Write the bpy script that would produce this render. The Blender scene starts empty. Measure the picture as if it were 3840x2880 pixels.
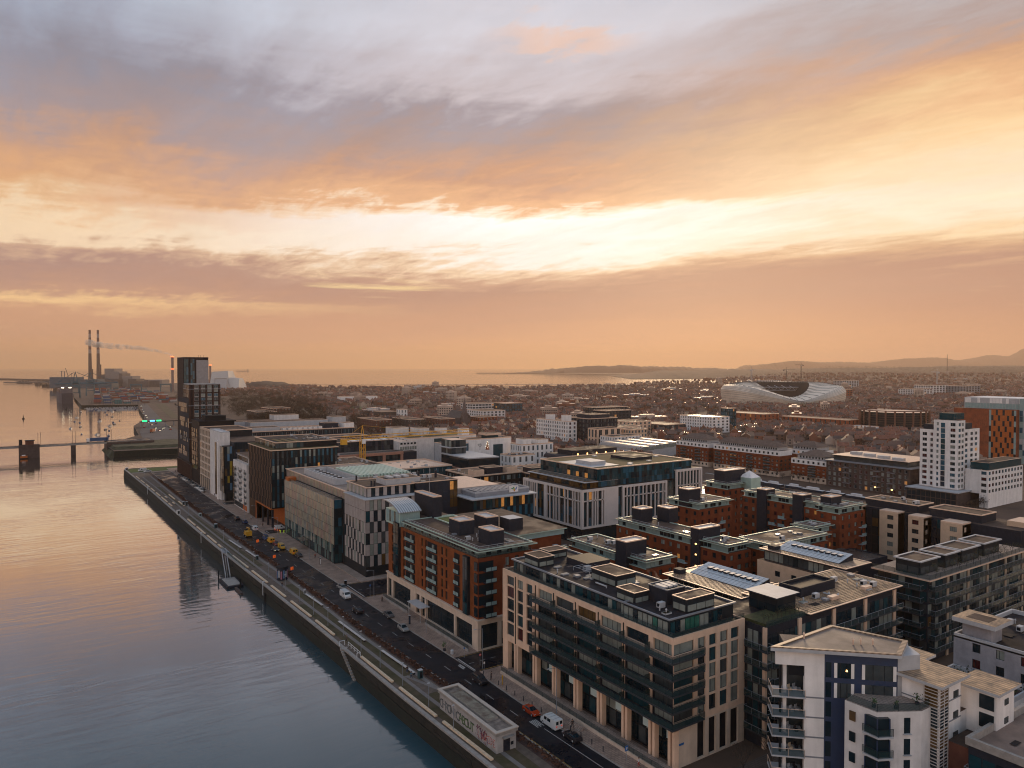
import bpy, math, random
from math import sin, cos, pi, radians, hypot
from mathutils import Vector, Matrix
rnd = random.Random(7)
HAZE_D = 0.000052
DENOISE = True
S = bpy.context.scene
COL = S.collection

# ------------------------------------------------------------------ camera
AZ, PT, EYE = 0.591362, 0.021895, 70.0
cam = bpy.data.cameras.new('camera'); co = bpy.data.objects.new('camera', cam); COL.objects.link(co)
co.location = (0, 0, EYE); co.rotation_euler = (pi/2 - PT, 0, -AZ)
cam.sensor_width = 36; cam.lens = 36*2740/3840; cam.clip_start = 1; cam.clip_end = 90000
S.camera = co
FW = Vector((sin(AZ), cos(AZ), 0)); RT = Vector((cos(AZ), -sin(AZ), 0))
def vp(lat, dep, z=0):            # lateral / depth metres seen from the drone -> world
    p = FW*dep + RT*lat
    return (p.x, p.y, z)

# ------------------------------------------------------------------ world
def lin(c):
    return tuple(((x/255)/12.92 if x/255 <= .04045 else ((x/255+.055)/1.055)**2.4) for x in c) + (1,)
W = bpy.data.worlds.new('World'); S.world = W; W.use_nodes = True
nt = W.node_tree; N = nt.nodes; L = nt.links; N.clear()
def mth(op, a, b=None, c=None, clamp=False):
    n = N.new('ShaderNodeMath'); n.operation = op; n.use_clamp = clamp
    for i, v in enumerate((a, b, c)):
        if v is None: continue
        if isinstance(v, (int, float)): n.inputs[i].default_value = v
        else: L.new(v, n.inputs[i])
    return n.outputs[0]
def vdot(a, v):
    n = N.new('ShaderNodeVectorMath'); n.operation = 'DOT_PRODUCT'; L.new(a, n.inputs[0]); n.inputs[1].default_value = v
    return n.outputs['Value']
def ramp(fac, stops, scale=1.0):
    n = N.new('ShaderNodeValToRGB'); e = n.color_ramp.elements
    while len(e) < len(stops): e.new(0.5)
    for i, (p, c) in enumerate(stops):
        e[i].position = p/scale; e[i].color = lin(c)
    L.new(fac, n.inputs[0]); return n.outputs[0]
def mixc(f, a, b, mode='MIX'):
    n = N.new('ShaderNodeMix'); n.data_type = 'RGBA'; n.blend_type = mode
    for i, v in ((0, f), (6, a), (7, b)):
        if isinstance(v, (int, float)): n.inputs[i].default_value = v
        elif isinstance(v, tuple): n.inputs[i].default_value = v
        else: L.new(v, n.inputs[i])
    return n.outputs[2]
def noise(vec, scale, detail=6, rough=.55, dist=0.0):
    n = N.new('ShaderNodeTexNoise'); L.new(vec, n.inputs['Vector']); n.inputs['Scale'].default_value = scale
    n.inputs['Detail'].default_value = detail; n.inputs['Roughness'].default_value = rough; n.inputs['Distortion'].default_value = dist
    return n.outputs[0]
def comb(x, y, z=0.0):
    n = N.new('ShaderNodeCombineXYZ')
    for i, v in enumerate((x, y, z)):
        if isinstance(v, (int, float)): n.inputs[i].default_value = v
        else: L.new(v, n.inputs[i])
    return n.outputs[0]
tc = N.new('ShaderNodeTexCoord').outputs['Generated']
f_ = vdot(tc, tuple(FW)); r_ = vdot(tc, tuple(RT)); z_ = vdot(tc, (0, 0, 1))
az = mth('ARCTAN2', r_, f_)
hz = mth('SQRT', mth('SUBTRACT', 1.0, mth('MULTIPLY', z_, z_)))
v0 = mth('DIVIDE', z_, mth('MAXIMUM', hz, .02))
# cloud sheet seen in perspective (planar projection) and flat streaks
pz = mth('ADD', mth('MAXIMUM', z_, 0.0), .09)
qr = mth('DIVIDE', r_, pz); qf = mth('DIVIDE', f_, pz)
along = mth('ADD', mth('MULTIPLY', qr, -.64), mth('MULTIPLY', qf, .77)); across = mth('ADD', mth('MULTIPLY', qr, .77), mth('MULTIPLY', qf, .64))
warp = noise(comb(mth('MULTIPLY', along, .42), mth('MULTIPLY', across, .9), 0.0), .8, 5, .55, .5)
fine = noise(comb(mth('MULTIPLY', along, .55), mth('MULTIPLY', across, 1.7), 3.0), 1.5, 12, .62, .35)
streak = noise(comb(mth('MULTIPLY', az, 2.2), mth('MULTIPLY', v0, 24.0), 5.0), 1.15, 7, .62, .5)
streak2 = noise(comb(mth('MULTIPLY', az, 3.0), mth('MULTIPLY', v0, 75.0), 9.0), 1.0, 4, .55, .3)
sub = lambda a: mth('SUBTRACT', a, .5)
micro = noise(comb(mth('MULTIPLY', along, 1.1), mth('MULTIPLY', across, 2.2), 8.0), 4.5, 9, .66, .5)
hi = mth('MULTIPLY', v0, 3.0, clamp=True)
vw = mth('ADD', v0, mth('MULTIPLY', sub(warp), mth('MULTIPLY', hi, .14)))
vw = mth('ADD', vw, mth('MULTIPLY', sub(fine), mth('MULTIPLY', hi, .14)))
vw = mth('ADD', vw, mth('MULTIPLY', sub(streak), mth('MULTIPLY', mth('MULTIPLY', v0, 12.0, clamp=True), .085)))
vw = mth('ADD', vw, mth('MULTIPLY', sub(streak2), mth('MULTIPLY', mth('MULTIPLY', v0, 12.0, clamp=True), .02)))
vw = mth('ADD', vw, mth('MULTIPLY', sub(micro), mth('MULTIPLY', hi, .10)))
vw = mth('MAXIMUM', vw, 0.0)
TOP = [(.62, (178, 182, 194)), (1.0, (154, 164, 182))]
SL = ramp(vw, [(0, (232, 170, 96)), (.018, (222, 162, 106)), (.04, (206, 154, 120)), (.062, (206, 154, 122)), (.078, (248, 204, 146)), (.09, (194, 148, 124)), (.125, (170, 134, 124)), (.14, (206, 168, 140)), (.152, (242, 212, 176)), (.166, (244, 214, 176)), (.180, (234, 190, 144)), (.205, (222, 168, 122)), (.24, (200, 156, 128)), (.28, (162, 146, 148)), (.34, (144, 144, 158)), (.40, (156, 164, 182)), (.47, (168, 180, 196))] + TOP)
SC = ramp(vw, [(0, (230, 170, 104)), (.018, (224, 164, 110)), (.04, (208, 154, 122)), (.075, (190, 142, 120)), (.11, (178, 136, 120)), (.128, (202, 160, 134)), (.142, (244, 212, 176)), (.156, (255, 246, 234)), (.195, (255, 254, 250)), (.210, (255, 234, 206)), (.222, (236, 182, 136)), (.255, (206, 156, 124)), (.30, (176, 148, 138)), (.345, (158, 148, 154)), (.39, (194, 184, 188)), (.47, (206, 204, 212))] + TOP)
SR = ramp(vw, [(0, (202, 144, 110)), (.035, (202, 148, 116)), (.075, (188, 140, 118)), (.11, (184, 140, 120)), (.135, (216, 172, 134)), (.158, (250, 216, 170)), (.19, (255, 236, 206)), (.245, (255, 226, 182)), (.285, (246, 206, 154)), (.33, (228, 178, 132)), (.37, (204, 158, 126)), (.41, (174, 154, 148)), (.47, (180, 174, 176))] + TOP)
BK = ramp(mth('MAXIMUM', v0, 0.0), [(0, (255, 222, 192)), (.12, (255, 222, 198)), (.3, (224, 214, 212)), (.6, (160, 180, 198)), (1.0, (130, 160, 186))])
def sstep(x, a, b):
    n = N.new('ShaderNodeMapRange'); n.interpolation_type = 'SMOOTHSTEP'; L.new(x, n.inputs[0]); n.inputs[1].default_value = a; n.inputs[2].default_value = b
    return n.outputs[0]
sky = mixc(sstep(az, -.62, -.02), SL, SC)
sky = mixc(sstep(az, .02, .60), sky, SR)
# bright blushes high up and mottling of the cloud sheet
mott = mth('ADD', .65, mth('MULTIPLY', fine, .70))
mottw = mixc(mth('MULTIPLY', hi, .9), (1, 1, 1, 1), comb(mth('ADD', .70, mth('MULTIPLY', fine, .62)), mott, mth('ADD', .62, mth('MULTIPLY', fine, .76))))
sky = mixc(1.0, sky, mottw, 'MULTIPLY')
slit = mth('MULTIPLY', sstep(streak, .60, .72), mth('MULTIPLY', sstep(v0, .03, .06), mth('SUBTRACT', 1.0, sstep(v0, .10, .14))))
sky = mixc(mth('MULTIPLY', slit, .8), sky, lin((255, 224, 160)))
backf = sstep(mth('ABSOLUTE', az), .95, 2.2)
blob = mth('MULTIPLY', mth('SUBTRACT', 1.0, sstep(mth('ABSOLUTE', mth('SUBTRACT', az, .07)), .02, .13)), mth('SUBTRACT', 1.0, sstep(mth('ABSOLUTE', mth('SUBTRACT', vw, .452)), .004, .03)))
sky = mixc(mth('MULTIPLY', blob, .45), sky, lin((246, 186, 140)))
sky = mixc(1.0, sky, (.88, .88, .88, 1), 'MULTIPLY')
sky = mixc(backf, sky, BK)
nish = N.new('ShaderNodeTexSky'); nish.sky_type = 'NISHITA'; nish.sun_disc = False
SUN_AZ, SUN_EL = AZ + .25, radians(11)
nish.sun_elevation = SUN_EL; nish.sun_rotation = SUN_AZ
bg1 = N.new('ShaderNodeBackground'); L.new(sky, bg1.inputs[0]); bg1.inputs[1].default_value = .97
bg2 = N.new('ShaderNodeBackground'); L.new(nish.outputs[0], bg2.inputs[0]); bg2.inputs[1].default_value = .003
ad = N.new('ShaderNodeAddShader'); L.new(bg1.outputs[0], ad.inputs[0]); L.new(bg2.outputs[0], ad.inputs[1])
wo = N.new('ShaderNodeOutputWorld'); L.new(ad.outputs[0], wo.inputs[0])
W.cycles.sampling_method = 'MANUAL'; W.cycles.sample_map_resolution = 512

sl = bpy.data.lights.new('sun', 'SUN'); sl.energy = 1.8; sl.angle = radians(12); sl.color = (1, .72, .45)
so = bpy.data.objects.new('sun', sl); COL.objects.link(so)
so.rotation_euler = (pi/2 - SUN_EL, 0, -SUN_AZ + pi)
S.view_settings.view_transform = 'Standard'; S.view_settings.look = 'None'
S.view_settings.exposure = 0.3; S.view_settings.gamma = 1.0
S.cycles.max_bounces = 5; S.cycles.diffuse_bounces = 2; S.cycles.glossy_bounces = 3; S.cycles.transparent_max_bounces = 8
S.cycles.transmission_bounces = 2; S.cycles.volume_bounces = 0; S.cycles.use_denoising = DENOISE
S.cycles.caustics_reflective = False; S.cycles.caustics_refractive = False
S.cycles.use_adaptive_sampling = True; S.cycles.adaptive_threshold = .012; S.cycles.filter_width = 1.1

# ------------------------------------------------------------------ materials
MATS = {}
def mat(name, col, rough=.8, metal=0.0, var=.15, vs=.6, bump=0.0, bs=4.0, spec=.5, emit=None, es=0.0, alpha=1.0, ior=1.5, obj=False, kind=None, col2=None):
    if name in MATS: return MATS[name]
    m = bpy.data.materials.new(name); m.use_nodes = True; t = m.node_tree; n = t.nodes; l = t.links
    b = n['Principled BSDF']; b.inputs['Roughness'].default_value = rough; b.inputs['Metallic'].default_value = metal
    b.inputs['Specular IOR Level'].default_value = spec; b.inputs['IOR'].default_value = ior
    c = tuple(col) + (1,)
    b.inputs['Base Color'].default_value = c
    if var or kind or bump:
        g = n.new('ShaderNodeTexCoord' if obj else 'ShaderNodeNewGeometry'); src = g.outputs['Object' if obj else 'Position']
        if var:
            z = n.new('ShaderNodeTexNoise'); z.inputs['Scale'].default_value = vs; z.inputs['Detail'].default_value = 8; z.inputs['Roughness'].default_value = .65
            l.new(src, z.inputs['Vector'])
            x = n.new('ShaderNodeMix'); x.data_type = 'RGBA'
            c2 = tuple(col2)+(1,) if col2 else tuple(min(1, k*(1+var)) for k in col) + (1,)
            c1 = c if col2 else tuple(k*(1-var) for k in col) + (1,)
            x.inputs[6].default_value = c1; x.inputs[7].default_value = c2
            r = n.new('ShaderNodeMapRange'); r.inputs[1].default_value = .33; r.inputs[2].default_value = .67; l.new(z.outputs[0], r.inputs[0])
            l.new(r.outputs[0], x.inputs[0]); out = x.outputs[2]
            if kind == 'brick':
                k = n.new('ShaderNodeTexWave'); k.wave_type = 'BANDS'; k.bands_direction = 'Z'; k.inputs['Scale'].default_value = 2.2; l.new(src, k.inputs['Vector'])
                y = n.new('ShaderNodeMix'); y.data_type = 'RGBA'; y.blend_type = 'MULTIPLY'; y.inputs[0].default_value = .22
                l.new(out, y.inputs[6]); l.new(k.outputs['Color'], y.inputs[7]); out = y.outputs[2]
            if kind == 'streak':
                mp = n.new('ShaderNodeMapping'); mp.inputs['Scale'].default_value = (.9, .9, .12); l.new(src, mp.inputs[0])
                k = n.new('ShaderNodeTexNoise'); k.inputs['Scale'].default_value = 1.0; k.inputs['Detail'].default_value = 5; l.new(mp.outputs[0], k.inputs['Vector'])
                rr = n.new('ShaderNodeMapRange'); rr.inputs[1].default_value = .35; rr.inputs[2].default_value = .7; rr.inputs[3].default_value = .88; rr.inputs[4].default_value = 1.04; l.new(k.outputs[0], rr.inputs[0])
                y = n.new('ShaderNodeMix'); y.data_type = 'RGBA'; y.blend_type = 'MULTIPLY'; y.inputs[0].default_value = 1
                l.new(out, y.inputs[6]); l.new(rr.outputs[0], y.inputs[7]); out = y.outputs[2]
            if kind in ('ribsX', 'ribsY'):
                k = n.new('ShaderNodeTexWave'); k.wave_type = 'BANDS'; k.bands_direction = kind[-1]; k.inputs['Scale'].default_value = .42; l.new(src, k.inputs['Vector'])
                y = n.new('ShaderNodeMix'); y.data_type = 'RGBA'; y.blend_type = 'MULTIPLY'; y.inputs[0].default_value = .55
                l.new(out, y.inputs[6]); l.new(k.outputs['Color'], y.inputs[7]); out = y.outputs[2]
            if kind == 'pavers':
                k = n.new('ShaderNodeTexBrick'); k.inputs['Scale'].default_value = .55; k.inputs['Color1'].default_value = (1, 1, 1, 1); k.inputs['Color2'].default_value = (.78, .76, .76, 1); k.inputs['Mortar'].default_value = (.45, .45, .45, 1); k.inputs['Mortar Size'].default_value = .03
                l.new(src, k.inputs['Vector'])
                y = n.new('ShaderNodeMix'); y.data_type = 'RGBA'; y.blend_type = 'MULTIPLY'; y.inputs[0].default_value = .8
                l.new(out, y.inputs[6]); l.new(k.outputs['Color'], y.inputs[7]); out = y.outputs[2]
            l.new(out, b.inputs['Base Color'])
            if kind in ('wet', 'felt'):
                # wet patches: low roughness islands
                k = n.new('ShaderNodeTexNoise'); k.inputs['Scale'].default_value = .22 if kind == 'felt' else .12; k.inputs['Detail'].default_value = 5; l.new(src, k.inputs['Vector'])
                rr = n.new('ShaderNodeMapRange'); rr.inputs[1].default_value = .48; rr.inputs[2].default_value = .6; rr.inputs[3].default_value = rough; rr.inputs[4].default_value = .62 if kind == 'felt' else .25
                l.new(k.outputs[0], rr.inputs[0]); l.new(rr.outputs[0], b.inputs['Roughness'])
        if bump:
            z = n.new('ShaderNodeTexNoise'); z.inputs['Scale'].default_value = bs; z.inputs['Detail'].default_value = 5; l.new(src, z.inputs['Vector'])
            u = n.new('ShaderNodeBump'); u.inputs['Strength'].default_value = bump; u.inputs['Distance'].default_value = .1; l.new(z.outputs[0], u.inputs['Height']); l.new(u.outputs[0], b.inputs['Normal'])
    if emit: b.inputs['Emission Color'].default_value = tuple(emit) + (1,); b.inputs['Emission Strength'].default_value = es
    b.inputs['Alpha'].default_value = alpha
    MATS[name] = m; return m
cream = mat('cream_render', (.74, .50, .36), .85, var=.10, vs=.35, kind='streak')
beige = mat('beige_brick', (.66, .46, .32), .9, var=.10, vs=.5, kind='brick')
brick = mat('red_brick', (.20, .05, .022), .9, spec=.1, var=.28, vs=.35, kind='brick')
brickd = mat('dark_brick', (.13, .045, .03), .9, var=.3, vs=.4, kind='brick')
brown = mat('brown_brick', (.075, .05, .045), .9, var=.3, vs=.4, kind='brick')
palestone = mat('pale_stone', (.62, .48, .38), .85, var=.1, vs=.4, kind='streak')
white = mat('white_render', (.82, .77, .75), .8, var=.08, vs=.3, kind='streak')
white2 = mat('weathered_white', (.68, .64, .63), .8, var=.12, vs=.4, kind='streak')
pinkstone = mat('terracotta_stone', (.42, .20, .14), .85, var=.12)
mint = mat('mint_metal', (.42, .56, .50), .45, .3, var=.12, vs=.5)
mintw = mat('mint_wall', (.24, .34, .34), .6, var=.12)
slate = mat('dark_slate_cladding', (.018, .021, .032), .7, spec=.2, var=.25, vs=1.2)
navy = mat('navy_cladding', (.010, .018, .034), .55, spec=.3, var=.3, vs=.8)
black = mat('black_metal', (.007, .009, .013), .6, spec=.15, var=.2)
dkmetal = mat('dark_metal', (.010, .015, .021), .6, .0, spec=.2, var=.2)
grey = mat('grey_metal', (.22, .23, .26), .55, .1, var=.12)
lgrey = mat('light_grey', (.42, .42, .44), .6, var=.12)
concrete = mat('concrete', (.30, .27, .25), .9, var=.2, vs=.8)
felt = mat('roof_felt', (.085, .058, .048), .85, spec=.12, var=.35, vs=.3, kind='felt', bump=.2)
feltd = mat('dark_roof_felt', (.026, .023, .027), .85, spec=.12, var=.4, vs=.4, kind='felt', bump=.2)
ribroof = mat('ribbed_metal_roof', (.11, .08, .065), .5, .1, var=.35, vs=.5, col2=(.72, .46, .27), kind='ribsX')  # golden second colour paints patches of sky reflection onto the metal
ribroofY = mat('ribbed_metal_roof_across', (.36, .25, .18), .5, .1, var=.25, vs=.35, kind='ribsY')
greenroof = mat('sedum_roof', (.055, .052, .014), .95, var=.5, vs=.25, col2=(.12, .075, .025))
coping = mat('coping', (.72, .50, .37), .5, .1, var=.1)  # bright orange tone paints a rim highlight along roof edges
bronze = mat('bronze_fin', (.40, .24, .15), .35, .5, var=.15)
orange = mat('orange_panel', (.42, .10, .012), .7, var=.15)
rust = mat('rust_cladding', (.26, .062, .02), .7, var=.35, vs=.25)
timber = mat('pale_timber', (.62, .47, .33), .8, var=.2, vs=1.5)
slab = mat('slab_edge', (.026, .032, .042), .6, var=.15)
zinc = mat('zinc_roof', (.50, .54, .57), .35, .5, var=.1, kind='ribsX')
slateroof = mat('slate_roof', (.075, .055, .048), .7, var=.3, vs=.4)
slateroof2 = mat('brown_slate_roof', (.12, .075, .055), .7, var=.3, vs=.4)
def glassm(name, col, rough=.1, ior=1.6, var=.25, **k): return mat(name, col, rough, 0, var=var, vs=.4, ior=ior, spec=.3, **k)
GD = glassm('glass_dark', (.006, .018, .027)); GT = glassm('glass_teal', (.008, .045, .06)); GB = glassm('glass_blue', (.02, .085, .13))
GP = glassm('glass_curtained', (.22, .24, .22), .2, 1.5); GG = glassm('glass_grey', (.05, .06, .065)); GR = glassm('glass_green', (.03, .13, .10))
GM = glassm('glass_maroon', (.06, .012, .016)); GA = glassm('glass_amber', (.10, .055, .02))
LIT = mat('lit_window', (.3, .14, .04), .4, emit=(1, .40, .09), es=.22, var=.6, vs=1.5)
LITB = mat('lamp_glow', (.8, .5, .2), .4, emit=(1, .55, .18), es=3.0, var=0)
LITW = mat('white_lamp_glow', (.8, .8, .8), .4, emit=(1, .86, .6), es=5.0, var=0)
LITR = mat('red_lamp_glow', (.8, .1, .05), .4, emit=(1, .12, .03), es=4.0, var=0)
LITG = mat('green_sign_glow', (.05, .6, .2), .4, emit=(.02, 1, .28), es=1.5, var=0)
railg = mat('rail_glass', (.02, .05, .055), .12, var=0, alpha=.62)
VIEWG = [GD, GD, GT, GG, GP, GD, GM]

# ------------------------------------------------------------------ mesh builder
ORG = {}
class MB:
    def __init__(s): s.v = []; s.f = []; s.m = []
    def quad(s, p, m=0):
        i = len(s.v); s.v += [tuple(q) for q in p]; s.f.append(tuple(range(i, i+len(p)))); s.m.append(m)
    def box(s, x0, x1, y0, y1, z0, z1, m=0, top=None):
        i = len(s.v)
        s.v += [(x0,y0,z0),(x1,y0,z0),(x1,y1,z0),(x0,y1,z0),(x0,y0,z1),(x1,y0,z1),(x1,y1,z1),(x0,y1,z1)]
        for k, q in enumerate(((0,3,2,1),(4,5,6,7),(0,1,5,4),(1,2,6,5),(2,3,7,6),(3,0,4,7))):
            s.f.append(tuple(i+j for j in q)); s.m.append(top if (k == 1 and top is not None) else m)
        return s
    def obox(s, c, ax, w, d, z0, z1, m=0, top=None):      # oriented box: centre c, axis angle ax, width along axis, depth across
        ux, uy = cos(ax), sin(ax); i = len(s.v)
        for z in (z0, z1):
            for a, b in ((-1,-1),(1,-1),(1,1),(-1,1)):
                s.v.append((c[0]+ux*a*w/2-uy*b*d/2, c[1]+uy*a*w/2+ux*b*d/2, z))
        for k, q in enumerate(((0,3,2,1),(4,5,6,7),(0,1,5,4),(1,2,6,5),(2,3,7,6),(3,0,4,7))):
            s.f.append(tuple(i+j for j in q)); s.m.append(top if (k == 1 and top is not None) else m)
        return s
    def prism(s, pts, z0, z1, m=0, top=None):
        n = len(pts); i = len(s.v)
        s.v += [(p[0], p[1], z0) for p in pts] + [(p[0], p[1], z1) for p in pts]
        for k in range(n): s.f.append((i+k, i+(k+1)%n, i+n+(k+1)%n, i+n+k)); s.m.append(m)
        s.f.append(tuple(i+n+k for k in range(n))); s.m.append(m if top is None else top)
        s.f.append(tuple(i+n-1-k for k in range(n))); s.m.append(m)
        return s
    def cyl(s, x, y, z0, z1, r, n=8, m=0, r2=None, top=None):
        r2 = r if r2 is None else r2; i = len(s.v)
        s.v += [(x+r*cos(2*pi*k/n), y+r*sin(2*pi*k/n), z0) for k in range(n)] + [(x+r2*cos(2*pi*k/n), y+r2*sin(2*pi*k/n), z1) for k in range(n)]
        for k in range(n): s.f.append((i+k, i+(k+1)%n, i+n+(k+1)%n, i+n+k)); s.m.append(m)
        s.f.append(tuple(i+n+k for k in range(n))); s.m.append(m if top is None else top); s.f.append(tuple(i+n-1-k for k in range(n))); s.m.append(m)
        return s
    def bar(s, p, q, r=.05, m=0, n=4):
        p = Vector(p); q = Vector(q); d = (q-p)
        if d.length < 1e-6: return s
        d.normalize(); a = d.orthogonal().normalized(); b = d.cross(a); i = len(s.v)
        for o in (p, q):
            for k in range(n):
                t = 2*pi*(k+.5)/n; s.v.append(tuple(o+a*(r*cos(t))+b*(r*sin(t))))
        for k in range(n): s.f.append((i+k, i+(k+1)%n, i+n+(k+1)%n, i+n+k)); s.m.append(m)
        s.f.append(tuple(i+n-1-k for k in range(n))); s.m.append(m); s.f.append(tuple(i+n+k for k in range(n))); s.m.append(m)
        return s
    def mesh(s, name, mats, org=(0,0,0), smooth=False):
        me = bpy.data.meshes.new(name); ox, oy, oz = org
        me.from_pydata([(a-ox, b-oy, c-oz) for a, b, c in s.v], [], s.f)
        for m in (mats if isinstance(mats, (list, tuple)) else [mats]): me.materials.append(m)
        if any(s.m): me.polygons.foreach_set('material_index', s.m)
        if smooth: me.polygons.foreach_set('use_smooth', [True]*len(s.f))
        me.update(); return me
    def build(s, name, mats, parent=None, smooth=False, org=None, **props):
        o0 = org or (ORG[parent.name] if parent else (0,0,0))
        o = bpy.data.objects.new(name, s.mesh(name, mats, o0, smooth)); COL.objects.link(o)
        if parent: o.parent = parent; ORG[o.name] = o0
        else:
            o.location = o0; ORG[o.name] = o0
        for k, v in props.items(): o[k] = v
        return o
def thing(name, label, cat, loc=(0,0,0), group=None, rz=0):
    o = bpy.data.objects.new(name, None); COL.objects.link(o); o.location = loc; o.rotation_euler = (0,0,rz)
    o['label'] = label; o['category'] = cat
    if group: o['group'] = group
    ORG[o.name] = tuple(loc); return o
def tag(o, label, cat, group=None):
    o['label'] = label; o['category'] = cat
    if group: o['group'] = group
    return o
def inst(name, me, parent, p, rz=0, sc=None, **props):
    o = bpy.data.objects.new(name, me); COL.objects.link(o)
    if parent:
        g = ORG[parent.name]; o.parent = parent; o.location = (p[0]-g[0], p[1]-g[1], p[2]-g[2])
    else: o.location = p
    o.rotation_euler = (0,0,rz)
    if sc: o.scale = sc
    ORG[o.name] = tuple(p)
    for k, v in props.items(): o[k] = v
    return o
def struct(name, mb, m, org=None): return mb.build(name, m, kind='structure', org=org)
def copytree(o, parent=None):
    c = o.copy(); COL.objects.link(c); c.parent = parent
    for ch in list(o.children): copytree(ch, c)
    return c

# ------------------------------------------------------------------ facade kit
PATCH = mat('patched_felt', (.15, .11, .09), .8, spec=.15, var=.3); PATCH2 = mat('dark_patch', (.025, .022, .024), .8, spec=.15, var=.3)
RZ = {'S': 0, 'W': -pi/2, 'N': pi, 'E': pi/2}
def FP(face, c):
    return {'W': lambda a, z, d=0: (c+d, a, z), 'E': lambda a, z, d=0: (c-d, a, z),
            'S': lambda a, z, d=0: (a, c+d, z), 'N': lambda a, z, d=0: (a, c-d, z)}[face]
WC = {}
def rk(x): return round(x*20)/20
def winmesh(w, h, g, frame=None, mull=1, tr=0, fr=.07, proud=.05):
    key = (rk(w), rk(h), g.name, frame.name if frame else '', mull, tr, fr)
    if key in WC: return WC[key]
    w, h = key[0], key[1]; b = MB()
    b.quad([(-w/2, 0, 0), (w/2, 0, 0), (w/2, 0, h), (-w/2, 0, h)], 0)
    if frame:
        for x0, x1, z0, z1 in ((-w/2, -w/2+fr, 0, h), (w/2-fr, w/2, 0, h), (-w/2+fr, w/2-fr, 0, fr), (-w/2+fr, w/2-fr, h-fr, h)): b.box(x0, x1, -proud, .01, z0, z1, 1)
        for k in range(mull):
            x = -w/2 + w*(k+1)/(mull+1) if mull > 1 else -w/2 + w*.36
            b.box(x-fr*.4, x+fr*.4, -proud*.8, .01, fr, h-fr, 1)
        for k in range(tr):
            z = h*(k+1)/(tr+1); b.box(-w/2+fr, w/2-fr, -proud*.7, .01, z-fr*.4, z+fr*.4, 1)
    me = b.mesh('window', [g, frame or g]); WC[key] = me; return me
def wall(root, face, c, a0, a1, z0, z1, cols, rows, m, depth=.28, glass=None, frame=dkmetal, name='wall', skip=None, mull=1, tr=0, lit=.02, stuff=False, wname='window', far=False):
    """masonry face with real openings and a window set back in each"""
    P = FP(face, c); b = MB(); glass = glass or VIEWG
    ab = sorted(set([a0, a1] + [x for q in cols for x in q])); zb = sorted(set([z0, z1] + [x for q in rows for x in q]))
    cset = {(rk(p), rk(q)) for p, q in cols}; rset = {(rk(p), rk(q)) for p, q in rows}
    lst = []
    for j in range(len(zb)-1):
        zr = (rk(zb[j]), rk(zb[j+1])) in rset; run = None
        for i in range(len(ab)-1):
            op = zr and (rk(ab[i]), rk(ab[i+1])) in cset and not (skip and skip(i, j, ab[i], zb[j]))
            if op:
                if run is not None: b.quad([P(run, zb[j]), P(ab[i], zb[j]), P(ab[i], zb[j+1]), P(run, zb[j+1])]); run = None
                u0, u1, w0, w1 = ab[i], ab[i+1], zb[j], zb[j+1]
                for q in (((u0,w0),(u1,w0)), ((u1,w0),(u1,w1)), ((u1,w1),(u0,w1)), ((u0,w1),(u0,w0))):
                    b.quad([P(*q[0]), P(*q[1]), P(*q[1], depth), P(*q[0], depth)])
                lst.append((u0, u1, w0, w1))
            elif run is None: run = ab[i]
        if run is not None: b.quad([P(run, zb[j]), P(ab[-1], zb[j]), P(ab[-1], zb[j+1]), P(run, zb[j+1])])
    o = b.build(name, m, root)
    if stuff:
        q = MB(); gl = list(dict.fromkeys([g.name for g in glass] + ['lit_window']))
        for u0, u1, w0, w1 in lst:
            g = gl.index(LIT.name) if rnd.random() < lit else gl.index(rnd.choice(glass).name)
            q.quad([P(u0, w0, depth-.02), P(u1, w0, depth-.02), P(u1, w1, depth-.02), P(u0, w1, depth-.02)], g)
            um = (u0+u1)/2; q.quad([P(um-.06, w0, depth-.08), P(um+.06, w0, depth-.08), P(um+.06, w1, depth-.08), P(um-.06, w1, depth-.08)], len(gl))
        if lst: q.build('glazing', [bpy.data.materials[x] for x in gl]+[lgrey], root, kind='stuff')
    else:
        for u0, u1, w0, w1 in lst:
            g = LIT if rnd.random() < lit else rnd.choice(glass)
            inst(wname, winmesh(u1-u0, w1-w0, g, frame, mull, tr), root, P((u0+u1)/2, w0, depth-.03), RZ[face])
    return o
def even(a0, a1, n, frac=.6):
    s = (a1-a0)/n; return [(a0+s*(i+.5-frac/2), a0+s*(i+.5+frac/2)) for i in range(n)]
def floors(z0, n, fh, sill=.8, head=.5): return [(z0+fh*k+sill, z0+fh*(k+1)-head) for k in range(n)]
PC = {}
def panelmesh(w, h, m, t=.12, name='panel'):
    key = (rk(w), rk(h), m.name, t, name)
    if key not in PC:
        b = MB(); b.box(-key[0]/2, key[0]/2, -t, 0, 0, key[1]); PC[key] = b.mesh(name, m)
    return PC[key]
def panels(root, face, c, a0, a1, na, z0, z1, nz, fn, gap=.1, t=.12, name='glass_panel', vgap=None, stuff=False):
    P = FP(face, c); sa = (a1-a0)/na; sz = (z1-z0)/nz; vgap = gap if vgap is None else vgap
    q = MB(); ml = []
    for j in range(nz):
        for i in range(na):
            r = fn(i, j)
            if r is None: continue
            m, nm = r if isinstance(r, tuple) else (r, name)
            if stuff:
                if m not in ml: ml.append(m)
                w = sa-gap; h = sz-vgap; x = a0+sa*(i+.5); z = z0+sz*j+vgap/2
                A, B = P(x-w/2, z, -t), P(x+w/2, z+h, 0)
                q.box(min(A[0],B[0]), max(A[0],B[0]), min(A[1],B[1]), max(A[1],B[1]), z, z+h, ml.index(m))
            else: inst(nm, panelmesh(sa-gap, sz-vgap, m, t, nm), root, P(a0+sa*(i+.5), z0+sz*j+vgap/2), RZ[face])
    if stuff and ml: q.build(name, ml, root, kind='stuff')
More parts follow.
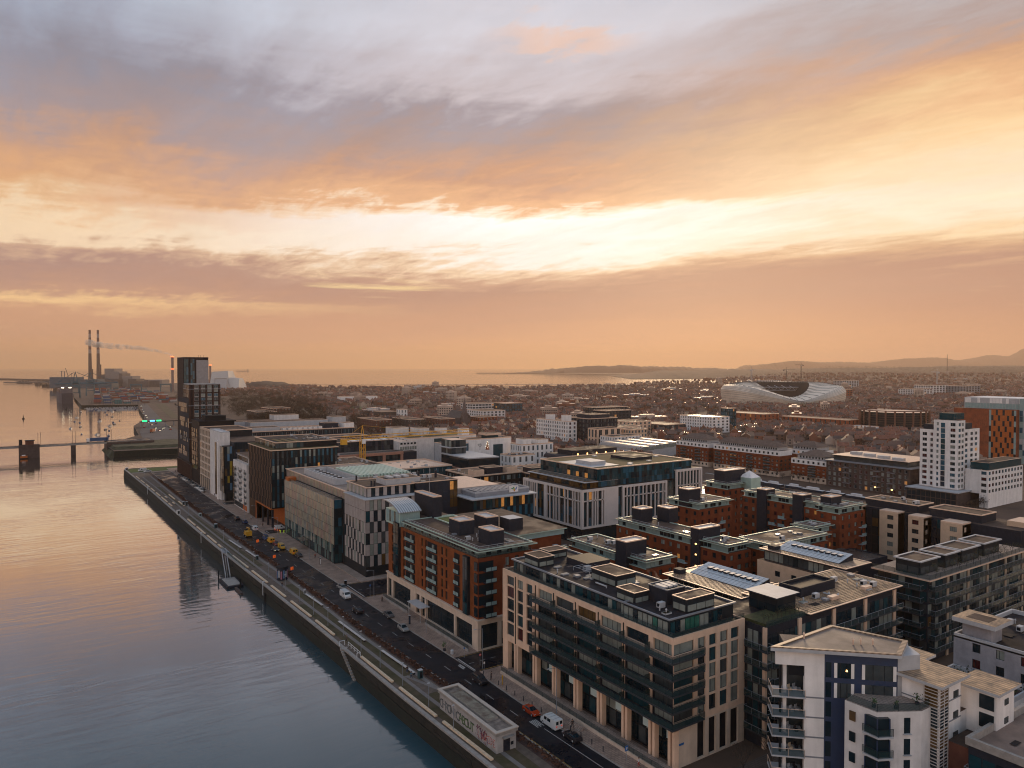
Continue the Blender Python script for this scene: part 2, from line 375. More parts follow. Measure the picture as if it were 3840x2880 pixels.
def core(root, x0, x1, y0, y1, z0, z1, m, roofm=None, name='core'):
    return MB().box(x0, x1, y0, y1, z0, z1, 0, 1).build(name, [m, roofm or felt], root)
def parapet(root, x0, x1, y0, y1, z, h=.7, t=.3, m=coping, name='parapet'):
    b = MB(); b.box(x0, x1, y0, y0+t, z, z+h); b.box(x0, x1, y1-t, y1, z, z+h); b.box(x0, x0+t, y0+t, y1-t, z, z+h); b.box(x1-t, x1, y0+t, y1-t, z, z+h)
    return b.build(name, m, root)
def edge(root, x0, x1, y0, y1, z, h=.12, t=.22, m=coping, name='roof_edge'): return parapet(root, x0, x1, y0, y1, z, h, t, m, name)
def railing(root, pts, z, h=1.1, sp=2.0, name='railing', m=dkmetal, glass=True):
    b = MB()
    for (xa, ya), (xb, yb) in zip(pts, pts[1:]):
        l = hypot(xb-xa, yb-ya); n = max(1, int(l/sp))
        b.bar((xa, ya, z+h), (xb, yb, z+h), .045, 0)
        for k in range(n+1): t = k/n; b.bar((xa+(xb-xa)*t, ya+(yb-ya)*t, z), (xa+(xb-xa)*t, ya+(yb-ya)*t, z+h), .035, 0)
        if glass: b.quad([(xa, ya, z+.08), (xb, yb, z+.08), (xb, yb, z+h-.08), (xa, ya, z+h-.08)], 1)
        else:
            b.bar((xa, ya, z+h*.5), (xb, yb, z+h*.5), .03, 0)
    return b.build(name, [m, railg], root)
def balcony(root, x0, x1, y0, y1, z, sides='W', t=.28, m=slab, h=1.1, rm=dkmetal, open_ends=False):
    o = MB().box(x0, x1, y0, y1, z-t, z).build('balcony', m, root)
    p = {'W': [(x1, y1), (x0, y1), (x0, y0), (x1, y0)], 'S': [(x0, y1), (x0, y0), (x1, y0), (x1, y1)], 'WS': [(x1, y1), (x0, y1), (x0, y0), (x1, y0)]}[sides]
    railing(o, p, z, h, 1.8, m=rm); return o
def rooftop_kit(root, x0, x1, y0, y1, z, n, seed=1):
    """vents, flues, skylights, cabinets scattered on a flat roof (each a part)"""
    r = random.Random(seed)
    for _ in range(int(n*1.4)):
        x, y = r.uniform(x0+1, x1-1), r.uniform(y0+1, y1-1); k = r.random(); b = MB()
        if k < .35: b.cyl(x, y, z, z+.7, .12, 6); b.cyl(x, y, z+.7, z+.95, .22, 6, 0, .05); b.build('roof_vent', lgrey, root)
        elif k < .6: b.box(x-.8, x+.8, y-.5, y+.5, z, z+.25, 0, 1); b.build('skylight', [lgrey, GP], root)
        elif k < .8: b.box(x-.7, x+.7, y-.45, y+.45, z+.1, z+1.1); b.box(x-.72, x-.69, y-.3, y+.3, z+.3, z+.9, 1); b.build('air_conditioner', [lgrey, black], root)
        elif k < .9: b.box(x-.6, x+.6, y-.6, y+.6, z, z+.4); b.build('roof_hatch', grey, root)
        else:
            L_ = r.uniform(2, 5); f = r.random() < .5; x2 = min(x1-.5, x+(L_ if f else 0)); y2 = min(y1-.5, y+(0 if f else L_)); b.bar((x, y, z+.35), (x2, y2, z+.35), .16, 0, 6); b.bar((x, y, z), (x, y, z+.5), .12, 0, 6); b.build('roof_pipe', lgrey, root)
    for _ in range(max(1, n//3)):        # patched membrane and worn paving
        x, y = r.uniform(x0+.5, x1-3.5), r.uniform(y0+.5, y1-2.5)
        if x1-x0 > 5 and y1-y0 > 4: MB().box(x, x+r.uniform(1, 2.8), y, y+r.uniform(.8, 2), z, z+.03).build('roof_patch', r.choice([PATCH, PATCH2]), root)
# ------------------------------------------------------------------ water, land, terrain
def water_mat():
    m = bpy.data.materials.new('river_water'); m.use_nodes = True; t = m.node_tree; n = t.nodes; l = t.links
    b = n['Principled BSDF']; b.inputs['Base Color'].default_value = (.024, .070, .092, 1); b.inputs['Roughness'].default_value = .3; b.inputs['Specular IOR Level'].default_value = .2
    gl = n.new('ShaderNodeBsdfGlossy'); gl.inputs['Roughness'].default_value = .05; lw = n.new('ShaderNodeLayerWeight'); lw.inputs['Blend'].default_value = .5
    fm = n.new('ShaderNodeMapRange'); fm.interpolation_type = 'SMOOTHSTEP'; fm.inputs[1].default_value = .5; fm.inputs[2].default_value = .88; fm.inputs[3].default_value = .09; fm.inputs[4].default_value = .95
    l.new(lw.outputs['Facing'], fm.inputs[0]); ms = n.new('ShaderNodeMixShader'); l.new(fm.outputs[0], ms.inputs[0]); l.new(b.outputs[0], ms.inputs[1]); l.new(gl.outputs[0], ms.inputs[2]); l.new(ms.outputs[0], n['Material Output'].inputs['Surface'])
    g = n.new('ShaderNodeNewGeometry')
    mp = n.new('ShaderNodeMapping'); mp.vector_type = 'POINT'; mp.inputs['Rotation'].default_value = (0, 0, AZ - .12); mp.inputs['Scale'].default_value = (.16, .62, 1)
    l.new(g.outputs['Position'], mp.inputs[0])
    a = n.new('ShaderNodeTexNoise'); a.inputs['Scale'].default_value = .55; a.inputs['Detail'].default_value = 3; a.inputs['Distortion'].default_value = .5; l.new(mp.outputs[0], a.inputs['Vector'])
    c = n.new('ShaderNodeTexNoise'); c.inputs['Scale'].default_value = .09; c.inputs['Detail'].default_value = 3; l.new(mp.outputs[0], c.inputs['Vector'])
    s = n.new('ShaderNodeMath'); s.operation = 'MULTIPLY_ADD'; s.inputs[1].default_value = 1.6; l.new(c.outputs[0], s.inputs[0]); l.new(a.outputs[0], s.inputs[2])
    # calmer and rougher patches drift over the surface
    k = n.new('ShaderNodeTexNoise'); k.inputs['Scale'].default_value = .018; k.inputs['Detail'].default_value = 4; l.new(g.outputs['Position'], k.inputs['Vector'])
    r = n.new('ShaderNodeMapRange'); r.inputs[1].default_value = .38; r.inputs[2].default_value = .62; r.inputs[3].default_value = .035; r.inputs[4].default_value = .13; l.new(k.outputs[0], r.inputs[0])
    u = n.new('ShaderNodeBump'); u.inputs['Distance'].default_value = 1.0; l.new(r.outputs[0], u.inputs['Strength']); l.new(s.outputs[0], u.inputs['Height']); l.new(u.outputs[0], b.inputs['Normal']); l.new(u.outputs[0], gl.inputs['Normal'])
    return m
WATER = water_mat()
SEA = -5.0
b = MB()
b.quad([vp(-30000, -300, SEA), vp(30000, -300, SEA), vp(60000, 60000, SEA), vp(-60000, 60000, SEA)])
struct('water', b, WATER)
ground = mat('city_ground', (.085, .05, .034), .95, var=.45, vs=.03, bump=.3, bs=.3)
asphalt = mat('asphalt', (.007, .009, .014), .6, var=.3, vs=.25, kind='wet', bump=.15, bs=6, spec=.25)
pave = mat('paving', (.34, .235, .185), .85, var=.32, vs=.35, kind='pavers')
pave2 = mat('pale_paving', (.36, .27, .225), .85, var=.2, vs=.3, kind='pavers')
gravel = mat('promenade_gravel', (.12, .088, .07), .95, var=.3, vs=.6)
pathm = mat('promenade_path', (.19, .165, .155), .9, var=.15, vs=.5)
grass = mat('short_grass', (.045, .042, .014), 1, var=.5, vs=.35, col2=(.10, .07, .042))
grassg = mat('green_grass', (.045, .08, .012), 1, var=.3, vs=.3)
hedge_soil = mat('planting_bed', (.07, .038, .032), 1, var=.4, vs=.8)
quaystone = mat('quay_stone', (.017, .014, .010), .9, var=.6, vs=.5, kind='streak', bump=.4, bs=1.5)
weed = mat('weedy_stone', (.007, .009, .005), .9, var=.6, vs=.6, bump=.4, bs=1.5)
linew = mat('road_paint', (.42, .40, .38), .8, var=.3, vs=2)
liney = mat('yellow_paint', (.42, .24, .06), .8, var=.3, vs=2)
# land south of the river: one sheet reaching inland to the hills
Q = [(-60, 74.5), (-40, 73.2), (20, 70.6), (60, 69.2), (100, 67.6), (140, 66.4), (190, 65.5), (239, 64.2), (302, 62.4), (386, 61.2), (477, 60.2), (560, 58.4), (567, 58.0)]
def qx(y):
    for (a, xa), (c, xc) in zip(Q, Q[1:]):
        if a <= y <= c: return xa + (xc-xa)*(y-a)/(c-a)
    return Q[0][1] if y < Q[0][0] else Q[-1][1]
main = [(x, y) for y, x in Q] + [(64, 571), (90, 566), (128, 560)]
# Dodder mouth, then the far bank round to the port, the beach and the bay
main += [(175, 600), (230, 640), (236, 668), (160, 686), (112, 690), (64, 696), (62.4, 760), (101, 850), (112, 988), (136, 1095), (148, 1180), (168, 1406), (184, 1552), (93, 1590), (103, 2003), (146, 2980), (200, 3800), (520, 3900), (800, 3150), (900, 2700), (980, 2480), (1160, 2360), (1500, 2180), (1900, 2250), (2500, 2300), (3200, 2450), (4100, 2700), (4700, 3050), (5200, 3900), (5400, 5600), (5600, 8200), (7200, 9600), (20000, 12000), (20000, -8000), (400, -700), (76, -500)]
def tess(poly, z):
    from mathutils.geometry import tessellate_polygon
    tri = tessellate_polygon([[Vector((x, y, 0)) for x, y in poly]]); b = MB()
    b.v = [(x, y, z) for x, y in poly]; b.f = [tuple(t) for t in tri]; b.m = [0]*len(tri); return b
b = tess(main, 0)
struct('ground', b, ground)
b = MB()
for (xa, ya), (xb, yb) in zip(main[12:50], main[13:51]):
    b.quad([(xa, ya, 0), (xb, yb, 0), (xb, yb, SEA-.5), (xa, ya, SEA-.5)])
struct('shore_wall', b, weed)
# quay wall of coursed stone: upper courses, weedy foot
b = MB(); c = MB()
for (ya, xa), (yb, xb) in zip(Q, Q[1:]):
    n = max(1, int(abs(yb-ya)/12))
    for k in range(n):
        y0 = ya+(yb-ya)*k/n; y1 = ya+(yb-ya)*(k+1)/n; x0 = xa+(xb-xa)*k/n; x1 = xa+(xb-xa)*(k+1)/n
        for j in range(3):
            o = .05*((j+k) % 2); z0 = -2.4+.8*j
            b.quad([(x0-o, y0, z0), (x1-o, y1-.06, z0), (x1-o, y1-.06, z0+.77), (x0-o, y0, z0+.77)])
            b.quad([(x0-o, y0, z0+.77), (x1-o, y1-.06, z0+.77), (x1+.4, y1, z0+.77), (x0+.4, y0, z0+.77)])
        c.quad([(x0-.25, y0, SEA-.5), (x1-.25, y1, SEA-.5), (x1-.1, y1, -2.4), (x0-.1, y0, -2.4)])
struct('quay_wall', b, quaystone); struct('quay_wall_foot', c, weed)
b = MB()
for k in range(130):
    y0 = -40+4.66*k; y1 = y0+4.6; x0, x1 = qx(y0), qx(y1)
    if y1 > 566: break
    b.prism([(x0-.12, y0), (x0+.75, y0), (x1+.75, y1), (x1-.12, y1)], -.25, .13)
struct('quay_coping', b, concrete)
def strip(name, rows, z, m, kind='structure'):
    b = MB()
    for (ya, a0, a1), (yb, b0, b1) in zip(rows, rows[1:]): b.quad([(a0, ya, z), (a1, ya, z), (b1, yb, z), (b0, yb, z)])
    o = b.build(name, m); o['kind'] = kind; return o
Ys = [-60, -40, 0, 40, 80, 102, 125, 139, 160, 182, 213, 249, 306, 371, 441, 534, 556]
KL = {-60: 81.5, -40: 81.0, 0: 80.4, 40: 79.8, 80: 79.2, 102: 78.7, 125: 78.4, 139: 77.8, 160: 76.8, 182: 76.0, 213: 76.0, 249: 75.6, 306: 73.8, 371: 72.2, 441: 72.0, 534: 71.6, 556: 71.6}
KR = {-60: 89.6, -40: 89.0, 0: 88, 40: 87.2, 80: 86.6, 102: 86, 125: 85.6, 139: 85.8, 160: 85.5, 182: 84.9, 213: 84.6, 249: 84.2, 306: 84.0, 371: 83.4, 441: 83.1, 534: 83.2, 556: 83.2}
def kl(y): return interp(KL, y)
def interp(D, y):
    k = sorted(D)
    for a, c in zip(k, k[1:]):
        if a <= y <= c: return D[a]+(D[c]-D[a])*(y-a)/(c-a)
    return D[k[0]] if y < k[0] else D[k[-1]]
def kr(y): return interp(KR, y)
strip('promenade', [(y, qx(y)+.75, kl(y)-.2) for y in Ys], .05, gravel)
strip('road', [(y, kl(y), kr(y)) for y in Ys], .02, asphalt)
strip('pavement', [(y, kr(y)+.2, 94.5) for y in Ys], .14, pave)
for nm, f, w in (('kerb', lambda y: kl(y)-.2, .22), ('kerb', lambda y: kr(y), .22)):
    b = MB()
    for a, c in zip(Ys, Ys[1:]):
        n = max(1, int((c-a)/9))
        for k in range(n):
            y0 = a+(c-a)*k/n; y1 = a+(c-a)*(k+1)/n-.05
            b.prism([(f(y0), y0), (f(y0)+w, y0), (f(y1)+w, y1), (f(y1), y1)], 0, .16)
    struct(nm, b, concrete)
strip('grass_verge', [(y, kl(y)-6.6, kl(y)-4.1) for y in (-40, 0, 40, 80, 102, 125, 139)], .06, grass)
strip('grass_verge', [(y, kl(y)-6.0, kl(y)-3.4) for y in (150, 160, 182, 213, 235)], .06, grass)
strip('grass_verge', [(y, qx(y)+1.9, qx(y)+4.0) for y in (60, 80, 102, 125, 139, 160, 182, 213)], .06, grass)
strip('grass_verge', [(y, kl(y)-8.2, kl(y)-4.8) for y in (262, 306, 340, 371)], .06, grass)
strip('grass_verge', [(y, kl(y)-7.5, kl(y)-5.0) for y in (400, 441, 470)], .06, grass)
strip('footpath', [(y, kl(y)-3.6, kl(y)-2.6) for y in (139, 160, 182, 213, 249, 306, 371, 441, 520)], .07, pathm)
strip('footpath', [(y, qx(y)+4.1, qx(y)+5.0) for y in (60, 80, 102, 125, 139, 160, 182, 213, 249, 306, 371, 441, 520)], .07, pathm)
b = MB(); b.quad([(71.2, 150, .075), (72.2, 150, .075), (75.2, 139, .075), (74.4, 139, .075)]); struct('footpath', b, pathm)
strip('lawn', [(545, 60, 84), (553, 60, 90), (565, 59.6, 92)], .09, grassg)
b = MB(); b.quad([(60, 541, .1), (84, 541, .1), (84, 545, .1), (60, 545, .1)]); struct('footpath', b, pathm)
# rust coloured winter hedge along the road: low ragged planting, one uncountable strip
hm = mat('winter_hedge', (.085, .04, .028), 1, var=.45, vs=1.0); b = MB()
for k in range(5200):
    y = rnd.uniform(-50, 500); x = kl(y)-1.25+rnd.uniform(-.75, .75); z = rnd.uniform(.05, .75); a = rnd.uniform(0, pi); s = rnd.uniform(.18, .42)
    b.quad([(x-s*cos(a), y-s*sin(a), z), (x+s*cos(a), y+s*sin(a), z), (x+s*cos(a), y+s*sin(a), z+s), (x-s*cos(a), y-s*sin(a), z+s)])
b.build('hedge_planting', hm, kind='stuff')
strip('planting_bed', [(y, kl(y)-2.2, kl(y)-.35) for y in Ys[1:]], .065, hedge_soil)
# lane lines and junction marks
b = MB()
b.prism([(84.2, 60), (84.32, 60), (83.5, 113), (83.38, 113)], .024, .028)
for y in range(120, 520, 9): x = (kl(y)+kr(y))/2; b.prism([(x, y), (x+.12, y), (x+.12, y+3), (x, y+3)], .024, .028)
for x, y in ((84.4, 146), (84.9, 146.4), (83.9, 215), (84.4, 215.5)): b.prism([(x, y), (x+.35, y), (x+.35, y+2.5), (x, y+2.5)], .024, .028)
for k in range(5): b.prism([(82.6+.35*k, 114+.4*(k % 2)), (82.8+.35*k, 114+.4*(k % 2)), (82.8+.35*k, 117), (82.6+.35*k, 117)], .024, .028)
struct('road_marking', b, linew)
b = MB()
for y0, y1 in ((62, 138),): b.prism([(kl(y0)+.35, y0), (kl(y0)+.5, y0), (kl(y1)+.5, y1), (kl(y1)+.35, y1)], .024, .028)
struct('yellow_line', b, liney)
# side streets between the blocks
for y0, y1, x1 in ((142.6, 152.8, 150), (208.4, 224.5, 125), (311.5, 318.5, 128), (390.5, 397.5, 140)):
    b = MB(); b.box(85.6, x1, y0, y1, .10, .145); struct('side_street', b, asphalt)
    b = MB(); b.prism([(86.4, y0+1.0), (86.4, y1-1.0), (86.1, y1-1.0), (86.1, y0+1.0)], .15, .154)
    for k in range(3): b.prism([(87+3*k, (y0+y1)/2), (88.4+3*k, (y0+y1)/2), (88.4+3*k, (y0+y1)/2+.15), (87+3*k, (y0+y1)/2+.15)], .15, .154)
    struct('road_marking', b, linew)
    b = MB()
    for yy in (y0+.35, y1-.5): b.box(87, x1-4, yy, yy+.14, .145, .15)
    struct('yellow_line', b, liney)
b = MB(); b.box(94.6, 176, -20, 83, .06, .1); struct('plaza', b, mat('plaza_paving', (.10, .075, .062), .85, var=.3, vs=.3, kind='pavers'))
b = MB(); b.box(113, 240, 99, 141, .06, .1); struct('courtyard', b, mat('courtyard_paving', (.08, .06, .055), .85, var=.3, vs=.3))
b = MB(); b.quad([(236, 60, .03), (300, 60, .03), (380, 300, .03), (262, 300, .03)]); struct('dock_water', b, WATER)
b = MB(); b.box(252, 262, 60, 300, 0, .5, 0); struct('dock_quay', b, pave)
# sandbanks laid bare in the bay, far breakwaters
sand = mat('wet_sand', (.10, .062, .045), .6, spec=.2, var=.2, vs=.004)
for i, (la, d, w, h) in enumerate(((-1150, 3300, 700, 46), (300, 3350, 2100, 60), (450, 3000, 1700, 60), (-650, 3060, 260, 30), (100, 2800, 1500, 34), (900, 2700, 900, 40))):
    r = random.Random(i); P = []
    for k in range(40):
        t = 2*pi*k/40; q = .8+.35*r.random(); P.append(vp(la+cos(t)*w/2*q, d+sin(t)*h*q, 0)[:2])
    b = tess(P, SEA+.05); struct('sandbank', b, sand)
def ridge(name, lat0, lat1, dep, prof, m, depth=900, seed=0, rough=10, n=220):
    """a hill range: real relief over its own depth, profile in metres"""
    r = random.Random(seed); ph = [(r.uniform(3, 60), r.uniform(0, 6), r.uniform(.3, 1)) for _ in range(9)]; b = MB(); J = 7
    def h(t):
        for (a, x), (c, y) in zip(prof, prof[1:]):
            if a <= t <= c:
                u = (t-a)/(c-a); u = u*u*(3-2*u); return x+(y-x)*u
        return 0
    for i in range(n+1):
        t = i/n; H = h(t)+rough*sum(w*sin(f*t*6+p) for f, p, w in ph)/5*min(1, h(t)/40)
        for j in range(J):
            s = j/(J-1); k = sin(pi*s)**.8; q = 1+.12*sin(9*t+5*s*3)
            la = (lat0+(lat1-lat0)*t)*(1+(s-.5)*depth/dep); b.v.append(vp(la, dep+(s-.5)*depth*2, -3+H*k*q))
    for i in range(n):
        for j in range(J-1):
            a = i*J+j; b.f.append((a, a+J, a+J+1, a+1)); b.m.append(0)
    return b.build(name, m, smooth=True, kind='structure')
hillm = mat('wooded_hill', (.035, .026, .022), 1, var=.5, vs=.008, bump=.6, bs=.03)
ridge('hill', -80, 3900, 10500, [(0, 0), (.05, 10), (.12, 30), (.17, 60), (.22, 78), (.30, 104), (.36, 100), (.42, 116), (.50, 98), (.6, 88), (.72, 66), (.85, 50), (1, 30)], hillm, 700, 1, 14)
ridge('headland', -500, 700, 9800, [(0, 0), (.05, 9), (.9, 12), (1, 40)], hillm, 60, 2, 1)
ridge('hill', 900, 8200, 6400, [(0, 0), (.06, 44), (.14, 58), (.3, 76), (.5, 96), (.7, 110), (1, 126)], hillm, 1500, 3, 9, 300)
ridge('hill', 4600, 8200, 15500, [(0, 0), (.1, 120), (.4, 226), (.6, 190), (.8, 170), (1, 60)], hillm, 900, 4, 16)
ridge('mountain', 7600, 13500, 17500, [(0, 60), (.05, 120), (.14, 190), (.3, 300), (.44, 330), (.52, 270), (.66, 350), (.72, 320), (.8, 500), (.84, 545), (.9, 400), (1, 380)], hillm, 1200, 5, 14)
ridge('hill', 2900, 9000, 3900, [(0, 0), (.1, 30), (.4, 46), (.7, 58), (1, 70)], hillm, 1100, 6, 6, 260)
b = MB()
ridge('peninsula_hill', -1035, -800, 2750, [(0, 0), (.12, 14), (.4, 24), (.7, 19), (1, 2)], hillm, 160, 7, 3, 80)
ridge('breakwater', -2500, -1760, 3600, [(0, 4), (.5, 12), (.75, 20), (1, 16)], mat('breakwater_rock', (.05, .04, .035), .9, var=.3), 25, 8, 1, 40)
# ================================================================== A cream waterfront block
A = thing('apartment_building', 'cream apartment block on a colonnade with continuous dark balconies, nearest on the quay road', 'building', (93, 88.5, 0))
Af = [(8.25, 11.05), (11.4, 13.9), (14.2, 16.8), (17.1, 19.6), (20.0, 22.0)]
wall(A, 'W', 93, 128.9, 142.4, 7.0, 22.8, [(137.7, 140.5), (134.1, 136.3), (130.5, 132.7)], Af, cream, .35)
Ab = [(123.2, 128.2), (116.0, 121.9), (109.0, 114.6), (101.7, 107.5), (94.5, 100.4), (88.85, 93.3)]
wall(A, 'W', 93, 88.5, 128.9, 19.5, 22.8, Ab, [(19.9, 22.0)], cream, .45, glass=[GD, GG, GP, GD, GA], mull=3, name='wall', wname='glazed_bay', lit=0)
wall(A, 'W', 93.1, 88.5, 128.9, 7.3, 19.5, Ab, [(8.2, 10.7), (11.0, 13.5), (13.9, 16.4), (16.7, 19.2)], slate, .3, glass=[GD, GD, GT, GP, GD, GG], mull=3, name='wall', wname='glazed_bay', lit=.0)  # slate tone puts the balcony shade into the lower wall colour
MB().box(92.98, 93.4, 88.5, 128.9, 7.0, 7.4).build('lintel', cream, A)
for y in (128.6, 122.55, 115.3, 108.25, 101.05, 93.9): MB().box(92.97, 93.2, y-.38, y+.38, 7.4, 19.5).build('pier', cream, A)
As = [(99.2, 101.2), (102.2, 104.1), (105.1, 107.2)]
wall(A, 'S', 88.5, 93, 112, 7.2, 22.8, [(93.2, 98.2)] + As + [(108.1, 110.3)], Af, cream, .35, glass=[GD, GT, GP, GG, GP], mull=1)
wall(A, 'S', 88.5, 93, 112, 0, 7.2, [(99.2, 101.2), (102.2, 104.1), (105.1, 107.2), (108.1, 110.3)], [(.3, 6.9)], palestone, .6, glass=[GD, GG], tr=2)
core(A, 95.2, 112, 88.9, 142.4, 0, 7.0, black, black, 'shopfront_core'); core(A, 93.5, 112, 89, 142.3, 7.0, 22.4, dkmetal, felt)
panels(A, 'W', 95.2, 89, 142, 26, .3, 6.6, 2, lambda i, j: rnd.choice([GD, GD, GT, GD, GP, GP]) if j else rnd.choice([GD, GD, GT, GG]), .25, .1, 'shopfront_pane')
for y in (139, 126, 119, 112, 104.5, 97, 91): MB().box(95.0, 95.12, y-1.1, y+.9, 3.9, 5.6).build('office_light_panel', mat('office_light_paint', (.5, .62, .62), .5, var=.1), A)  # pale panels paint the office lights behind the shopfront, no emission
MB().box(93.0, 95.2, 88.5, 142.4, 6.75, 7.0).build('soffit', cream, A)
for y in (141.1, 136.9, 129.6, 122.5, 115.2, 107.9, 100.8, 93.7, 88.9):
    for dy in ((0,) if y > 140 else (-.5, .5)): MB().box(93.02, 94.1, y+dy-.3 if y < 140 else y-.9, y+dy+.3 if y < 140 else y+1.25, 0, 6.98).build('pillar', cream, A)
for y in (137.0, 129.2, 122.6, 115.3, 108.2, 101.0): MB().box(92.86, 93.0, y-.08, y+.08, 7, 22.4).build('downpipe', black, A)
for i, z in enumerate((8.1, 10.95, 13.8, 16.65, 19.55)):
    o = MB().prism([(91.4, 87.1), (99.6, 87.1), (99.6, 88.45), (92.95, 88.45), (92.95, 129.3), (91.4, 129.3)], z-.3, z).build('balcony', slab, A)
    railing(o, [(93, 129.3), (91.4, 129.3), (91.4, 87.1), (99.6, 87.1), (99.6, 88.4)], z, 1.15, 1.6)
    for y in (122.0, 114.8, 107.6, 100.7, 94.0):
        MB().box(91.6, 92.9, y-.04, y+.04, z, z+1.5).build('balcony_screen', railg, A)
parapet(A, 93.0, 112, 88.5, 142.4, 22.8, .35, .35, cream)
core(A, 95.0, 111, 102.4, 140.8, 22.45, 25.2, dkmetal, feltd, 'penthouse'); core(A, 94.2, 111.2, 90.6, 102.4, 22.45, 25.6, dkmetal, feltd, 'penthouse')
panels(A, 'W', 95, 102.6, 140.6, 30, 22.9, 25.0, 1, lambda i, j: rnd.choice([GD, GP, GT, GG, GD]), .18)
panels(A, 'W', 94.2, 90.8, 102.2, 9, 22.9, 25.2, 1, lambda i, j: rnd.choice([GP, GP, GR, GD]), .2)
panels(A, 'S', 90.6, 94.4, 108, 11, 22.9, 25.2, 1, lambda i, j: rnd.choice([GR, GR, GT, GD, GP]), .2)
edge(A, 94.6, 111.3, 102.4, 141.2, 25.2, .3, .35, grey); edge(A, 93.8, 111.6, 90.2, 102.4, 25.6, .25, .35, grey)
railing(A, [(93.2, 142.2), (93.2, 88.7), (112, 88.7)], 23.1, .9, 2.2, 'terrace_railing')
def roomlet(root, x0, x1, y0, y1, z0, z1, g=GP, m=dkmetal, top=felt):
    o = MB().box(x0, x1, y0, y1, z0, z1, 0, 1).build('roof_room', [m, top], root)
    w = (z1-z0)
    panels(root, 'W', x0, y0+.2, y1-.2, max(2, int((y1-y0)/2)), z0+.15, z0+w*.6, 1, lambda i, j: g, .2)
    panels(root, 'S', y0, x0+.2, x1-.2, max(2, int((x1-x0)/2)), z0+.15, z0+w*.6, 1, lambda i, j: g, .2)
    edge(root, x0-.1, x1+.1, y0-.1, y1+.1, z1, .12, .2); return o
roomlet(A, 95.8, 100.2, 132.0, 137.4, 25.2, 27.3); roomlet(A, 102, 107.3, 136.4, 140, 25.2, 27.0)
roomlet(A, 100.2, 105.6, 111.1, 118.9, 25.2, 27.5); roomlet(A, 95.6, 99.4, 100.9, 105.9, 25.3, 27.4); roomlet(A, 99.2, 106.6, 91.2, 94.6, 25.7, 28.1, GP)
o = MB().box(99.6, 104.4, 96.4, 101.2, 25.6, 28.4, 0, 1).build('plant_enclosure', [slate, black], A); edge(A, 99.5, 104.5, 96.3, 101.3, 28.4, .2, .12, grey)
for k in range(3): MB().box(100+1.3*k, 101+1.3*k, 97.5, 100, 28.3, 28.75).build('condenser', lgrey, A)
core(A, 103.6, 110.4, 124.5, 131.8, 25.2, 26.6, slate, black, 'light_well')
fr = MB()
for k in range(5):
    fr.bar((101+1.2*k, 120.5, 26.1), (101+1.2*k, 126, 26.1), .04); fr.bar((101, 120.5+1.35*k, 26.1), (105.8, 120.5+1.35*k, 26.1), .04)
for x in (101, 105.8):
    for y in (120.5, 126): fr.bar((x, y, 25.2), (x, y, 26.1), .05)
fr.build('roof_frame', lgrey, A)
rooftop_kit(A, 95.6, 110.5, 106, 131, 25.2, 16, 3); rooftop_kit(A, 95, 99, 92, 98, 25.6, 4, 4)
# glass edged podium wall in front of the colonnade
pw = thing('retaining_wall', 'low pale retaining wall with glass balustrade before the cream colonnade', 'wall', (90.2, 88, 0))
MB().box(90.1, 90.5, 84, 139, .1, .75).build('coping', palestone, pw); railing(pw, [(90.3, 139), (90.3, 84)], .75, 1.0, 2.2)
MB().box(90.5, 92.98, 84, 139, .12, .6).build('terrace', pave2, pw)
for k in range(4): MB().box(89.0-.28*k, 89.3-.28*k+.0, 108, 112, .14, .75-.18*k).build('step', pave2, pw)

# ================================================================== B red brick block with mint cornice
B = thing('apartment_building', 'red brick apartment block with mint green cornice and white arched roof room', 'building', (93, 153.6, 0))
litbrick = mat('lit_side_brick', (.26, .078, .03), .9, spec=.1, var=.25, vs=.35, kind='brick'); bz = [(8.5+2.86*k, 10.7+2.86*k) for k in range(5)]  # river face copy of the brick, its brighter light painted into the colour
wall(B, 'W', 93, 153.6, 206.5, 7.6, 22.9, [(195.1, 196.3), (183.3, 184.4), (181.0, 182.1), (171.6, 172.7), (169.2, 170.3), (203.0, 204.0)], bz, litbrick, .3, glass=[GD, GG, GA, GD])
# loggias: thin black sheets on the brick face paint the shade of recesses
lg = []
for (y0, y1) in ((188.4, 194.4), (174.8, 180.5), (162.7, 165.4)):
    for k in range(5):
        z = 8.3+2.86*k
        MB().box(92.93, 93.0, y0, y1, z, z+2.3).build('loggia_shade', black, B)
        o = MB().box(92.55, 92.93, y0, y1, z-.18, z).build('balcony', slate, B)
        panels(o, 'W', 92.6, y0, y1, 3 if y1-y0 > 4 else 2, z+.02, z+1.0, 1, lambda i, j: mintw, .15, .05, 'balcony_panel')
        if y1-y0 > 4: MB().box(92.6, 92.93, y0+1.6, y0+2.4, z+.1, z+2.0).build('door', GP, B)
for (y0, y1, zt) in ((197.8, 201.2, 24.0), (157.4, 159.8, 22.6)):
    MB().box(92.2, 93, y0, y1, 7.9, zt).build('glazed_bay', dkmetal, B)
    panels(B, 'W', 92.2, y0+.1, y1-.1, 2, 8.0, zt-.1, 5, lambda i, j: rnd.choice([GD, GG, GT]), .16)
wall(B, 'S', 153.6, 93, 109.5, 7.6, 22.9, [(101.2, 102.4), (104.0, 105.2), (106.6, 107.8)], bz, brick, .3, glass=[GD, GG, GP])
for k in range(5):
    z = 8.3+2.86*k
    MB().box(93.2, 97.4, 153.35, 153.6, z, z+2.2).build('window_band', GD, B)
    o = MB().box(94.4, 97.6, 152.1, 153.4, z-.18, z).build('balcony', slate, B)
    panels(o, 'S', 152.1, 94.4, 97.6, 2, z+.02, z+1.0, 1, lambda i, j: mintw, .15, .05, 'balcony_panel')
    MB().box(92.75, 93.0, 153.7, 155.1, z, z+2.2).build('window_band', GD, B)
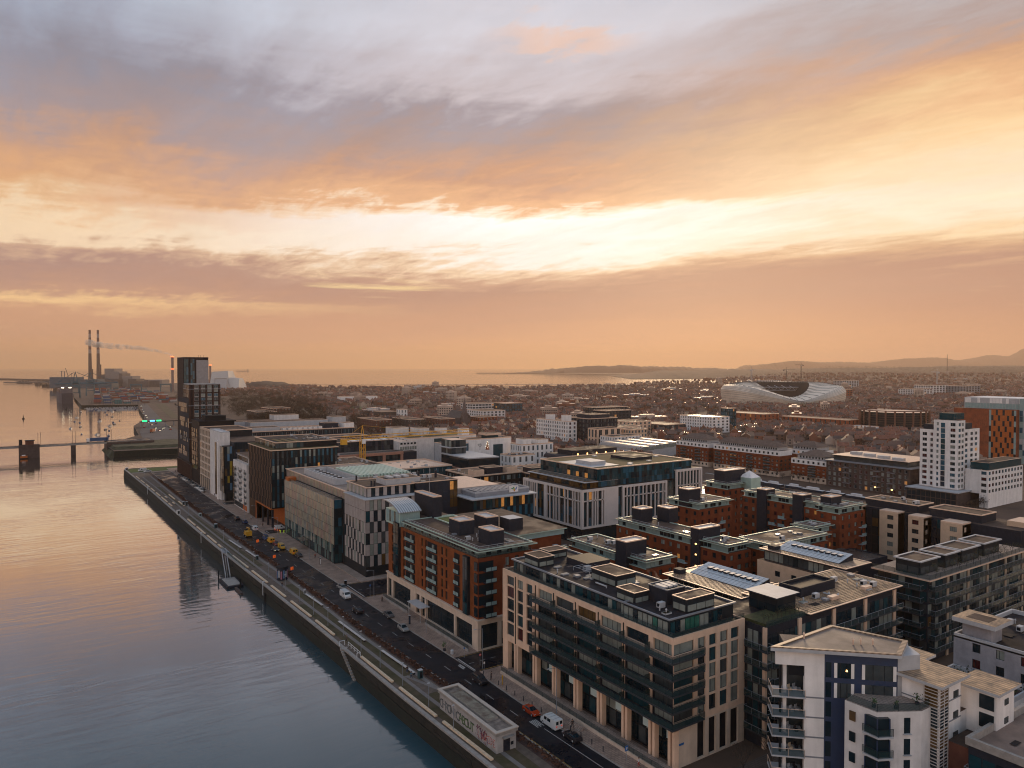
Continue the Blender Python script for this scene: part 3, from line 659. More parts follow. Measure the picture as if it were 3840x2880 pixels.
core(B, 93.4, 109.4, 154, 206.2, 0.1, 22.9, brickd, felt); MB().box(93.4, 109.4, 196.2, 206.5, 22.9, 24.65, 0, 1).build('top_storey', [mintw, felt], B)
# pale stone two storey base
wall(B, 'W', 92.6, 153.0, 206.9, 0, 7.6, [(203.6, 206.2), (190.6, 202.6), (184.8, 187.2), (181.6, 183.8), (165.0, 180.6), (155.8, 164.2)], [(.4, 5.9)], palestone, .6, glass=[GD, GT, GD, GT], mull=7, tr=2, wname='shop_window', lit=.0)
wall(B, 'S', 153.0, 92.6, 110, 0, 7.6, [(93.6, 98.6), (99.6, 104), (105, 109)], [(.4, 6.4)], palestone, .5, glass=[GD, GT], mull=3, tr=1, wname='shop_window')
MB().box(92.3, 110, 152.7, 207, 7.35, 7.75).build('cornice', palestone, B)
cp = MB().box(89.6, 92.6, 178.5, 186.5, 4.1, 4.3).build('entrance_canopy', lgrey, B)
for y in (179, 186): MB().bar((89.9, y, .1), (89.9, y, 4.1), .09).build('post', lgrey, B)
# mint top storey
core(B, 93.9, 108.8, 154.4, 196.0, 22.85, 24.6, mintw, felt, 'top_storey')
panels(B, 'W', 93.9, 155, 195.5, 26, 22.95, 24.5, 1, lambda i, j: GD if i % 3 == 1 or rnd.random() < .25 else mintw, .25, .1)
panels(B, 'S', 154.4, 94.2, 108.5, 9, 22.95, 24.5, 1, lambda i, j: GD if i % 2 else mintw, .25, .1)
MB().prism([(92.4, 152.6), (110.4, 152.6), (110.4, 196.2), (92.4, 196.2)], 24.55, 24.85, 0, 1).build('cornice', [mint, felt], B)
edge(B, 93.4, 109.6, 153.4, 196.0, 24.85, .25, .25, mint); railing(B, [(93.7, 195), (93.7, 153.8), (109.4, 153.8)], 24.85, .9, 2.4, 'roof_railing', lgrey, False)
railing(B, [(92.9, 195.5), (92.9, 153.4), (108.9, 153.4)], 22.92, .95, 2.0, 'terrace_railing')
for x0, x1, y0, y1, z1 in ((97.3, 102, 170.3, 176, 28.6), (106.4, 110.4, 171.2, 177.8, 28.4), (98, 102.0, 155.6, 161.6, 28.6)):
    MB().box(x0, x1, y0, y1, 24.7, z1, 0, 1).build('lift_tower', [slate, lgrey], B); edge(B, x0, x1, y0, y1, z1, .3, .25, coping)
MB().box(102.4, 105.3, 195, 207.6, 24.6, 31, 0, 1).build('lift_tower', [slate, lgrey], B); edge(B, 102.4, 105.3, 195, 207.6, 31, .35, .25, coping)
MB().bar((103.8, 200, 31), (103.8, 200, 40), .05).build('mast', lgrey, B)
# arched room: profile in Y-Z, extruded along X
prof = [(208.0, 29.6), (206, 29.7), (203.5, 29.5), (201, 29.0), (198.8, 28.2), (197, 27.2)]
b = MB()
for (ya, za), (yb, zb) in zip(prof, prof[1:]):
    b.quad([(91.9, ya, za), (99.6, ya, za), (99.6, yb, zb), (91.9, yb, zb)]); b.quad([(91.9, ya, za-.25), (99.6, ya, za-.25), (99.6, yb, zb-.25), (91.9, yb, zb-.25)])
    b.quad([(91.9, ya, za), (91.9, yb, zb), (91.9, yb, zb-.25), (91.9, ya, za-.25)])
b.quad([(91.9, 197, 27.2), (99.6, 197, 27.2), (99.6, 197, 26.95), (91.9, 197, 26.95)])
b.build('arched_roof', zinc, B)
b = MB(); b.prism([(92.6, 197.6), (99.2, 197.6), (99.2, 207.4), (92.6, 207.4)], 22.85, 27.2)
b.build('roof_room', mint, B)
panels(B, 'W', 92.6, 198, 207, 8, 23.4, 27.0, 1, lambda i, j: GT if i in (2, 5) else mintw, .12, .1)
panels(B, 'S', 197.6, 92.7, 99.1, 9, 23.0, 26.9, 1, lambda i, j: mintw, .06, .06, 'cladding_panel')
MB().box(102.2, 108.5, 184, 193.4, 24.85, 25.05).build('green_roof', grassg, B); edge(B, 102, 108.8, 183.6, 193.8, 25.0, .3, .3, mint)
rooftop_kit(B, 94.5, 107.5, 156, 184, 24.86, 12, 9)
core(B, 109.4, 127, 164, 196, 0, 22.9, brick, felt, 'rear_wing'); MB().box(108.8, 127.6, 163.4, 196.6, 22.9, 24.4, 0, 1).build('top_storey', [mintw, felt], B)
MB().box(108.2, 128.2, 162.8, 197.2, 24.4, 24.65, 0, 1).build('cornice', [mint, felt], B)
MB().box(112, 116.5, 168, 173, 24.6, 28, 0, 1).build('lift_tower', [slate, lgrey], B)
bw = thing('retaining_wall', 'low wall with glass balustrade and steps before the red brick block', 'wall', (90.4, 154, 0))
for y0, y1 in ((154, 177), (188, 205)): MB().box(90.3, 90.6, y0, y1, .1, .8).build('coping', concrete, bw); railing(bw, [(90.45, y1), (90.45, y0)], .8, 1.0, 2.4)

# ================================================================== C chequered office
C = thing('office_building', 'office block chequered with grey panels and tall dark windows', 'building', (94, 227, 0))
core(C, 94.25, 113.7, 227.2, 246, 0, 26.1, dkmetal, felt)
PP = mat('grey_pink_panel', (.36, .31, .295), .6, var=.12); PQ = mat('taupe_panel', (.33, .28, .265), .6, var=.12)
def chk(n0):
    def f(i, j):
        if (i+j+n0) % 2: return (rnd.choice([PP, PP, PQ]), 'panel')
        return (rnd.choice([GD, GT, GD, GP, GG] if rnd.random() > .05 else [GA]), 'window')
    return f
panels(C, 'W', 94.2, 227.2, 246, 13, 3.8, 26.2, 6, lambda i, j: (rnd.choice([PP, PQ, PP]) if (i+j) % 2 or j > 3 else rnd.choice([GP, GG, GD]), 'panel'), .12)
panels(C, 'S', 227.2, 94.2, 113.6, 14, 3.8, 26.2, 6, chk(0), .12)
MB().box(94.6, 113.4, 227.8, 246, .1, 3.8).build('ground_floor', GD, C)
for x in (94.5, 99, 104, 109, 113.2): MB().cyl(x, 227.5, 0, 3.8, .25, 8).build('column', grey, C)
for y in (233, 239, 245.6): MB().cyl(94.5, y, 0, 3.8, .25, 8).build('column', grey, C)
MB().box(93.7, 114, 226.7, 246.2, 26.1, 26.4).build('ledge', lgrey, C)
core(C, 96.1, 113.7, 230.8, 248.7, 26.3, 29.5, dkmetal, felt, 'upper_storey')
panels(C, 'S', 230.8, 96.2, 113.6, 12, 26.5, 29.4, 1, lambda i, j: (GD if i % 2 else PP, 'panel'), .1); panels(C, 'W', 96.1, 231, 248.5, 10, 26.5, 29.4, 1, lambda i, j: (GP if i % 2 else PP, 'panel'), .1)
edge(C, 95.8, 114, 230.5, 249, 29.5, .3, .3, coping)
MB().box(103.9, 117, 233, 241, 29.5, 31.4, 0, 1).build('plant_screen', [lgrey, felt], C); edge(C, 103.9, 117, 233, 241, 31.4, .12, .15, coping)
for k in range(3): MB().box(106+3*k, 107.8+3*k, 235, 239, 31.2, 32.0).build('condenser', lgrey, C)
for x, y in ((98.5, 232.5), (99.6, 232.5), (98.9, 247)): MB().cyl(x, y, 29.5, 31.6, .35, 8).build('flue', slate, C)
b = MB(); b.prism([(91, 223.5), (94, 223.2), (114, 223.4), (114, 227), (93, 247), (91, 247)], .14, .5); b.build('plinth', pave2, C)
# ================================================================== D glass office
D = thing('office_building', 'long glass office with pale upright panes and a set back top floor', 'building', (91.7, 250.4, 0))
DG = [glassm('pane_sage', (.27, .25, .20), .22, 1.6), glassm('pane_pink', (.30, .22, .19), .22, 1.6), glassm('pane_grey', (.23, .235, .215), .18, 1.6), glassm('pane_teal', (.10, .15, .14), .12, 1.7), glassm('pane_sand', (.33, .27, .20), .25, 1.6)]
core(D, 91.95, 96, 250.6, 309.2, 0, 22.9, dkmetal, pave2)
def dpane(i, j):
    if j == 0: return rnd.choice([GD, GT, DG[3]])
    if j == 1: return rnd.choice([DG[3], GT, DG[2], DG[3]])
    return rnd.choice([DG[0], DG[1], DG[2], DG[0], DG[4]])
panels(D, 'W', 91.9, 250.6, 309.2, 42, 0.4, 23.0, 7, dpane, .13, .1)
panels(D, 'S', 250.5, 92, 96, 3, .4, 23, 7, lambda i, j: rnd.choice([GT, GD, GB, GD]), .15)
core(D, 95.0, 129, 246.2, 316.9, 0, 26.2, dkmetal, mat('gravel_roof', (.24, .18, .15), .6, var=.35, vs=.2, kind='felt'), 'main_block')
panels(D, 'W', 95, 246.4, 316.7, 46, 23.3, 26.1, 1, lambda i, j: rnd.choice([DG[4], DG[0], DG[1]]), .13, .08)
panels(D, 'S', 246.2, 95.2, 104, 6, .4, 26.1, 7, lambda i, j: rnd.choice([DG[3], GT, GD, DG[2]]), .15)
edge(D, 94.6, 129.2, 246.0, 317.2, 26.2, .3, .4, coping); railing(D, [(92.1, 309), (92.1, 250.8), (95, 250.8)], 23, .9, 2.5, 'terrace_railing')
parapet(D, 96.6, 106.5, 263, 298, 26.2, 2.3, .35, lgrey, 'plant_screen')
for k in range(7):
    y = 267+4.2*k; o = MB().box(99, 102.4, y, y+2.6, 26.3, 28.0).build('condenser', lgrey, D)
    MB().cyl(100.7, y+1.3, 28.0, 28.25, .95, 10).build('fan', black, o)
MB().box(91.6, 94.9, 303, 307, 23, 24.4).build('terrace_cabin', orange, D)
cp = MB().box(88.6, 91.7, 277, 284, 3.3, 3.5).build('entrance_canopy', GT, D)
b = MB(); n = 15
for k in range(n):
    x = 107.5+21*k/n; b.prism([(x, 264), (x+.9, 264), (x+.9, 291), (x, 291)], 28.1, 28.9); 
b.build('roof_louvres', mint, D, kind='stuff'); MB().box(107, 129, 263.5, 291.5, 26.2, 28.1, 0, 1).build('atrium_roof', [lgrey, coping], D)
MB().box(105, 128, 250, 262, 26.2, 28.4, 0, 1).build('plant_room', [lgrey, felt], D); rooftop_kit(D, 107, 128, 250.5, 261.5, 28.4, 12, 5)
rooftop_kit(D, 107, 128, 293, 315, 26.3, 10, 6)
# navy block and stair behind C
E1 = thing('office_building', 'navy clad rear office with a lit glass stair behind the chequered block', 'building', (114, 229, 0))
core(E1, 114, 130.4, 229.5, 246, 0, 29.8, navy, felt); edge(E1, 113.8, 130.6, 229.3, 246.2, 29.8, .25, .3, coping)
panels(E1, 'S', 229.5, 114.1, 127, 9, 1, 29.4, 8, lambda i, j: navy, .05, .05, 'cladding_panel')
panels(E1, 'S', 229.5, 127.2, 130.3, 2, 20, 29.4, 3, lambda i, j: LIT if j == 2 and i == 0 else GA, .15)
rooftop_kit(E1, 115, 130, 231, 245, 29.8, 10, 12)
for x in (119, 126): MB().cyl(x, 238, 29.8, 32.4, .45, 8).build('flue', slate, E1)
MB().box(130.5, 150, 232, 258, 0, 26, 0, 1).build('wing', [PQ, coping], E1)
# ================================================================== blue chequered wing with a logo board
F1 = thing('office_building', 'blue chequered office wing with a white logo board on its roof', 'building', (130, 219, 0))
core(F1, 131, 157, 219.6, 232, 0, 23.6, dkmetal, grey)
panels(F1, 'S', 219.6, 131.2, 156.9, 20, 1, 19.9, 5, lambda i, j: (GB if (i+j) % 2 else GD, 'window' if (i+j) % 2 == 0 else 'panel'), .14)
panels(F1, 'S', 219.6, 131.2, 156.9, 20, 20.1, 23.5, 1, lambda i, j: LIT if rnd.random() < .05 else rnd.choice([GD, GT, GA, GG]), .14)
MB().box(130, 158, 218.4, 233, 23.6, 24.0).build('roof_overhang', lgrey, F1)
core(F1, 133, 156.5, 221.5, 231, 24.0, 25.4, grey, mat('roof_plant_floor', (.07, .075, .09), .5, var=.4, vs=.6), 'plant_deck'); edge(F1, 133, 156.5, 221.5, 231, 25.4, .5, .2, lgrey)
for k in range(12): MB().box(135+1.6*k, 136+1.6*k, 223, 230, 25.4, 25.8).build('roof_duct', grey, F1)
lb = MB().box(147.4, 151.3, 221.2, 221.35, 24.6, 26.9).build('logo_board', white, F1)
b = MB()      # small bird-like mark: two green strokes, a yellow body, an orange breast, a blue tail
for pts, m in (([(148.0, 26.2), (148.9, 26.0), (149.3, 25.5), (148.5, 25.7)], 0), ([(148.9, 26.5), (149.5, 26.4), (149.6, 25.6), (149.2, 25.8)], 0), ([(149.1, 25.6), (149.8, 25.9), (149.9, 25.2), (149.3, 24.95)], 1), ([(149.2, 25.2), (149.9, 25.4), (149.8, 24.8), (149.4, 24.75)], 2), ([(149.9, 25.6), (150.7, 26.5), (150.9, 26.3), (150.2, 25.2)], 3)):
    b.quad([(x, 221.17, z) for x, z in pts], m)
b.build('logo', [mat('logo_green', (.02, .22, .07), var=0), mat('logo_yellow', (.7, .5, .05), var=0), mat('logo_orange', (.7, .2, .03), var=0), mat('logo_blue', (.02, .08, .35), var=0)], lb)
# ================================================================== E finned dark office
E = thing('office_building', 'dark office with upright bronze fins and an orange entrance recess', 'building', (89.7, 320, 0))
E_b = MB(); E_b.box(90.1, 119.9, 347, 360.2, 0, 33.8, 0, 1); E_b.box(90.1, 119.9, 322.0, 347, 8.4, 33.8, 0, 1); E_b.box(97, 119.9, 322.0, 347, 0, 8.4, 0, 1)
E_b.build('core', [black, greenroof], E)
panels(E, 'W', 90.1, 322, 360, 40, 8.6, 33.6, 7, lambda i, j: black if (i*7+j*3) % 5 else slate, .4, .06, stuff=True, name='glazing')
for j in range(7):
    for k in range(15):
        y = 322.4+37*k/14+(.8 if j % 2 else 0); z0 = 8.5+3.62*j if (y < 347) else 8.5+3.62*j
        MB  # each fin is one part
        inst('fin', PC.setdefault('fin', MB().box(-.1, 0, -.08, .08, 0, 3.5).mesh('fin', bronze)), E, (90.05, y, z0))
for k in range(8): inst('fin', PC.setdefault('finlow', MB().box(-.1, 0, -.08, .08, 0, 8.2).mesh('fin', bronze)), E, (90.05, 348+1.6*k, .2))
b = MB(); b.box(89.6, 97, 347.0, 347.25, 0, 8.4); b.box(89.5, 97, 322, 347.2, 8.1, 8.5); b.box(96.8, 97, 322, 347, 0, 8.2); b.box(97.0, 119.9, 321.7, 322.0, 7.6, 8.6)
b.build('portal_lining', orange, E)
for y in (323, 330, 338): MB().box(90.2, 91, y-.4, y+.4, 0, 8.2).build('column', slate, E)
def efn(i, j):
    if j == 7-1 and False: return None
    r = rnd.random()
    if i % 2: return rnd.choice([black, black, GD])
    return LIT if r < .05 else rnd.choice([GB, GT, GD, GP, GG, GB])
panels(E, 'S', 322.0, 90.3, 119.7, 29, 8.9, 33.5, 8, efn, .12)
panels(E, 'S', 322.0, 97.3, 119.7, 12, .3, 7.4, 2, lambda i, j: rnd.choice([GD, GT, GA]), .15)
MB().box(89.6, 120.2, 321.6, 360.5, 33.8, 34.2, 0, 1).build('roof_ledge', [coping, greenroof], E)
core(E, 93, 121, 326, 360.5, 34.2, 36.7, dkmetal, feltd, 'penthouse')
panels(E, 'W', 93, 326.2, 360.3, 24, 34.3, 36.5, 1, lambda i, j: rnd.choice([GA, GG, GD, GP]), .12)
panels(E, 'S', 326, 93.1, 105.4, 8, 34.3, 36.5, 1, lambda i, j: rnd.choice([GG, GT, GP]), .12)
panels(E, 'S', 326, 105.6, 120.9, 1, 34.3, 36.6, 1, lambda i, j: black, .1)
edge(E, 92.8, 121.2, 325.8, 360.8, 36.7, .35, .3, coping)
for x in (96, 99.5, 103): MB().box(x, x+2.2, 329, 344, 36.7, 36.85).build('green_roof', greenroof, E)
rooftop_kit(E, 106, 120, 330, 358, 36.7, 14, 15)
# ================================================================== F small white block
F = thing('apartment_building', 'narrow white apartment block squeezed beside the finned office', 'building', (89.5, 362, 0))
fz = [(3.6+2.9*k+.6, 3.6+2.9*k+2.4) for k in range(6)]
wall(F, 'W', 89.5, 362, 389.5, 3.4, 22.6, even(362.5, 386, 8, .5), fz, white2, .3, glass=[GD, GA, GG, GD, GP], mull=1)
for k in range(6):
    for i in (1, 3, 5): balcony(F, 88.7, 89.5, 363+5.2*(i-1)*.95, 365+5.2*(i-1)*.95, 3.6+2.9*k+.4, 'W', .15, grey, 1.0)
core(F, 89.9, 112, 362.2, 389.4, 0, 22.5, white2, felt); MB().box(89.5, 112, 362.0, 362.2, 0, 22.6).build('gable_wall', white2, F)
panels(F, 'W', 89.9, 362.4, 389, 12, .3, 3.2, 1, lambda i, j: orange if i in (0, 1, 2, 3) else GD, .5)
core(F, 91.4, 110, 366.6, 388, 22.5, 26.4, white2, felt, 'upper_storeys'); edge(F, 89.5, 112, 362, 389.5, 22.5, .9, .3, white2); MB().box(90.8, 111, 366, 389, 26.4, 26.8, 0, 1).build('roof_slab', [grey, felt], F)
panels(F, 'W', 91.4, 367, 387.6, 8, 23.4, 26, 1, lambda i, j: rnd.choice([GA, GG]), .5)
panels(F, 'W', 89.45, 386.4, 389.2, 2, 3.6, 20, 6, lambda i, j: GA if i else GD, .15)
# ================================================================== G white framed offices
G = thing('office_building', 'office with a white gridded frame on tall columns beside the dark tower', 'building', (88, 431.7, 0))
wall(G, 'W', 88, 432, 465.7, 7, 34.8, even(432.6, 465.2, 8, .72), [(7.6+3.9*k, 10.6+3.9*k) for k in range(7)], palestone, .5, glass=[GA, GG, GA, GD, GP], mull=1)
core(G, 88.6, 110, 432, 465.7, 0, 34.6, dkmetal, felt); 
for y in (432.6, 438, 443.6, 449, 454.6, 460, 465.2): MB().box(88.0, 88.9, y-.45, y+.45, 0, 7).build('pillar', palestone, G)
panels(G, 'W', 88.6, 433, 465, 12, .2, 6.6, 1, lambda i, j: GD, .2); edge(G, 88, 110, 432, 465.7, 34.6, .5, .4, coping)
G2 = thing('office_building', 'blank white office volume with the glass box and coloured panes at its corner', 'building', (87, 398.7, 0))
core(G2, 87, 91.6, 405.2, 431.9, 0, 35.8, white2, lgrey, 'white_volume'); edge(G2, 87, 91.6, 405.2, 431.9, 35.8, .4, .3, lgrey)
core(G2, 87.4, 92, 398.9, 405.2, 4.6, 29, dkmetal, felt, 'glass_box'); MB().box(86.4, 87, 414, 417, 2, 30).build('glazed_strip', GA, G2)
MB().box(86.0, 87.0, 408.3, 410.6, 0, 31.5).build('white_fin', white, G2)
panels(G2, 'W', 87.0, 398.9, 407.6, 7, 5, 28.8, 7, lambda i, j: rnd.choice([GA, DG[4], DG[4], GG]) if j > 2 else rnd.choice([GG, GA, DG[4]]), .12)
CY = mat('yellow_glass', (.30, .20, .015), .3, var=.1); CB = mat('blue_glass', (.07, .16, .26), .3, var=.1)
col = [[GD, GP, CB, GD], [GD, CB, GD, GD], [GD, GD, CY, GA], [GA, GD, CY, GD], [GD, CY, GD, GD], [GD, GD, CB, GD]]
core(G2, 92, 112, 399.2, 432, 4.6, 31, navy, felt, 'main_block')
panels(G2, 'S', 398.9, 87.5, 92.4, 4, 6, 29, 6, lambda i, j: col[5-j][i], .12)
panels(G2, 'S', 399.2, 92.5, 111.8, 14, 6, 30.6, 7, lambda i, j: rnd.choice([GD, GD, navy, GT, GA]), .12)
for x in (88, 92, 100, 108): MB().cyl(x, 399.8, 0, 4.6, .3, 8).build('column', slate, G2)
MB().box(88.5, 110, 401, 431, 0, 4.6).build('ground_floor', GD, G2)
G3 = thing('office_building', 'black framed block with amber panes tucked under the tower', 'building', (87.8, 466, 0))
core(G3, 87.8, 108, 465.9, 489.2, 0, 37.5, black, feltd); panels(G3, 'W', 87.8, 471.5, 489, 5, 8, 33.4, 9, lambda i, j: GA if i % 2 == 0 else rnd.choice([GA, GG, black]), .35)
MB().box(87.4, 109, 465.6, 489.4, 37.5, 38.1, 0, 1).build('roof_slab', [black, feltd], G3); MB().box(92, 104, 470, 480, 38.1, 41).build('roof_pavilion', black, G3)
# ================================================================== tower
T = thing('tower_block', 'tallest dark tower of brown fins and glass at the end of the quay', 'tower', (87.5, 495.2, 0))
core(T, 87.7, 102.8, 513.7, 536.7, 0, 76.3, mat('tower_cladding', (.03, .02, .02), .8, spec=.15, var=.25), feltd, 'tall_slab')
core(T, 87.7, 106.3, 495.2, 513.7, 0, 59.5, MATS['tower_cladding'], feltd, 'lower_slab')
TB = mat('tower_brown', (.065, .036, .03), .8, spec=.15, var=.2)
def tw(i, j): return TB if i % 3 == 0 else rnd.choice([GD, GD, GB, GT, GG]) if i % 3 == 1 else rnd.choice([slate, GD])
panels(T, 'W', 87.7, 514, 536.5, 15, 10.5, 76, 20, lambda i, j: TB if i % 2 else rnd.choice([slate, black, black]), .22, .14)
panels(T, 'W', 87.5, 496, 531, 10, 10.4, 50.8, 13, lambda i, j: rnd.choice([black, slate, GT, GD]) if (j % 3) else slate, .2, .12, 'glazing_bay')
panels(T, 'W', 87.7, 495.4, 513.5, 9, 51.2, 59.3, 3, lambda i, j: TB if i % 2 else rnd.choice([GD, GG, GP]), .22, .14)
panels(T, 'S', 513.7, 87.8, 90.6, 2, 60, 76, 6, lambda i, j: rnd.choice([GB, GT]), .12); panels(T, 'S', 513.7, 91.8, 94.3, 2, 60, 76, 6, lambda i, j: rnd.choice([GB, GD]), .12)
MB().box(95.4, 102.9, 513.45, 513.7, 59.6, 75.2).build('blank_panel', mat('tower_grey_panel', (.30, .27, .27), .7, var=.12), T)
pale_sp = mat('spandrel', (.36, .33, .31), .6, var=.1)
for j in range(15):
    z = 20+2.63*j
    for i in range(4):
        x = 90.6+3.9*i
        inst('window', winmesh(2.5, 1.7, rnd.choice([GD, GB, GG, GP, GT]), lgrey, 1), T, (x+1.3, 495.14, z+.5))
        if j % 2 == 0: inst('spandrel_panel', panelmesh(2.5, .42, pale_sp, .1, 'spandrel_panel'), T, (x+1.3, 495.15, z), 0)
for x in (88.0, 90.1, 94.0, 97.9, 101.8, 105.7): MB().box(x-.35, x+.35, 494.85, 495.2, 19, 59.6).build('pier', TB, T)
for j in range(4): MB().box(87.4, 106.5, 494.7, 513.7, 25+10.5*j, 25.3+10.5*j).build('floor_band', grey, T)
core(T, 86.9, 93, 490, 536, 0, 9.8, brown, feltd, 'podium')
for k in range(16): MB().box(86.5, 86.95, 490.6+2.8*k, 491.5+2.8*k, 0, 9.6).build('pier', TB, T)
edge(T, 87.6, 102.9, 513.7, 536.8, 76.3, .8, .25, slate); edge(T, 87.6, 106.4, 495.1, 513.6, 59.5, .5, .25, lgrey)
for x in (98, 99.2, 101): MB().bar((x, 520, 76.3), (x, 520, 78.6), .06).build('mast', slate, T)
# ================================================================== H white grid office
Hh = thing('office_building', 'office with white stone grid, stepped glass floors and sedum roof', 'building', (182, 221.8, 0))
fz_ = 6.0
core(Hh, 183, 245, 222.6, 262.3, 0, 21.6, GD, felt); MB().box(182.4, 228, 222.2, 262, 21.6, 22.0, 0, 1).build('roof_slab', [white, felt], Hh)
WG = mat('white_stone_grid', (.66, .57, .53), .7, var=.06, vs=.3)
def frame(face, c, a0, a1, z0, z1, cols, rows, d=.7):
    P = FP(face, c)
    def bx(u0, u1, w0, w1, dd=d):
        A, Bp = P(u0, w0, -.05), P(u1, w1, dd); MB().box(min(A[0], Bp[0]), max(A[0], Bp[0]), min(A[1], Bp[1]), max(A[1], Bp[1]), w0, w1).build('frame_bar', WG, Hh)
    bx(a0, a1, z1-1.0, z1); bx(a0, a1, z0, z0+.8); bx(a0, a0+1.0, z0+.8, z1-1); bx(a1-1.0, a1, z0+.8, z1-1)
    for u in cols: bx(u-.25, u+.25, z0+.8, z1-1, d-.2)
    for w in rows: bx(a0+1, a1-1, w-.2, w+.2, d-.25)
frame('W', 182, 221.8, 246, 6.5, 22, [224.2, 226.2, 227.8, 231, 233, 236.6, 238.6, 240.4, 243], [17.4])
frame('W', 182, 246, 262.3, 6.5, 22, [252.2, 254, 255.6, 257, 259, 260.4], [])
frame('S', 221.8, 182, 194.5, 6.5, 22, [185, 187.6, 189, 190.2, 192.6], [17.4])
MB().box(194.5, 201, 221.7, 222.5, 6.5, 22).build('stone_panel', WG, Hh)
frame('S', 221.8, 203.5, 229, 6.5, 22, [206, 208, 210, 212.5, 215, 217, 219.5, 222, 224, 226.5], [17.4])
frame('S', 221.6, 234.3, 250.6, 5, 26, [237, 239, 241, 243, 245, 247, 248.8], [19])
core(Hh, 234.6, 250.4, 222.4, 262, 0, 25.6, GT, felt, 'east_wing'); MB().box(234.3, 250.6, 222.3, 262, 25.6, 26, 0, 1).build('roof_slab', [WG, felt], Hh)
panels(Hh, 'W', 183, 223, 262, 26, 7, 21.3, 4, lambda i, j: LIT if rnd.random() < .02 else rnd.choice([GD, GT, GD, GA, GB, GG]), .1, .05)
panels(Hh, 'S', 222.6, 183.2, 234, 34, 7, 21.3, 4, lambda i, j: LIT if rnd.random() < .02 else rnd.choice([GD, GT, GD, GB]), .1, .05, stuff=True, name='glazing')
core(Hh, 185.5, 245, 223.6, 262, 22, 25.0, GA, pave2, 'set_back_floor')
panels(Hh, 'W', 185.5, 224, 261.6, 22, 22.1, 24.2, 1, lambda i, j: rnd.choice([GA, GD, GA, GA, GD]), .1)
panels(Hh, 'S', 223.6, 185.8, 200, 8, 22.1, 24.2, 1, lambda i, j: rnd.choice([GA, GA, GD]), .1)
MB().box(184.2, 202, 222.9, 262, 24.4, 24.7).build('canopy', lgrey, Hh); railing(Hh, [(185.6, 261), (185.6, 223.8), (201, 223.8)], 25, 1, 3, 'terrace_railing')
core(Hh, 191, 245, 223.0, 261.7, 25, 29.4, GT, greenroof, 'penthouse')
panels(Hh, 'W', 191, 223.3, 261.4, 20, 25.2, 29.2, 2, lambda i, j: LIT if (j == 0 and i in (3, 6, 9)) else rnd.choice([GT, GD, GG]), .1)
panels(Hh, 'S', 223.0, 191.3, 244.8, 36, 22.2, 29.2, 3, lambda i, j: rnd.choice([GT, GD, GT, GB]), .08, stuff=True, name='glazing')
edge(Hh, 190.8, 245.2, 222.8, 262, 29.4, .4, .35, coping); MB().box(192, 207, 228, 250, 29.45, 29.6).build('roof_terrace', lgrey, Hh); MB().box(196, 204, 233, 243, 29.6, 31).build('plant_room', lgrey, Hh)
MB().box(222, 234, 236, 250, 29.4, 30.6, 0, 1).build('plant_enclosure', [slate, feltd], Hh)
for x, y in ((211, 226), (214, 229), (217, 256), (226, 230), (240, 240)): MB().box(x, x+2, y, y+1.5, 29.4, 29.8).build('skylight', lgrey, Hh)
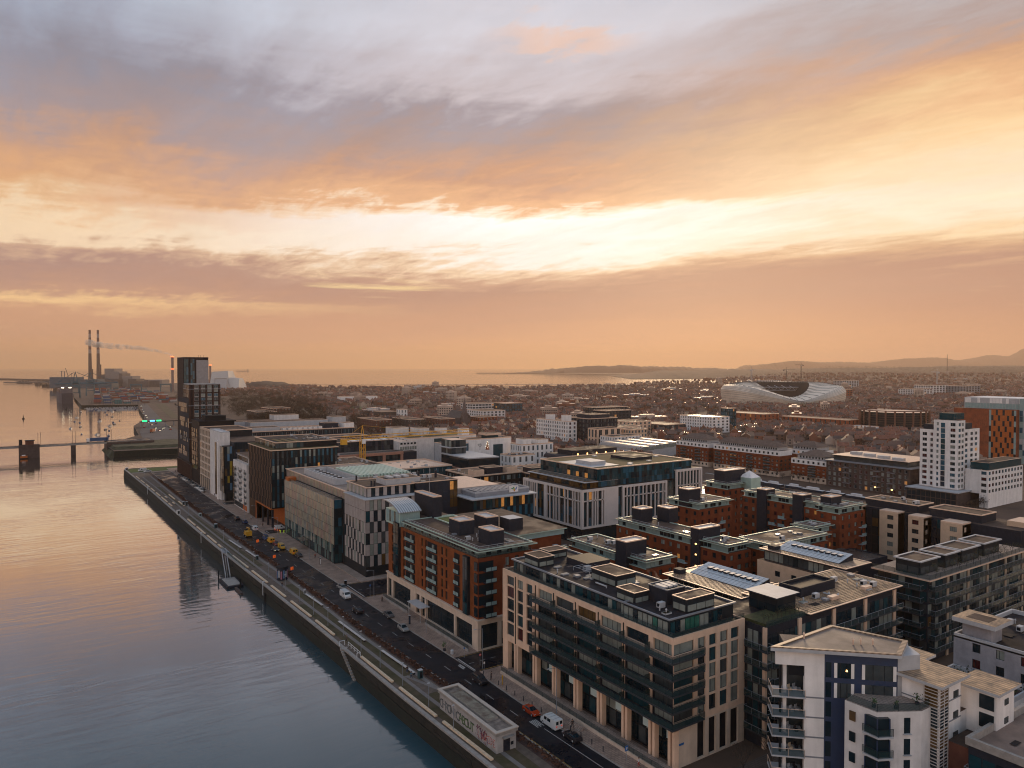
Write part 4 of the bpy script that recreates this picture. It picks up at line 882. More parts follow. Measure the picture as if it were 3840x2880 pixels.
# ================================================================== brick courtyard blocks with mint cornices
def brickblock(label, x0, x1, y0, y1, z, box=None, seed=1, stuffy=False, balc=(), corn=True):
    t = thing('apartment_building', label, 'building', (x0, y0, 0), group=None)
    zt = z-2.0; n = int((zt-2.2)/2.86); z0 = zt-2.86*n
    r = random.Random(seed)
    rows = [(z0+2.86*k+.7, z0+2.86*k+2.1) for k in range(n)]
    def cols(a, b_):
        m = max(2, int((b_-a)/3.1)); s = (b_-a)/m; out = []
        for i in range(m):
            c = a+s*(i+.5); w = r.choice([.55, .6, .8]); out.append((c-w, c+w))
        return out
    gl = [GD, GD, GG, GP, GD, GM]
    wall(t, 'W', x0, y0, y1, 0, zt, cols(y0, y1), rows, brick, .25, glass=gl, mull=1, frame=dkmetal, lit=.015)
    wall(t, 'S', y0, x0, x1, 0, zt, cols(x0, x1), rows, brick, .25, glass=gl, mull=1, frame=dkmetal, lit=.015)
    core(t, x0+.3, x1, y0+.3, y1, 0, zt-.05, brickd, felt); MB().box(x0+.3, x1, y1-.02, y1+.02, 0, zt).build('wall', brick, t)
    core(t, x0+.9, x1-.6, y0+.9, y1-.3, zt-.05, z-.2, mintw, felt, 'top_storey')
    panels(t, 'W', x0+.9, y0+1, y1-.4, max(3, int((y1-y0)/1.5)), zt+.1, z-.3, 1, lambda i, j: GD if r.random() < .4 else mintw, .2, .08)
    panels(t, 'S', y0+.9, x0+1, x1-.7, max(3, int((x1-x0)/1.5)), zt+.1, z-.3, 1, lambda i, j: GD if r.random() < .4 else mintw, .2, .08)
    MB().box(x0-.5, x1+.4, y0-.5, y1+.3, z-.22, z, 0, 1).build('cornice', [mint, felt], t); edge(t, x0+.4, x1-.4, y0+.4, y1-.3, z, .22, .25, mint)
    railing(t, [(x0+.6, y1-.5), (x0+.6, y0+.6), (x1-.6, y0+.6)], z, .85, 2.6, 'roof_railing', lgrey, False)
    MB().box(x0-.05, x0+.2, y0, y1, zt, zt+.18).build('ledge', mint, t)
    for (f, a, k) in balc:
        zz = z0+2.86*k+.2
        if f == 'W': o = MB().box(x0-1.2, x0, a, a+2.8, zz-.15, zz).build('balcony', lgrey, t); panels(o, 'W', x0-1.15, a, a+2.8, 2, zz, zz+1, 1, lambda i, j: mintw, .15, .05, 'balcony_panel')
        else: o = MB().box(a, a+2.8, y0-1.2, y0, zz-.15, zz).build('balcony', lgrey, t); panels(o, 'S', y0-1.15, a, a+2.8, 2, zz, zz+1, 1, lambda i, j: mintw, .15, .05, 'balcony_panel')
    for (a, b_, c, d, h) in (box or []):
        MB().box(a, b_, c, d, 0 if a <= x0+.5 or c <= y0+.5 else z-.1, h, 0, 1).build('lift_tower', [slate, lgrey], t); edge(t, a, b_, c, d, h, .3, .22, coping)
    rooftop_kit(t, x0+2, x1-2, y0+2, y1-2, z, 4, seed)
    return t
brickblock('red brick corner block directly behind the cream waterfront block, dark lift tower on it', 127.9, 138.2, 131, 142, 22, [(126.9, 134, 137, 141, 25.6)], 1)
brickblock('long low red brick range running away behind the cream block', 127.4, 138, 141.9, 161, 22, None, 2)
brickblock('small brick link with a mint edge wedged between two larger brick ranges', 115, 127.5, 160.8, 163.2, 19.5, None, 3)
brickblock('long red brick range in the middle of the brick quarter', 157, 167, 143, 174, 22, [(159, 164, 165, 169, 26), (166, 170, 160, 165, 26.3)], 4, balc=[('W', 144, 3), ('W', 144, 4), ('W', 144, 2), ('W', 149, 1)])
brickblock('red brick corner block with a tall dark stair tower and lamps down its side', 157.4, 166.8, 130, 139.6, 22, [(156.9, 165.5, 139.6, 142.9, 24.8)], 5, balc=[('W', 136, 3), ('W', 136, 2), ('W', 136, 4)])
brickblock('broad brick block with a wide roof and mint parapet near the beige flats', 169.5, 196, 125, 137, 21.5, None, 6)
brickblock('square red brick block in front of the white stone grid office', 189.7, 206.6, 169, 184, 24, [(190, 196, 174, 178.5, 28)], 7, balc=[('S', 199, 2), ('S', 199, 3), ('S', 199, 1), ('S', 199, 4)])
t = brickblock('red brick tower with dark plant room and pyramid roof beside the dock', 230.4, 240.5, 190.8, 202.5, 24, [(231, 243.5, 193, 198, 29)], 8)
MB().prism([(241, 188), (247, 188), (247, 194), (241, 194)], 20, 26).build('mint_room', mint, t); b = MB(); 
for p, q in (((241, 188), (247, 188)), ((247, 188), (247, 194)), ((247, 194), (241, 194)), ((241, 194), (241, 188))): b.quad([(*p, 26), (*q, 26), (244, 191, 28.6)])
b.build('pyramid_roof', white, t)
brickblock('dark red brick range along the dock with grey stair towers', 224.7, 236, 147, 179, 24, [(223.8, 229, 168, 172, 25.6), (223.8, 229, 153, 157, 25.8)], 9, balc=[('W', 160, 2), ('W', 160, 3), ('W', 160, 4), ('W', 164, 3), ('W', 164, 2)])
brickblock('red brick corner block with white balconies at the right end of the brick quarter', 222, 236.8, 138, 146.5, 24, [(225, 231, 143, 147, 26.5)], 10, balc=[('S', 233, 1), ('S', 233, 2), ('S', 233, 3), ('S', 233, 4)])
brickblock('lower brick pavilion with a mint roof hut beside the right corner block', 205, 215, 136, 144, 20, None, 11)
for i, z in enumerate((20.4, 17.4, 14.2)):
    b = MB(); b.box(156.75, 156.9, 140.6, 141.1, z, z+.35)
    tag(b.build('wall_lamp', LITB), ('top', 'middle', 'bottom')[i]+' glowing lamp of three on the dark brick stair tower', 'lamp')

# ================================================================== ribbed roof complex behind the cream block
def balcbands(root, x0, x1, y0, y1, z0, z1, fh, m=black, n=None, wallm=cream, S_=True, W_=True, out=1.5, piers=4):
    k = 0; z = z0
    while z < z1-1:
        if S_:
            panels(root, 'S', y0, x0+.1, x1-.1, max(3, int((x1-x0)/1.7)), z+.1, z+fh-.4, 1, lambda i, j: rnd.choice([GD, GG, GP, GD, GT, GP]) if rnd.random() > .008 else GA, .2, .08)
            o = MB().box(x0+.8, x1, y0-out, y0, z-.25, z).build('balcony', slab, root); railing(o, [(x0+.8, y0), (x0+.8, y0-out), (x1, y0-out)], z, 1.1, 2.4, m=grey)
        if W_:
            panels(root, 'W', x0, y0+.1, y1-.1, max(3, int((y1-y0)/1.7)), z+.1, z+fh-.4, 1, lambda i, j: rnd.choice([GD, GG, GD, GT, GP]), .2, .08)
            o = MB().box(x0-out, x0, y0+.8, y1, z-.25, z).build('balcony', slab, root); railing(o, [(x0, y1), (x0-out, y1), (x0-out, y0+.8), (x0, y0+.8)], z, 1.1, 2.4, m=grey)
        z += fh; k += 1
    if S_:
        for k in range(piers):
            x = x0+(x1-x0)*(k+.9)/piers; MB().box(x-.5, x+.5, y0-.3, y0+.1, 0, z1).build('pier', wallm, root)
R1 = thing('apartment_building', 'long balcony block with a wide wet ribbed metal roof beside the cream block', 'building', (112.3, 84, 0))
core(R1, 112.6, 157.5, 84.4, 98, 0, 22.4, slate, feltd); balcbands(R1, 112.6, 157.3, 84.4, 98, 2.8, 22.3, 3.1, W_=False)
panels(R1, 'W', 112.6, 84.5, 88.4, 3, 2.8, 21.4, 6, lambda i, j: rnd.choice([GD, GP, GG, GT]), .3, .08)
for k in range(6):
    z = 2.8+3.1*k; o = MB().box(111.6, 112.5, 83.2, 88.3, z-.25, z).build('balcony', slab, R1); railing(o, [(112.5, 88.3), (111.6, 88.3), (111.6, 83.2), (113, 83.2)], z, 1.1, 1.6, m=grey)
MB().box(112.3, 112.9, 84.2, 84.8, 0, 22.4).build('pier', cream, R1)
MB().box(125, 158, 83.6, 99.5, 22.4, 22.75, 0, 1).build('roof', [slate, ribroof], R1); edge(R1, 124.8, 158.2, 83.4, 99.7, 22.75, .12, .3, coping)
railing(R1, [(112.6, 84.2), (125, 84.2)], 22.4, 1.1, 2.2, 'terrace_railing'); MB().box(113, 125, 84.6, 90, 22.4, 22.9, 0).build('terrace_planting', mat('terrace_shrubs', (.04, .045, .015), 1, var=.5, vs=1.2), R1)
roomlet(R1, 120.2, 126, 87.5, 94, 22.4, 25.6, GD); MB().box(119.4, 126.6, 87.0, 94.4, 25.65, 25.9, 0, 1).build('roof_slab', [slate, lgrey], R1)
def ribs(root, x0, x1, y0, y1, z, sp=.62, along='X'):
    b = MB(); n = int(((y1-y0) if along == 'X' else (x1-x0))/sp)
    for k in range(n):
        if along == 'X': y = y0+sp*(k+.5); b.box(x0, x1, y-.05, y+.05, z, z+.07)
        else: x = x0+sp*(k+.5); b.box(x-.05, x+.05, y0, y1, z, z+.07)
    b.build('roof_seam', MATS['ribbed_metal_roof'], root, kind='stuff')
ribs(R1, 126, 157.8, 84, 99.2, 22.76)
MB().box(132.5, 144.5, 90.8, 96, 22.75, 24.2, 0, 1).build('plant_enclosure', [slate, black], R1); parapet(R1, 132.5, 144.5, 90.8, 96, 24.2, .5, .4, slate)
rooftop_kit(R1, 146, 157, 85, 98, 22.8, 8, 21); rooftop_kit(R1, 127, 140, 85, 90, 22.8, 7, 22)
MB().box(136, 138.5, 86, 87.2, 22.8, 23.5).build('roof_hatch', coping, R1); MB().box(148, 150.5, 86, 87.2, 22.8, 23.5).build('roof_hatch', coping, R1)
core(R1, 123.2, 136.5, 98, 119, 0, 22.2, cream, feltd, 'north_wing'); panels(R1, 'W', 123.2, 98.5, 118.8, 13, 19.6, 22.0, 1, lambda i, j: rnd.choice([GD, GP, GT, GD]), .2)
wall(R1, 'W', 122.9, 98, 119, 0, 19.4, even(98, 119, 7, .4), floors(2.4, 5, 3.1), cream, .25)
MB().box(122.4, 137, 97.6, 119.6, 22.2, 22.5, 0, 1).build('roof', [slate, ribroofY], R1); edge(R1, 122.2, 137.2, 97.5, 119.8, 22.5, .12, .3, coping)
ribs(R1, 123, 128, 98, 119, 22.51); 
def skylights(root, x0, x1, y0, y1, z, h):
    b = MB(); n = 16
    for k in range(n):
        a = y0+(y1-y0)*k/n+.05; c = y0+(y1-y0)*(k+1)/n-.05
        for q in range(3):
            u0 = q/3; u1 = (q+1)/3-.012
            inst('roof_pane', PC.setdefault(('rp', rk(c-a), rk(x1-x0), h), MB().prism([(0, 0), ((x1-x0)/3*.96, 0), ((x1-x0)/3*.96, c-a), (0, c-a)], 0, .06).mesh('roof_pane', skyp)), root, (x0+(x1-x0)*u0, a, z+.1+h*u0)).rotation_euler = (0, -math.atan2(h, x1-x0), 0)
    b.quad([(x1, y0, z), (x1, y1, z), (x1, y1, z+h), (x1, y0, z+h)]); b.quad([(x0, y0, z), (x1, y0, z), (x1, y0, z+h)]); b.quad([(x0, y1, z), (x1, y1, z), (x1, y1, z+h)]); b.quad([(x0, y0, z), (x0, y1, z), (x1, y1, z+h-.05), (x1, y0, z+h-.05)])
    b.build('skylight_frame', slate, root)
    for k in range(9):
        y = y0+(y1-y0)*(k+1.2)/11; o = MB()
        xm = x0+(x1-x0)*.62; zz = z+h*.62
        o.box(xm-.7, xm+.8, y-.5, y+.5, zz, zz+.42, 0, 1); o.build('smoke_vent', [slate, lgrey], root)
skyp = mat('roof_pane_glass', (.42, .46, .50), .18, var=.12, ior=1.6)
skylights(R1, 128.3, 134.8, 100, 117, 22.5, 1.5); MB().box(125, 127, 117, 119, 22.5, 23.6).build('roof_hatch', slate, R1)
R2 = thing('apartment_building', 'beige brick block with a ribbed roof and slanted skylights, set back behind', 'building', (157.9, 100, 0))
wall(R2, 'W', 157.9, 99.8, 121, 0, 20.5, [(101.5, 103.4), (105, 107), (109.5, 111), (114.2, 115.7)], floors(1.6, 6, 3.0, .7, .9), beige, .25, glass=[GD, GG, GP, GD])
core(R2, 158.2, 168.5, 99.8, 121, 0, 20.4, beige, felt); core(R2, 159.4, 168, 100, 120, 20.4, 22.9, slate, felt, 'set_back_floor'); wall(R2, 'S', 99.8, 157.9, 168.5, 0, 20.5, even(158.5, 168, 3, .5), floors(1.6, 6, 3.0), beige, .25)
panels(R2, 'W', 159.4, 100.2, 119.8, 14, 20.5, 22.8, 1, lambda i, j: rnd.choice([GP, GD, GG]), .2)
MB().box(158.6, 169, 97, 120.8, 22.9, 23.2, 0, 1).build('roof', [slate, ribroofY], R2); edge(R2, 158.4, 169.2, 96.8, 121, 23.2, .12, .3, coping)
ribs(R2, 159.2, 161.2, 97.4, 120, 23.21); skylights(R2, 161.5, 167.5, 100.5, 118, 23.2, 1.4); MB().box(160, 162, 117, 119.4, 23.2, 24.2).build('roof_hatch', slate, R2)
# dark terraced garden block
RB = thing('apartment_building', 'dark glass block with wraparound balconies and a roof garden, right side', 'building', (177, 87.4, 0))
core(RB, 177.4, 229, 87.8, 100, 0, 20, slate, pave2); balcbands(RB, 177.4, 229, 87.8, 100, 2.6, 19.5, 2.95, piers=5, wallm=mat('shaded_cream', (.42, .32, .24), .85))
MB().box(176.2, 229.5, 86.6, 101, 19.8, 20.15, 0, 1).build('roof_slab', [coping, pave2], RB); railing(RB, [(176.4, 100.8), (176.4, 86.8), (229, 86.8)], 20.15, 1.1, 2.4, 'terrace_railing')
for x0, x1 in ((178.5, 187), (190.5, 197), (199, 208), (211, 220)): roomlet(RB, x0, x1, 90.2, 96, 20.15, 23.4, GG); edge(RB, x0-.5, x1+.5, 89.7, 96.4, 23.35, .3, .5, lgrey)
# beige flats
BG = thing('apartment_building', 'beige brick flats with projecting bays and dark glazed recesses by the dock', 'building', (238, 94, 0))
core(BG, 243.3, 254, 94, 146, 0, 22, slate, felt, 'recess_core'); bb = beige
for (x0, y0, y1) in ((241, 141.5, 146), (239.3, 128.2, 134.4), (238.3, 119.5, 124.3), (237.8, 107.7, 114)):
    wall(BG, 'W', x0, y0, y1, 0, 22, [(y0+1.5, y0+3.6)], floors(1.0, 7, 2.95, .9, .6), bb, .25, glass=[GD, GG, GP, GD, GM], mull=2)
    core(BG, x0+.25, 243.4, y0, y1, 0, 21.9, bb, felt, 'bay'); wall(BG, 'S', y0, x0, 243.5, 0, 22, [(x0+1.4, x0+2.6)] if x0 < 239 else [], floors(1.0, 7, 2.95, .9, .6), bb, .2)
    MB().box(x0, 243.5, y0, y1, 22, 22.4).build('parapet', coping, BG)
for y0, y1 in ((134.6, 141.3), (124.6, 128.0), (114.2, 119.3)):
    panels(BG, 'W', 243.2, y0, y1, 3, .6, 21.6, 7, lambda i, j: rnd.choice([GD, GA, GT, GD]) if i < 2 else slate, .18, .3)
wall(BG, 'W', 246.2, 80, 107.7, 0, 21.5, [(82, 88), (90, 104)], [(12.5, 15.2), (17, 20.2)], bb, .4, glass=[GD, GT], mull=4); core(BG, 246.5, 262, 80, 107.6, 0, 21.3, bb, felt, 'end_wing')
MB().box(245, 255, 124.6, 142.6, 22, 24.4, 0, 1).build('roof_storey', [slate, felt], BG); edge(BG, 244.8, 255, 124.4, 142.8, 24.4, .3, .3, coping)
MB().box(245.2, 255, 105.5, 121, 22, 24.4, 0, 1).build('roof_storey', [slate, felt], BG); edge(BG, 245, 255, 105.3, 121.2, 24.4, .3, .3, coping)
MB().box(249, 258, 88, 100, 21.4, 23.6, 0, 1).build('plant_room', [bb, coping], BG); rooftop_kit(BG, 248, 260, 82, 106, 21.5, 10, 31); rooftop_kit(BG, 246, 254, 126, 141, 24.4, 5, 32)
LO = thing('low_building', 'low dark flat roofed hall shining wet between brick blocks and beige flats', 'building', (204, 120, 0))
core(LO, 204, 222, 122, 134, 0, 11.6, slate, mat('wet_felt', (.07, .055, .05), .3, var=.5, vs=.15, kind='wet')); edge(LO, 204, 222, 122, 134, 11.6, .3, .3, slate)
core(LO, 204, 222, 134, 137.5, 0, 11.2, palestone, felt, 'link'); panels(LO, 'W', 204, 122.3, 133.6, 8, 8.6, 11.2, 1, lambda i, j: GD, .3)
# ================================================================== white corner tower in the right foreground
Wt = thing('apartment_tower', 'white corner tower with glass balconies and a wedge shaped overhanging roof', 'tower', (103, 64, 0))
a0 = Vector((97.0, 70.8)); a1 = Vector((109.8, 58.5)); du = (a1-a0).normalized(); nn = Vector((du.y, -du.x))   # outward normal, towards the river
if nn.x > 0: nn = -nn
ang = math.atan2(du.y, du.x)
def pt(s, d): p = a0+du*s-nn*d; return (p.x, p.y)     # s along the face, d behind it
def obx(name, s0, s1, d0, d1, z0, z1, m, top=None, par=Wt):
    mm = [m, top] if top else m
    return MB().prism([pt(s0, d0), pt(s1, d0), pt(s1, d1), pt(s0, d1)], z0, z1, 0, 1 if top else None).build(name, mm, par)
LEV = [.6, 3.7, 6.8, 9.9, 13.0, 16.1, 19.2]
RW = mat('weathered_roof', (.20, .15, .125), .7, var=.3, vs=.35, kind='felt')
rim = [pt(-.9, -.9), pt(17.9, -.9), (115.8, 60.2), (112.2, 71.2)]
MB().prism(rim, 26.25, 26.75, 0, 1).build('roof_deck', [lgrey, RW], Wt); b = MB()
for p, q in zip(rim, rim[1:]+rim[:1]):
    c = Vector((sum(x[0] for x in rim)/4, sum(x[1] for x in rim)/4)); pi_ = Vector(p)+(c-Vector(p))*.10; qi = Vector(q)+(c-Vector(q))*.10
    b.prism([p, q, tuple(qi), tuple(pi_)], 26.75, 26.95)
b.build('roof_rim', ribroofY, Wt)
obx('white_band', 0, 7.2, -.02, .5, 23.9, 26.3, white); obx('white_pier', 4.3, 7.2, -.02, .9, 0, 23.9, white)
for z in LEV[1:]: obx('joint', 4.28, 7.22, -.05, .0, z-.25, z-.02, grey)
obx('corner_column', 1.3, 1.8, .8, 1.3, 0, 24, white); obx('dark_column', .7, 1.0, .5, .8, 0, 24, black)
obx('recess_wall', 1.8, 7.2, 3.2, 7, 0, 26.2, GG); obx('soffit_wall', 2, 4.3, .4, .6, 22.2, 24, black)
for i, z in enumerate(LEV):
    o = obx('balcony', -.6, 4.35, -.7, 3.2, z-.2, z, lgrey)
    p = [pt(4.3, -.65), pt(-.55, -.65), pt(-.55, 3.1)]; railing(o, p, z, 1.15, 2.0, m=coping)
    for k in range(3):
        s, d = 1.6+.9*k+.2*(i % 2), 1.2+.5*((i+k) % 3)
        q = pt(s, d); c = MB(); c.cyl(q[0], q[1], z, z+.42, .3, 7)
        c.box(q[0]-.3, q[0]+.3, q[1]+.25, q[1]+.32, z+.42, z+.9)
        tag(c.build('balcony_chair', rnd.choice([lgrey, slate, timber])), 'small chair on the %s balcony of the white corner tower' % ('lowest', 'second', 'third', 'fourth', 'fifth', 'sixth', 'top')[i], 'chair', 'chairs on the balconies of the white tower')
NW = mat('navy_wall', (.018, .035, .085), .45, var=.12)
obx('navy_wall', 7.2, 17.7, .05, 7, 0, 26.3, NW)
for z, g in ((22.4, None), (19.3, None), (16.3, None), (13.2, None), (10.1, None), (7, None), (3.9, None)):
    for s0, s1 in (((7.4, 8.2), (8.6, 11.4), (12.6, 17.4)) if z > 19 else ((7.4, 8.2),)):
        o = obx('window', s0, s1, -.03, .05, z, z+2.3, rnd.choice([GD, GG]) if s1-s0 > 1 else GD)
        for s in ([s0, s1-.35] if s1-s0 > 1 else []): obx('curtain', s, s+.35, -.06, -.03, z, z+2.3, white, par=o) if False else MB().prism([pt(s, -.06), pt(s+.45, -.06), pt(s+.45, -.03), pt(s, -.03)], z, z+2.3).build('curtain', white, o)
        if s1-s0 > 1:
            for k in range(1, 3): s = s0+(s1-s0)*k/3; MB().prism([pt(s-.04, -.08), pt(s+.04, -.08), pt(s+.04, -.03), pt(s-.04, -.03)], z, z+2.3).build('mullion', dkmetal, o)
lampb = MB(); q = pt(10.4, -.12); lampb.cyl(q[0], q[1], 23.5, 23.75, .16, 8, r2=.1); lampb.bar((q[0], q[1], 23.75), (q[0], q[1], 24.6), .02, 1)
tag(lampb.build('pendant_lamp', [LITB, dkmetal]), 'glowing pendant lamp in the top window of the white corner tower', 'lamp')
MB().prism([pt(17.7, .1), pt(17.7, 6), (116, 60.5), (113.6, 57.2)], 20, 26.2).build('curved_wall', lgrey, Wt)
# lower white block in front
core(Wt, 102.1, 112.5, 57.4, 63, 0, 1, white, white, 'plinth')
MB().prism([(102.0, 62.3), (102.2, 57.4), (107.9, 54.0), (111, 54), (112, 60), (106, 62.8)], 0, 20.2, 0, 1).build('front_wing', [white2, pave2], Wt)
fa = Vector((102.2, 57.4)); fb = Vector((107.9, 54.0)); fd = (fb-fa).normalized(); fn_ = Vector((fd.y, -fd.x)); fn_ = -fn_ if fn_.y > 0 else fn_
def fpt(s, d): p = fa+fd*s+fn_*d; return (p.x, p.y)
for z in (17.0, 13.9, 10.8, 7.7, 4.6, 1.5):
    MB().prism([(101.7, 59.0), (101.6, 57.0), (103.2, 56.1), (104, 57.2)], z, z+2.5).build('corner_bay', GD, Wt)
    o = MB().prism([(101.4, 59.2), (101.3, 56.7), (103.4, 55.6), (104, 56.8)], z-.3, z-.02).build('bay_balcony', lgrey, Wt); railing(o, [(101.45, 59.2), (101.35, 56.7), (103.4, 55.65)], z, 1.1, 1.5)
    for x, y in ((101.65, 58.9), (101.55, 57.0), (103.15, 56.05)): MB().box(x-.07, x+.07, y-.07, y+.07, z, z+2.5).build('bay_frame', NW, Wt)
    MB().box(101.85, 102.1, 60.6, 61.5, z+.6, z+2.0).build('window', GA if z > 16 else GD, Wt)
    for s, w, zz, hh in ((4.0, .95, 0, 2.3),): MB().prism([fpt(s, .02), fpt(s+w, .02), fpt(s+w, -.05), fpt(s, -.05)], z+zz, z+zz+hh).build('window', GD, Wt)
    MB().prism([fpt(3.9, .3), fpt(5.05, .3), fpt(5.05, 0), fpt(3.9, 0)], z-.12, z-.02).build('sill', lgrey, Wt)
railing(Wt, [(102.2, 62), (102.35, 57.5), (107.8, 54.2), (111, 54.2)], 20.2, 1.1, 2.4, 'terrace_railing')
for x, y, s in ((103.4, 58.6, .5), (105.6, 56.5, .45), (109.5, 55.5, .8)):
    b = MB(); b.cyl(x, y, 20.2, 20.6, .3, 8); 
    for k in range(40): a = rnd.uniform(0, 6.3); r = rnd.uniform(0, s); z = 20.6+rnd.uniform(0, s*1.3); b.quad([(x+r*cos(a), y+r*sin(a), z), (x+r*cos(a)+.2, y+r*sin(a), z+.05), (x+r*cos(a)+.1, y+r*sin(a)+.15, z+.2)], 1)
    tag(b.build('potted_shrub', [slate, mat('shrub_leaf', (.03, .06, .015), 1, var=.4)]), 'potted shrub on the white tower terrace, %s' % {.5: 'smallest one at the left corner', .45: 'middle one behind the glass rail', .8: 'large one by the stair wing'}[s], 'plant')
# stair wing with slatted corner glazing
core(Wt, 110.6, 117, 52.9, 58.8, 0, 23.4, white, felt, 'stair_wing'); MB().prism([(109.6, 52.0), (118, 52.0), (118, 59.2), (109.6, 59.2)], 23.5, 23.95, 0, 1).build('roof_slab', [lgrey, ribroof], Wt)
for j in range(15):
    z = .8+1.5*j; g = GA if j > 12 or rnd.random() < .2 else GD
    MB().box(110.45, 110.6, 53.1, 55.0, z, z+1.3).build('stair_pane', g, Wt); MB().box(110.8, 113.0, 52.75, 52.9, z, z+1.3).build('stair_pane', g, Wt)
    for dz in (.42, .87, 1.32): MB().box(110.38, 113.05, 52.68, 55.0, z+dz, z+dz+.1).build('louvre', mat('pale_louvre', (.55, .5, .48), .6), Wt)
for x, y in ((110.36, 52.66), (110.36, 54.9), (112.9, 52.66), (111.7, 52.66)): MB().box(x, x+.12, y, y+.12, .8, 23.2).build('mullion', MATS['pale_louvre'], Wt)
for j in range(7): MB().box(114.8, 116.2, 52.8, 52.9, 2.2+3.1*j, 3.2+3.1*j).build('window', GG, Wt)
for k in range(7): MB().box(110.5, 117.05, 52.8, 58.8, 2.0+3.1*k, 2.15+3.1*k).build('joint', grey, Wt)
MB().box(116, 122, 60, 66, 0, 23.0, 0, 1).build('rear_wing', [white2, ribroof], Wt); MB().box(115.4, 123, 59.4, 66.8, 23.0, 23.4, 0, 1).build('roof_slab', [lgrey, ribroof], Wt)
for s, d in ((5, 4), (12, 2.6), (13.2, 2.9), (15, 3)): q = pt(s, d); MB().cyl(q[0], q[1], 26.7, 27.5, .12, 6).cyl(q[0], q[1], 27.5, 27.8, .22, 6, 0, .06).build('roof_vent', coping, Wt)
# neighbours of the white tower
V = thing('apartment_building', 'white block with a slim overhanging ribbed roof right of the corner tower', 'building', (118.9, 48.8, 0))
core(V, 119.2, 125, 48.9, 54, 0, 21.6, white, felt); MB().box(118.4, 125.8, 48.2, 54.6, 21.6, 22.0, 0, 1).build('roof_slab', [lgrey, ribroof], V)
for j in range(7): MB().box(119.05, 119.2, 49.2, 51.2, 2.2+2.8*j, 4.3+2.8*j).build('window', GD, V); MB().box(121.8, 123, 48.8, 48.9, 2.6+2.8*j, 3.5+2.8*j).build('window', GG, V)
core(V, 117, 119.2, 53, 60, 0, 18, white2, felt, 'link'); MB().box(117, 121, 55, 59, 18, 19.4, 0, 1).build('roof_room', [white2, coping], V); core(V, 113, 119, 49.5, 52.8, 0, 15, brickd, felt, 'brick_link')
X = thing('apartment_building', 'grey rendered block with a flared rooftop hat behind the terrace garden', 'building', (147.4, 50, 0))
GX = mat('grey_render', (.30, .29, .32), .85, var=.2, vs=.4, kind='streak')
wall(X, 'W', 147.4, 44, 68, 0, 19, even(46, 66, 5, .35), floors(1, 6, 3), GX, .25); core(X, 147.7, 172, 44, 68, 0, 18.7, GX, feltd); parapet(X, 147.4, 172, 44, 68, 18.7, .8, .35, lgrey)
MB().box(148.6, 153, 62, 67, 18.7, 21.8).build('roof_room', GX, X); MB().prism([(147.2, 60.8), (154.2, 60.8), (154.2, 68.3), (147.2, 68.3)], 21.8, 22.6, 0, 1).build('hat_slab', [lgrey, ribroof], X)
MB().box(149, 152.6, 62.6, 66.6, 22.6, 22.62).build('roof_inset', felt, X); rooftop_kit(X, 155, 171, 46, 66, 18.8, 12, 44)
gd = thing('roof_garden', 'overgrown terrace garden with bare shrubs between the white and grey blocks', 'garden', (124, 50, 0))
MB().box(122, 147.3, 55, 68, 0, 12.6, 0, 1).build('podium', [white2, hedge_soil], gd); parapet(gd, 122, 147.3, 55, 68, 12.6, .9, .3, lgrey)
b = MB(); c = MB()
for k in range(1500):
    x, y = rnd.uniform(122.6, 146.8), rnd.uniform(55.5, 67.5); h = rnd.uniform(.1, 1.5); s = rnd.uniform(.2, .5); a = rnd.uniform(0, 6.3)
    b.quad([(x, y, 12.6+h), (x+s*cos(a), y+s*sin(a), 12.6+h), (x+s*cos(a), y+s*sin(a), 12.9+h)], rnd.choice([0, 0, 1]))
b.build('undergrowth', [mat('dark_shrub', (.03, .028, .012), 1, var=.5), mat('shrub_leaf', (.05, .06, .015), 1)], gd, kind='stuff')
Y = thing('apartment_building', 'flat roofed brown block cut off by the bottom right corner', 'building', (111.4, 30, 0))
core(Y, 111.8, 132, 25, 49.4, 0, 16.2, slate, mat('stained_roof', (.21, .145, .12), .65, var=.3, vs=.3, kind='felt')); parapet(Y, 111.5, 132, 25, 49.7, 16.2, 1.1, .55, concrete)
balcbands(Y, 111.8, 132, 25, 49.4, 3, 15.5, 3.1, S_=False, out=1.2); rooftop_kit(Y, 114, 130, 30, 48, 16.3, 7, 51)
core(Y, 108, 111.8, 44, 49, 0, 12.5, white2, pave2, 'terrace_wing'); railing(Y, [(108, 49), (108, 44)], 12.5, 1.1, 2, 'terrace_railing')
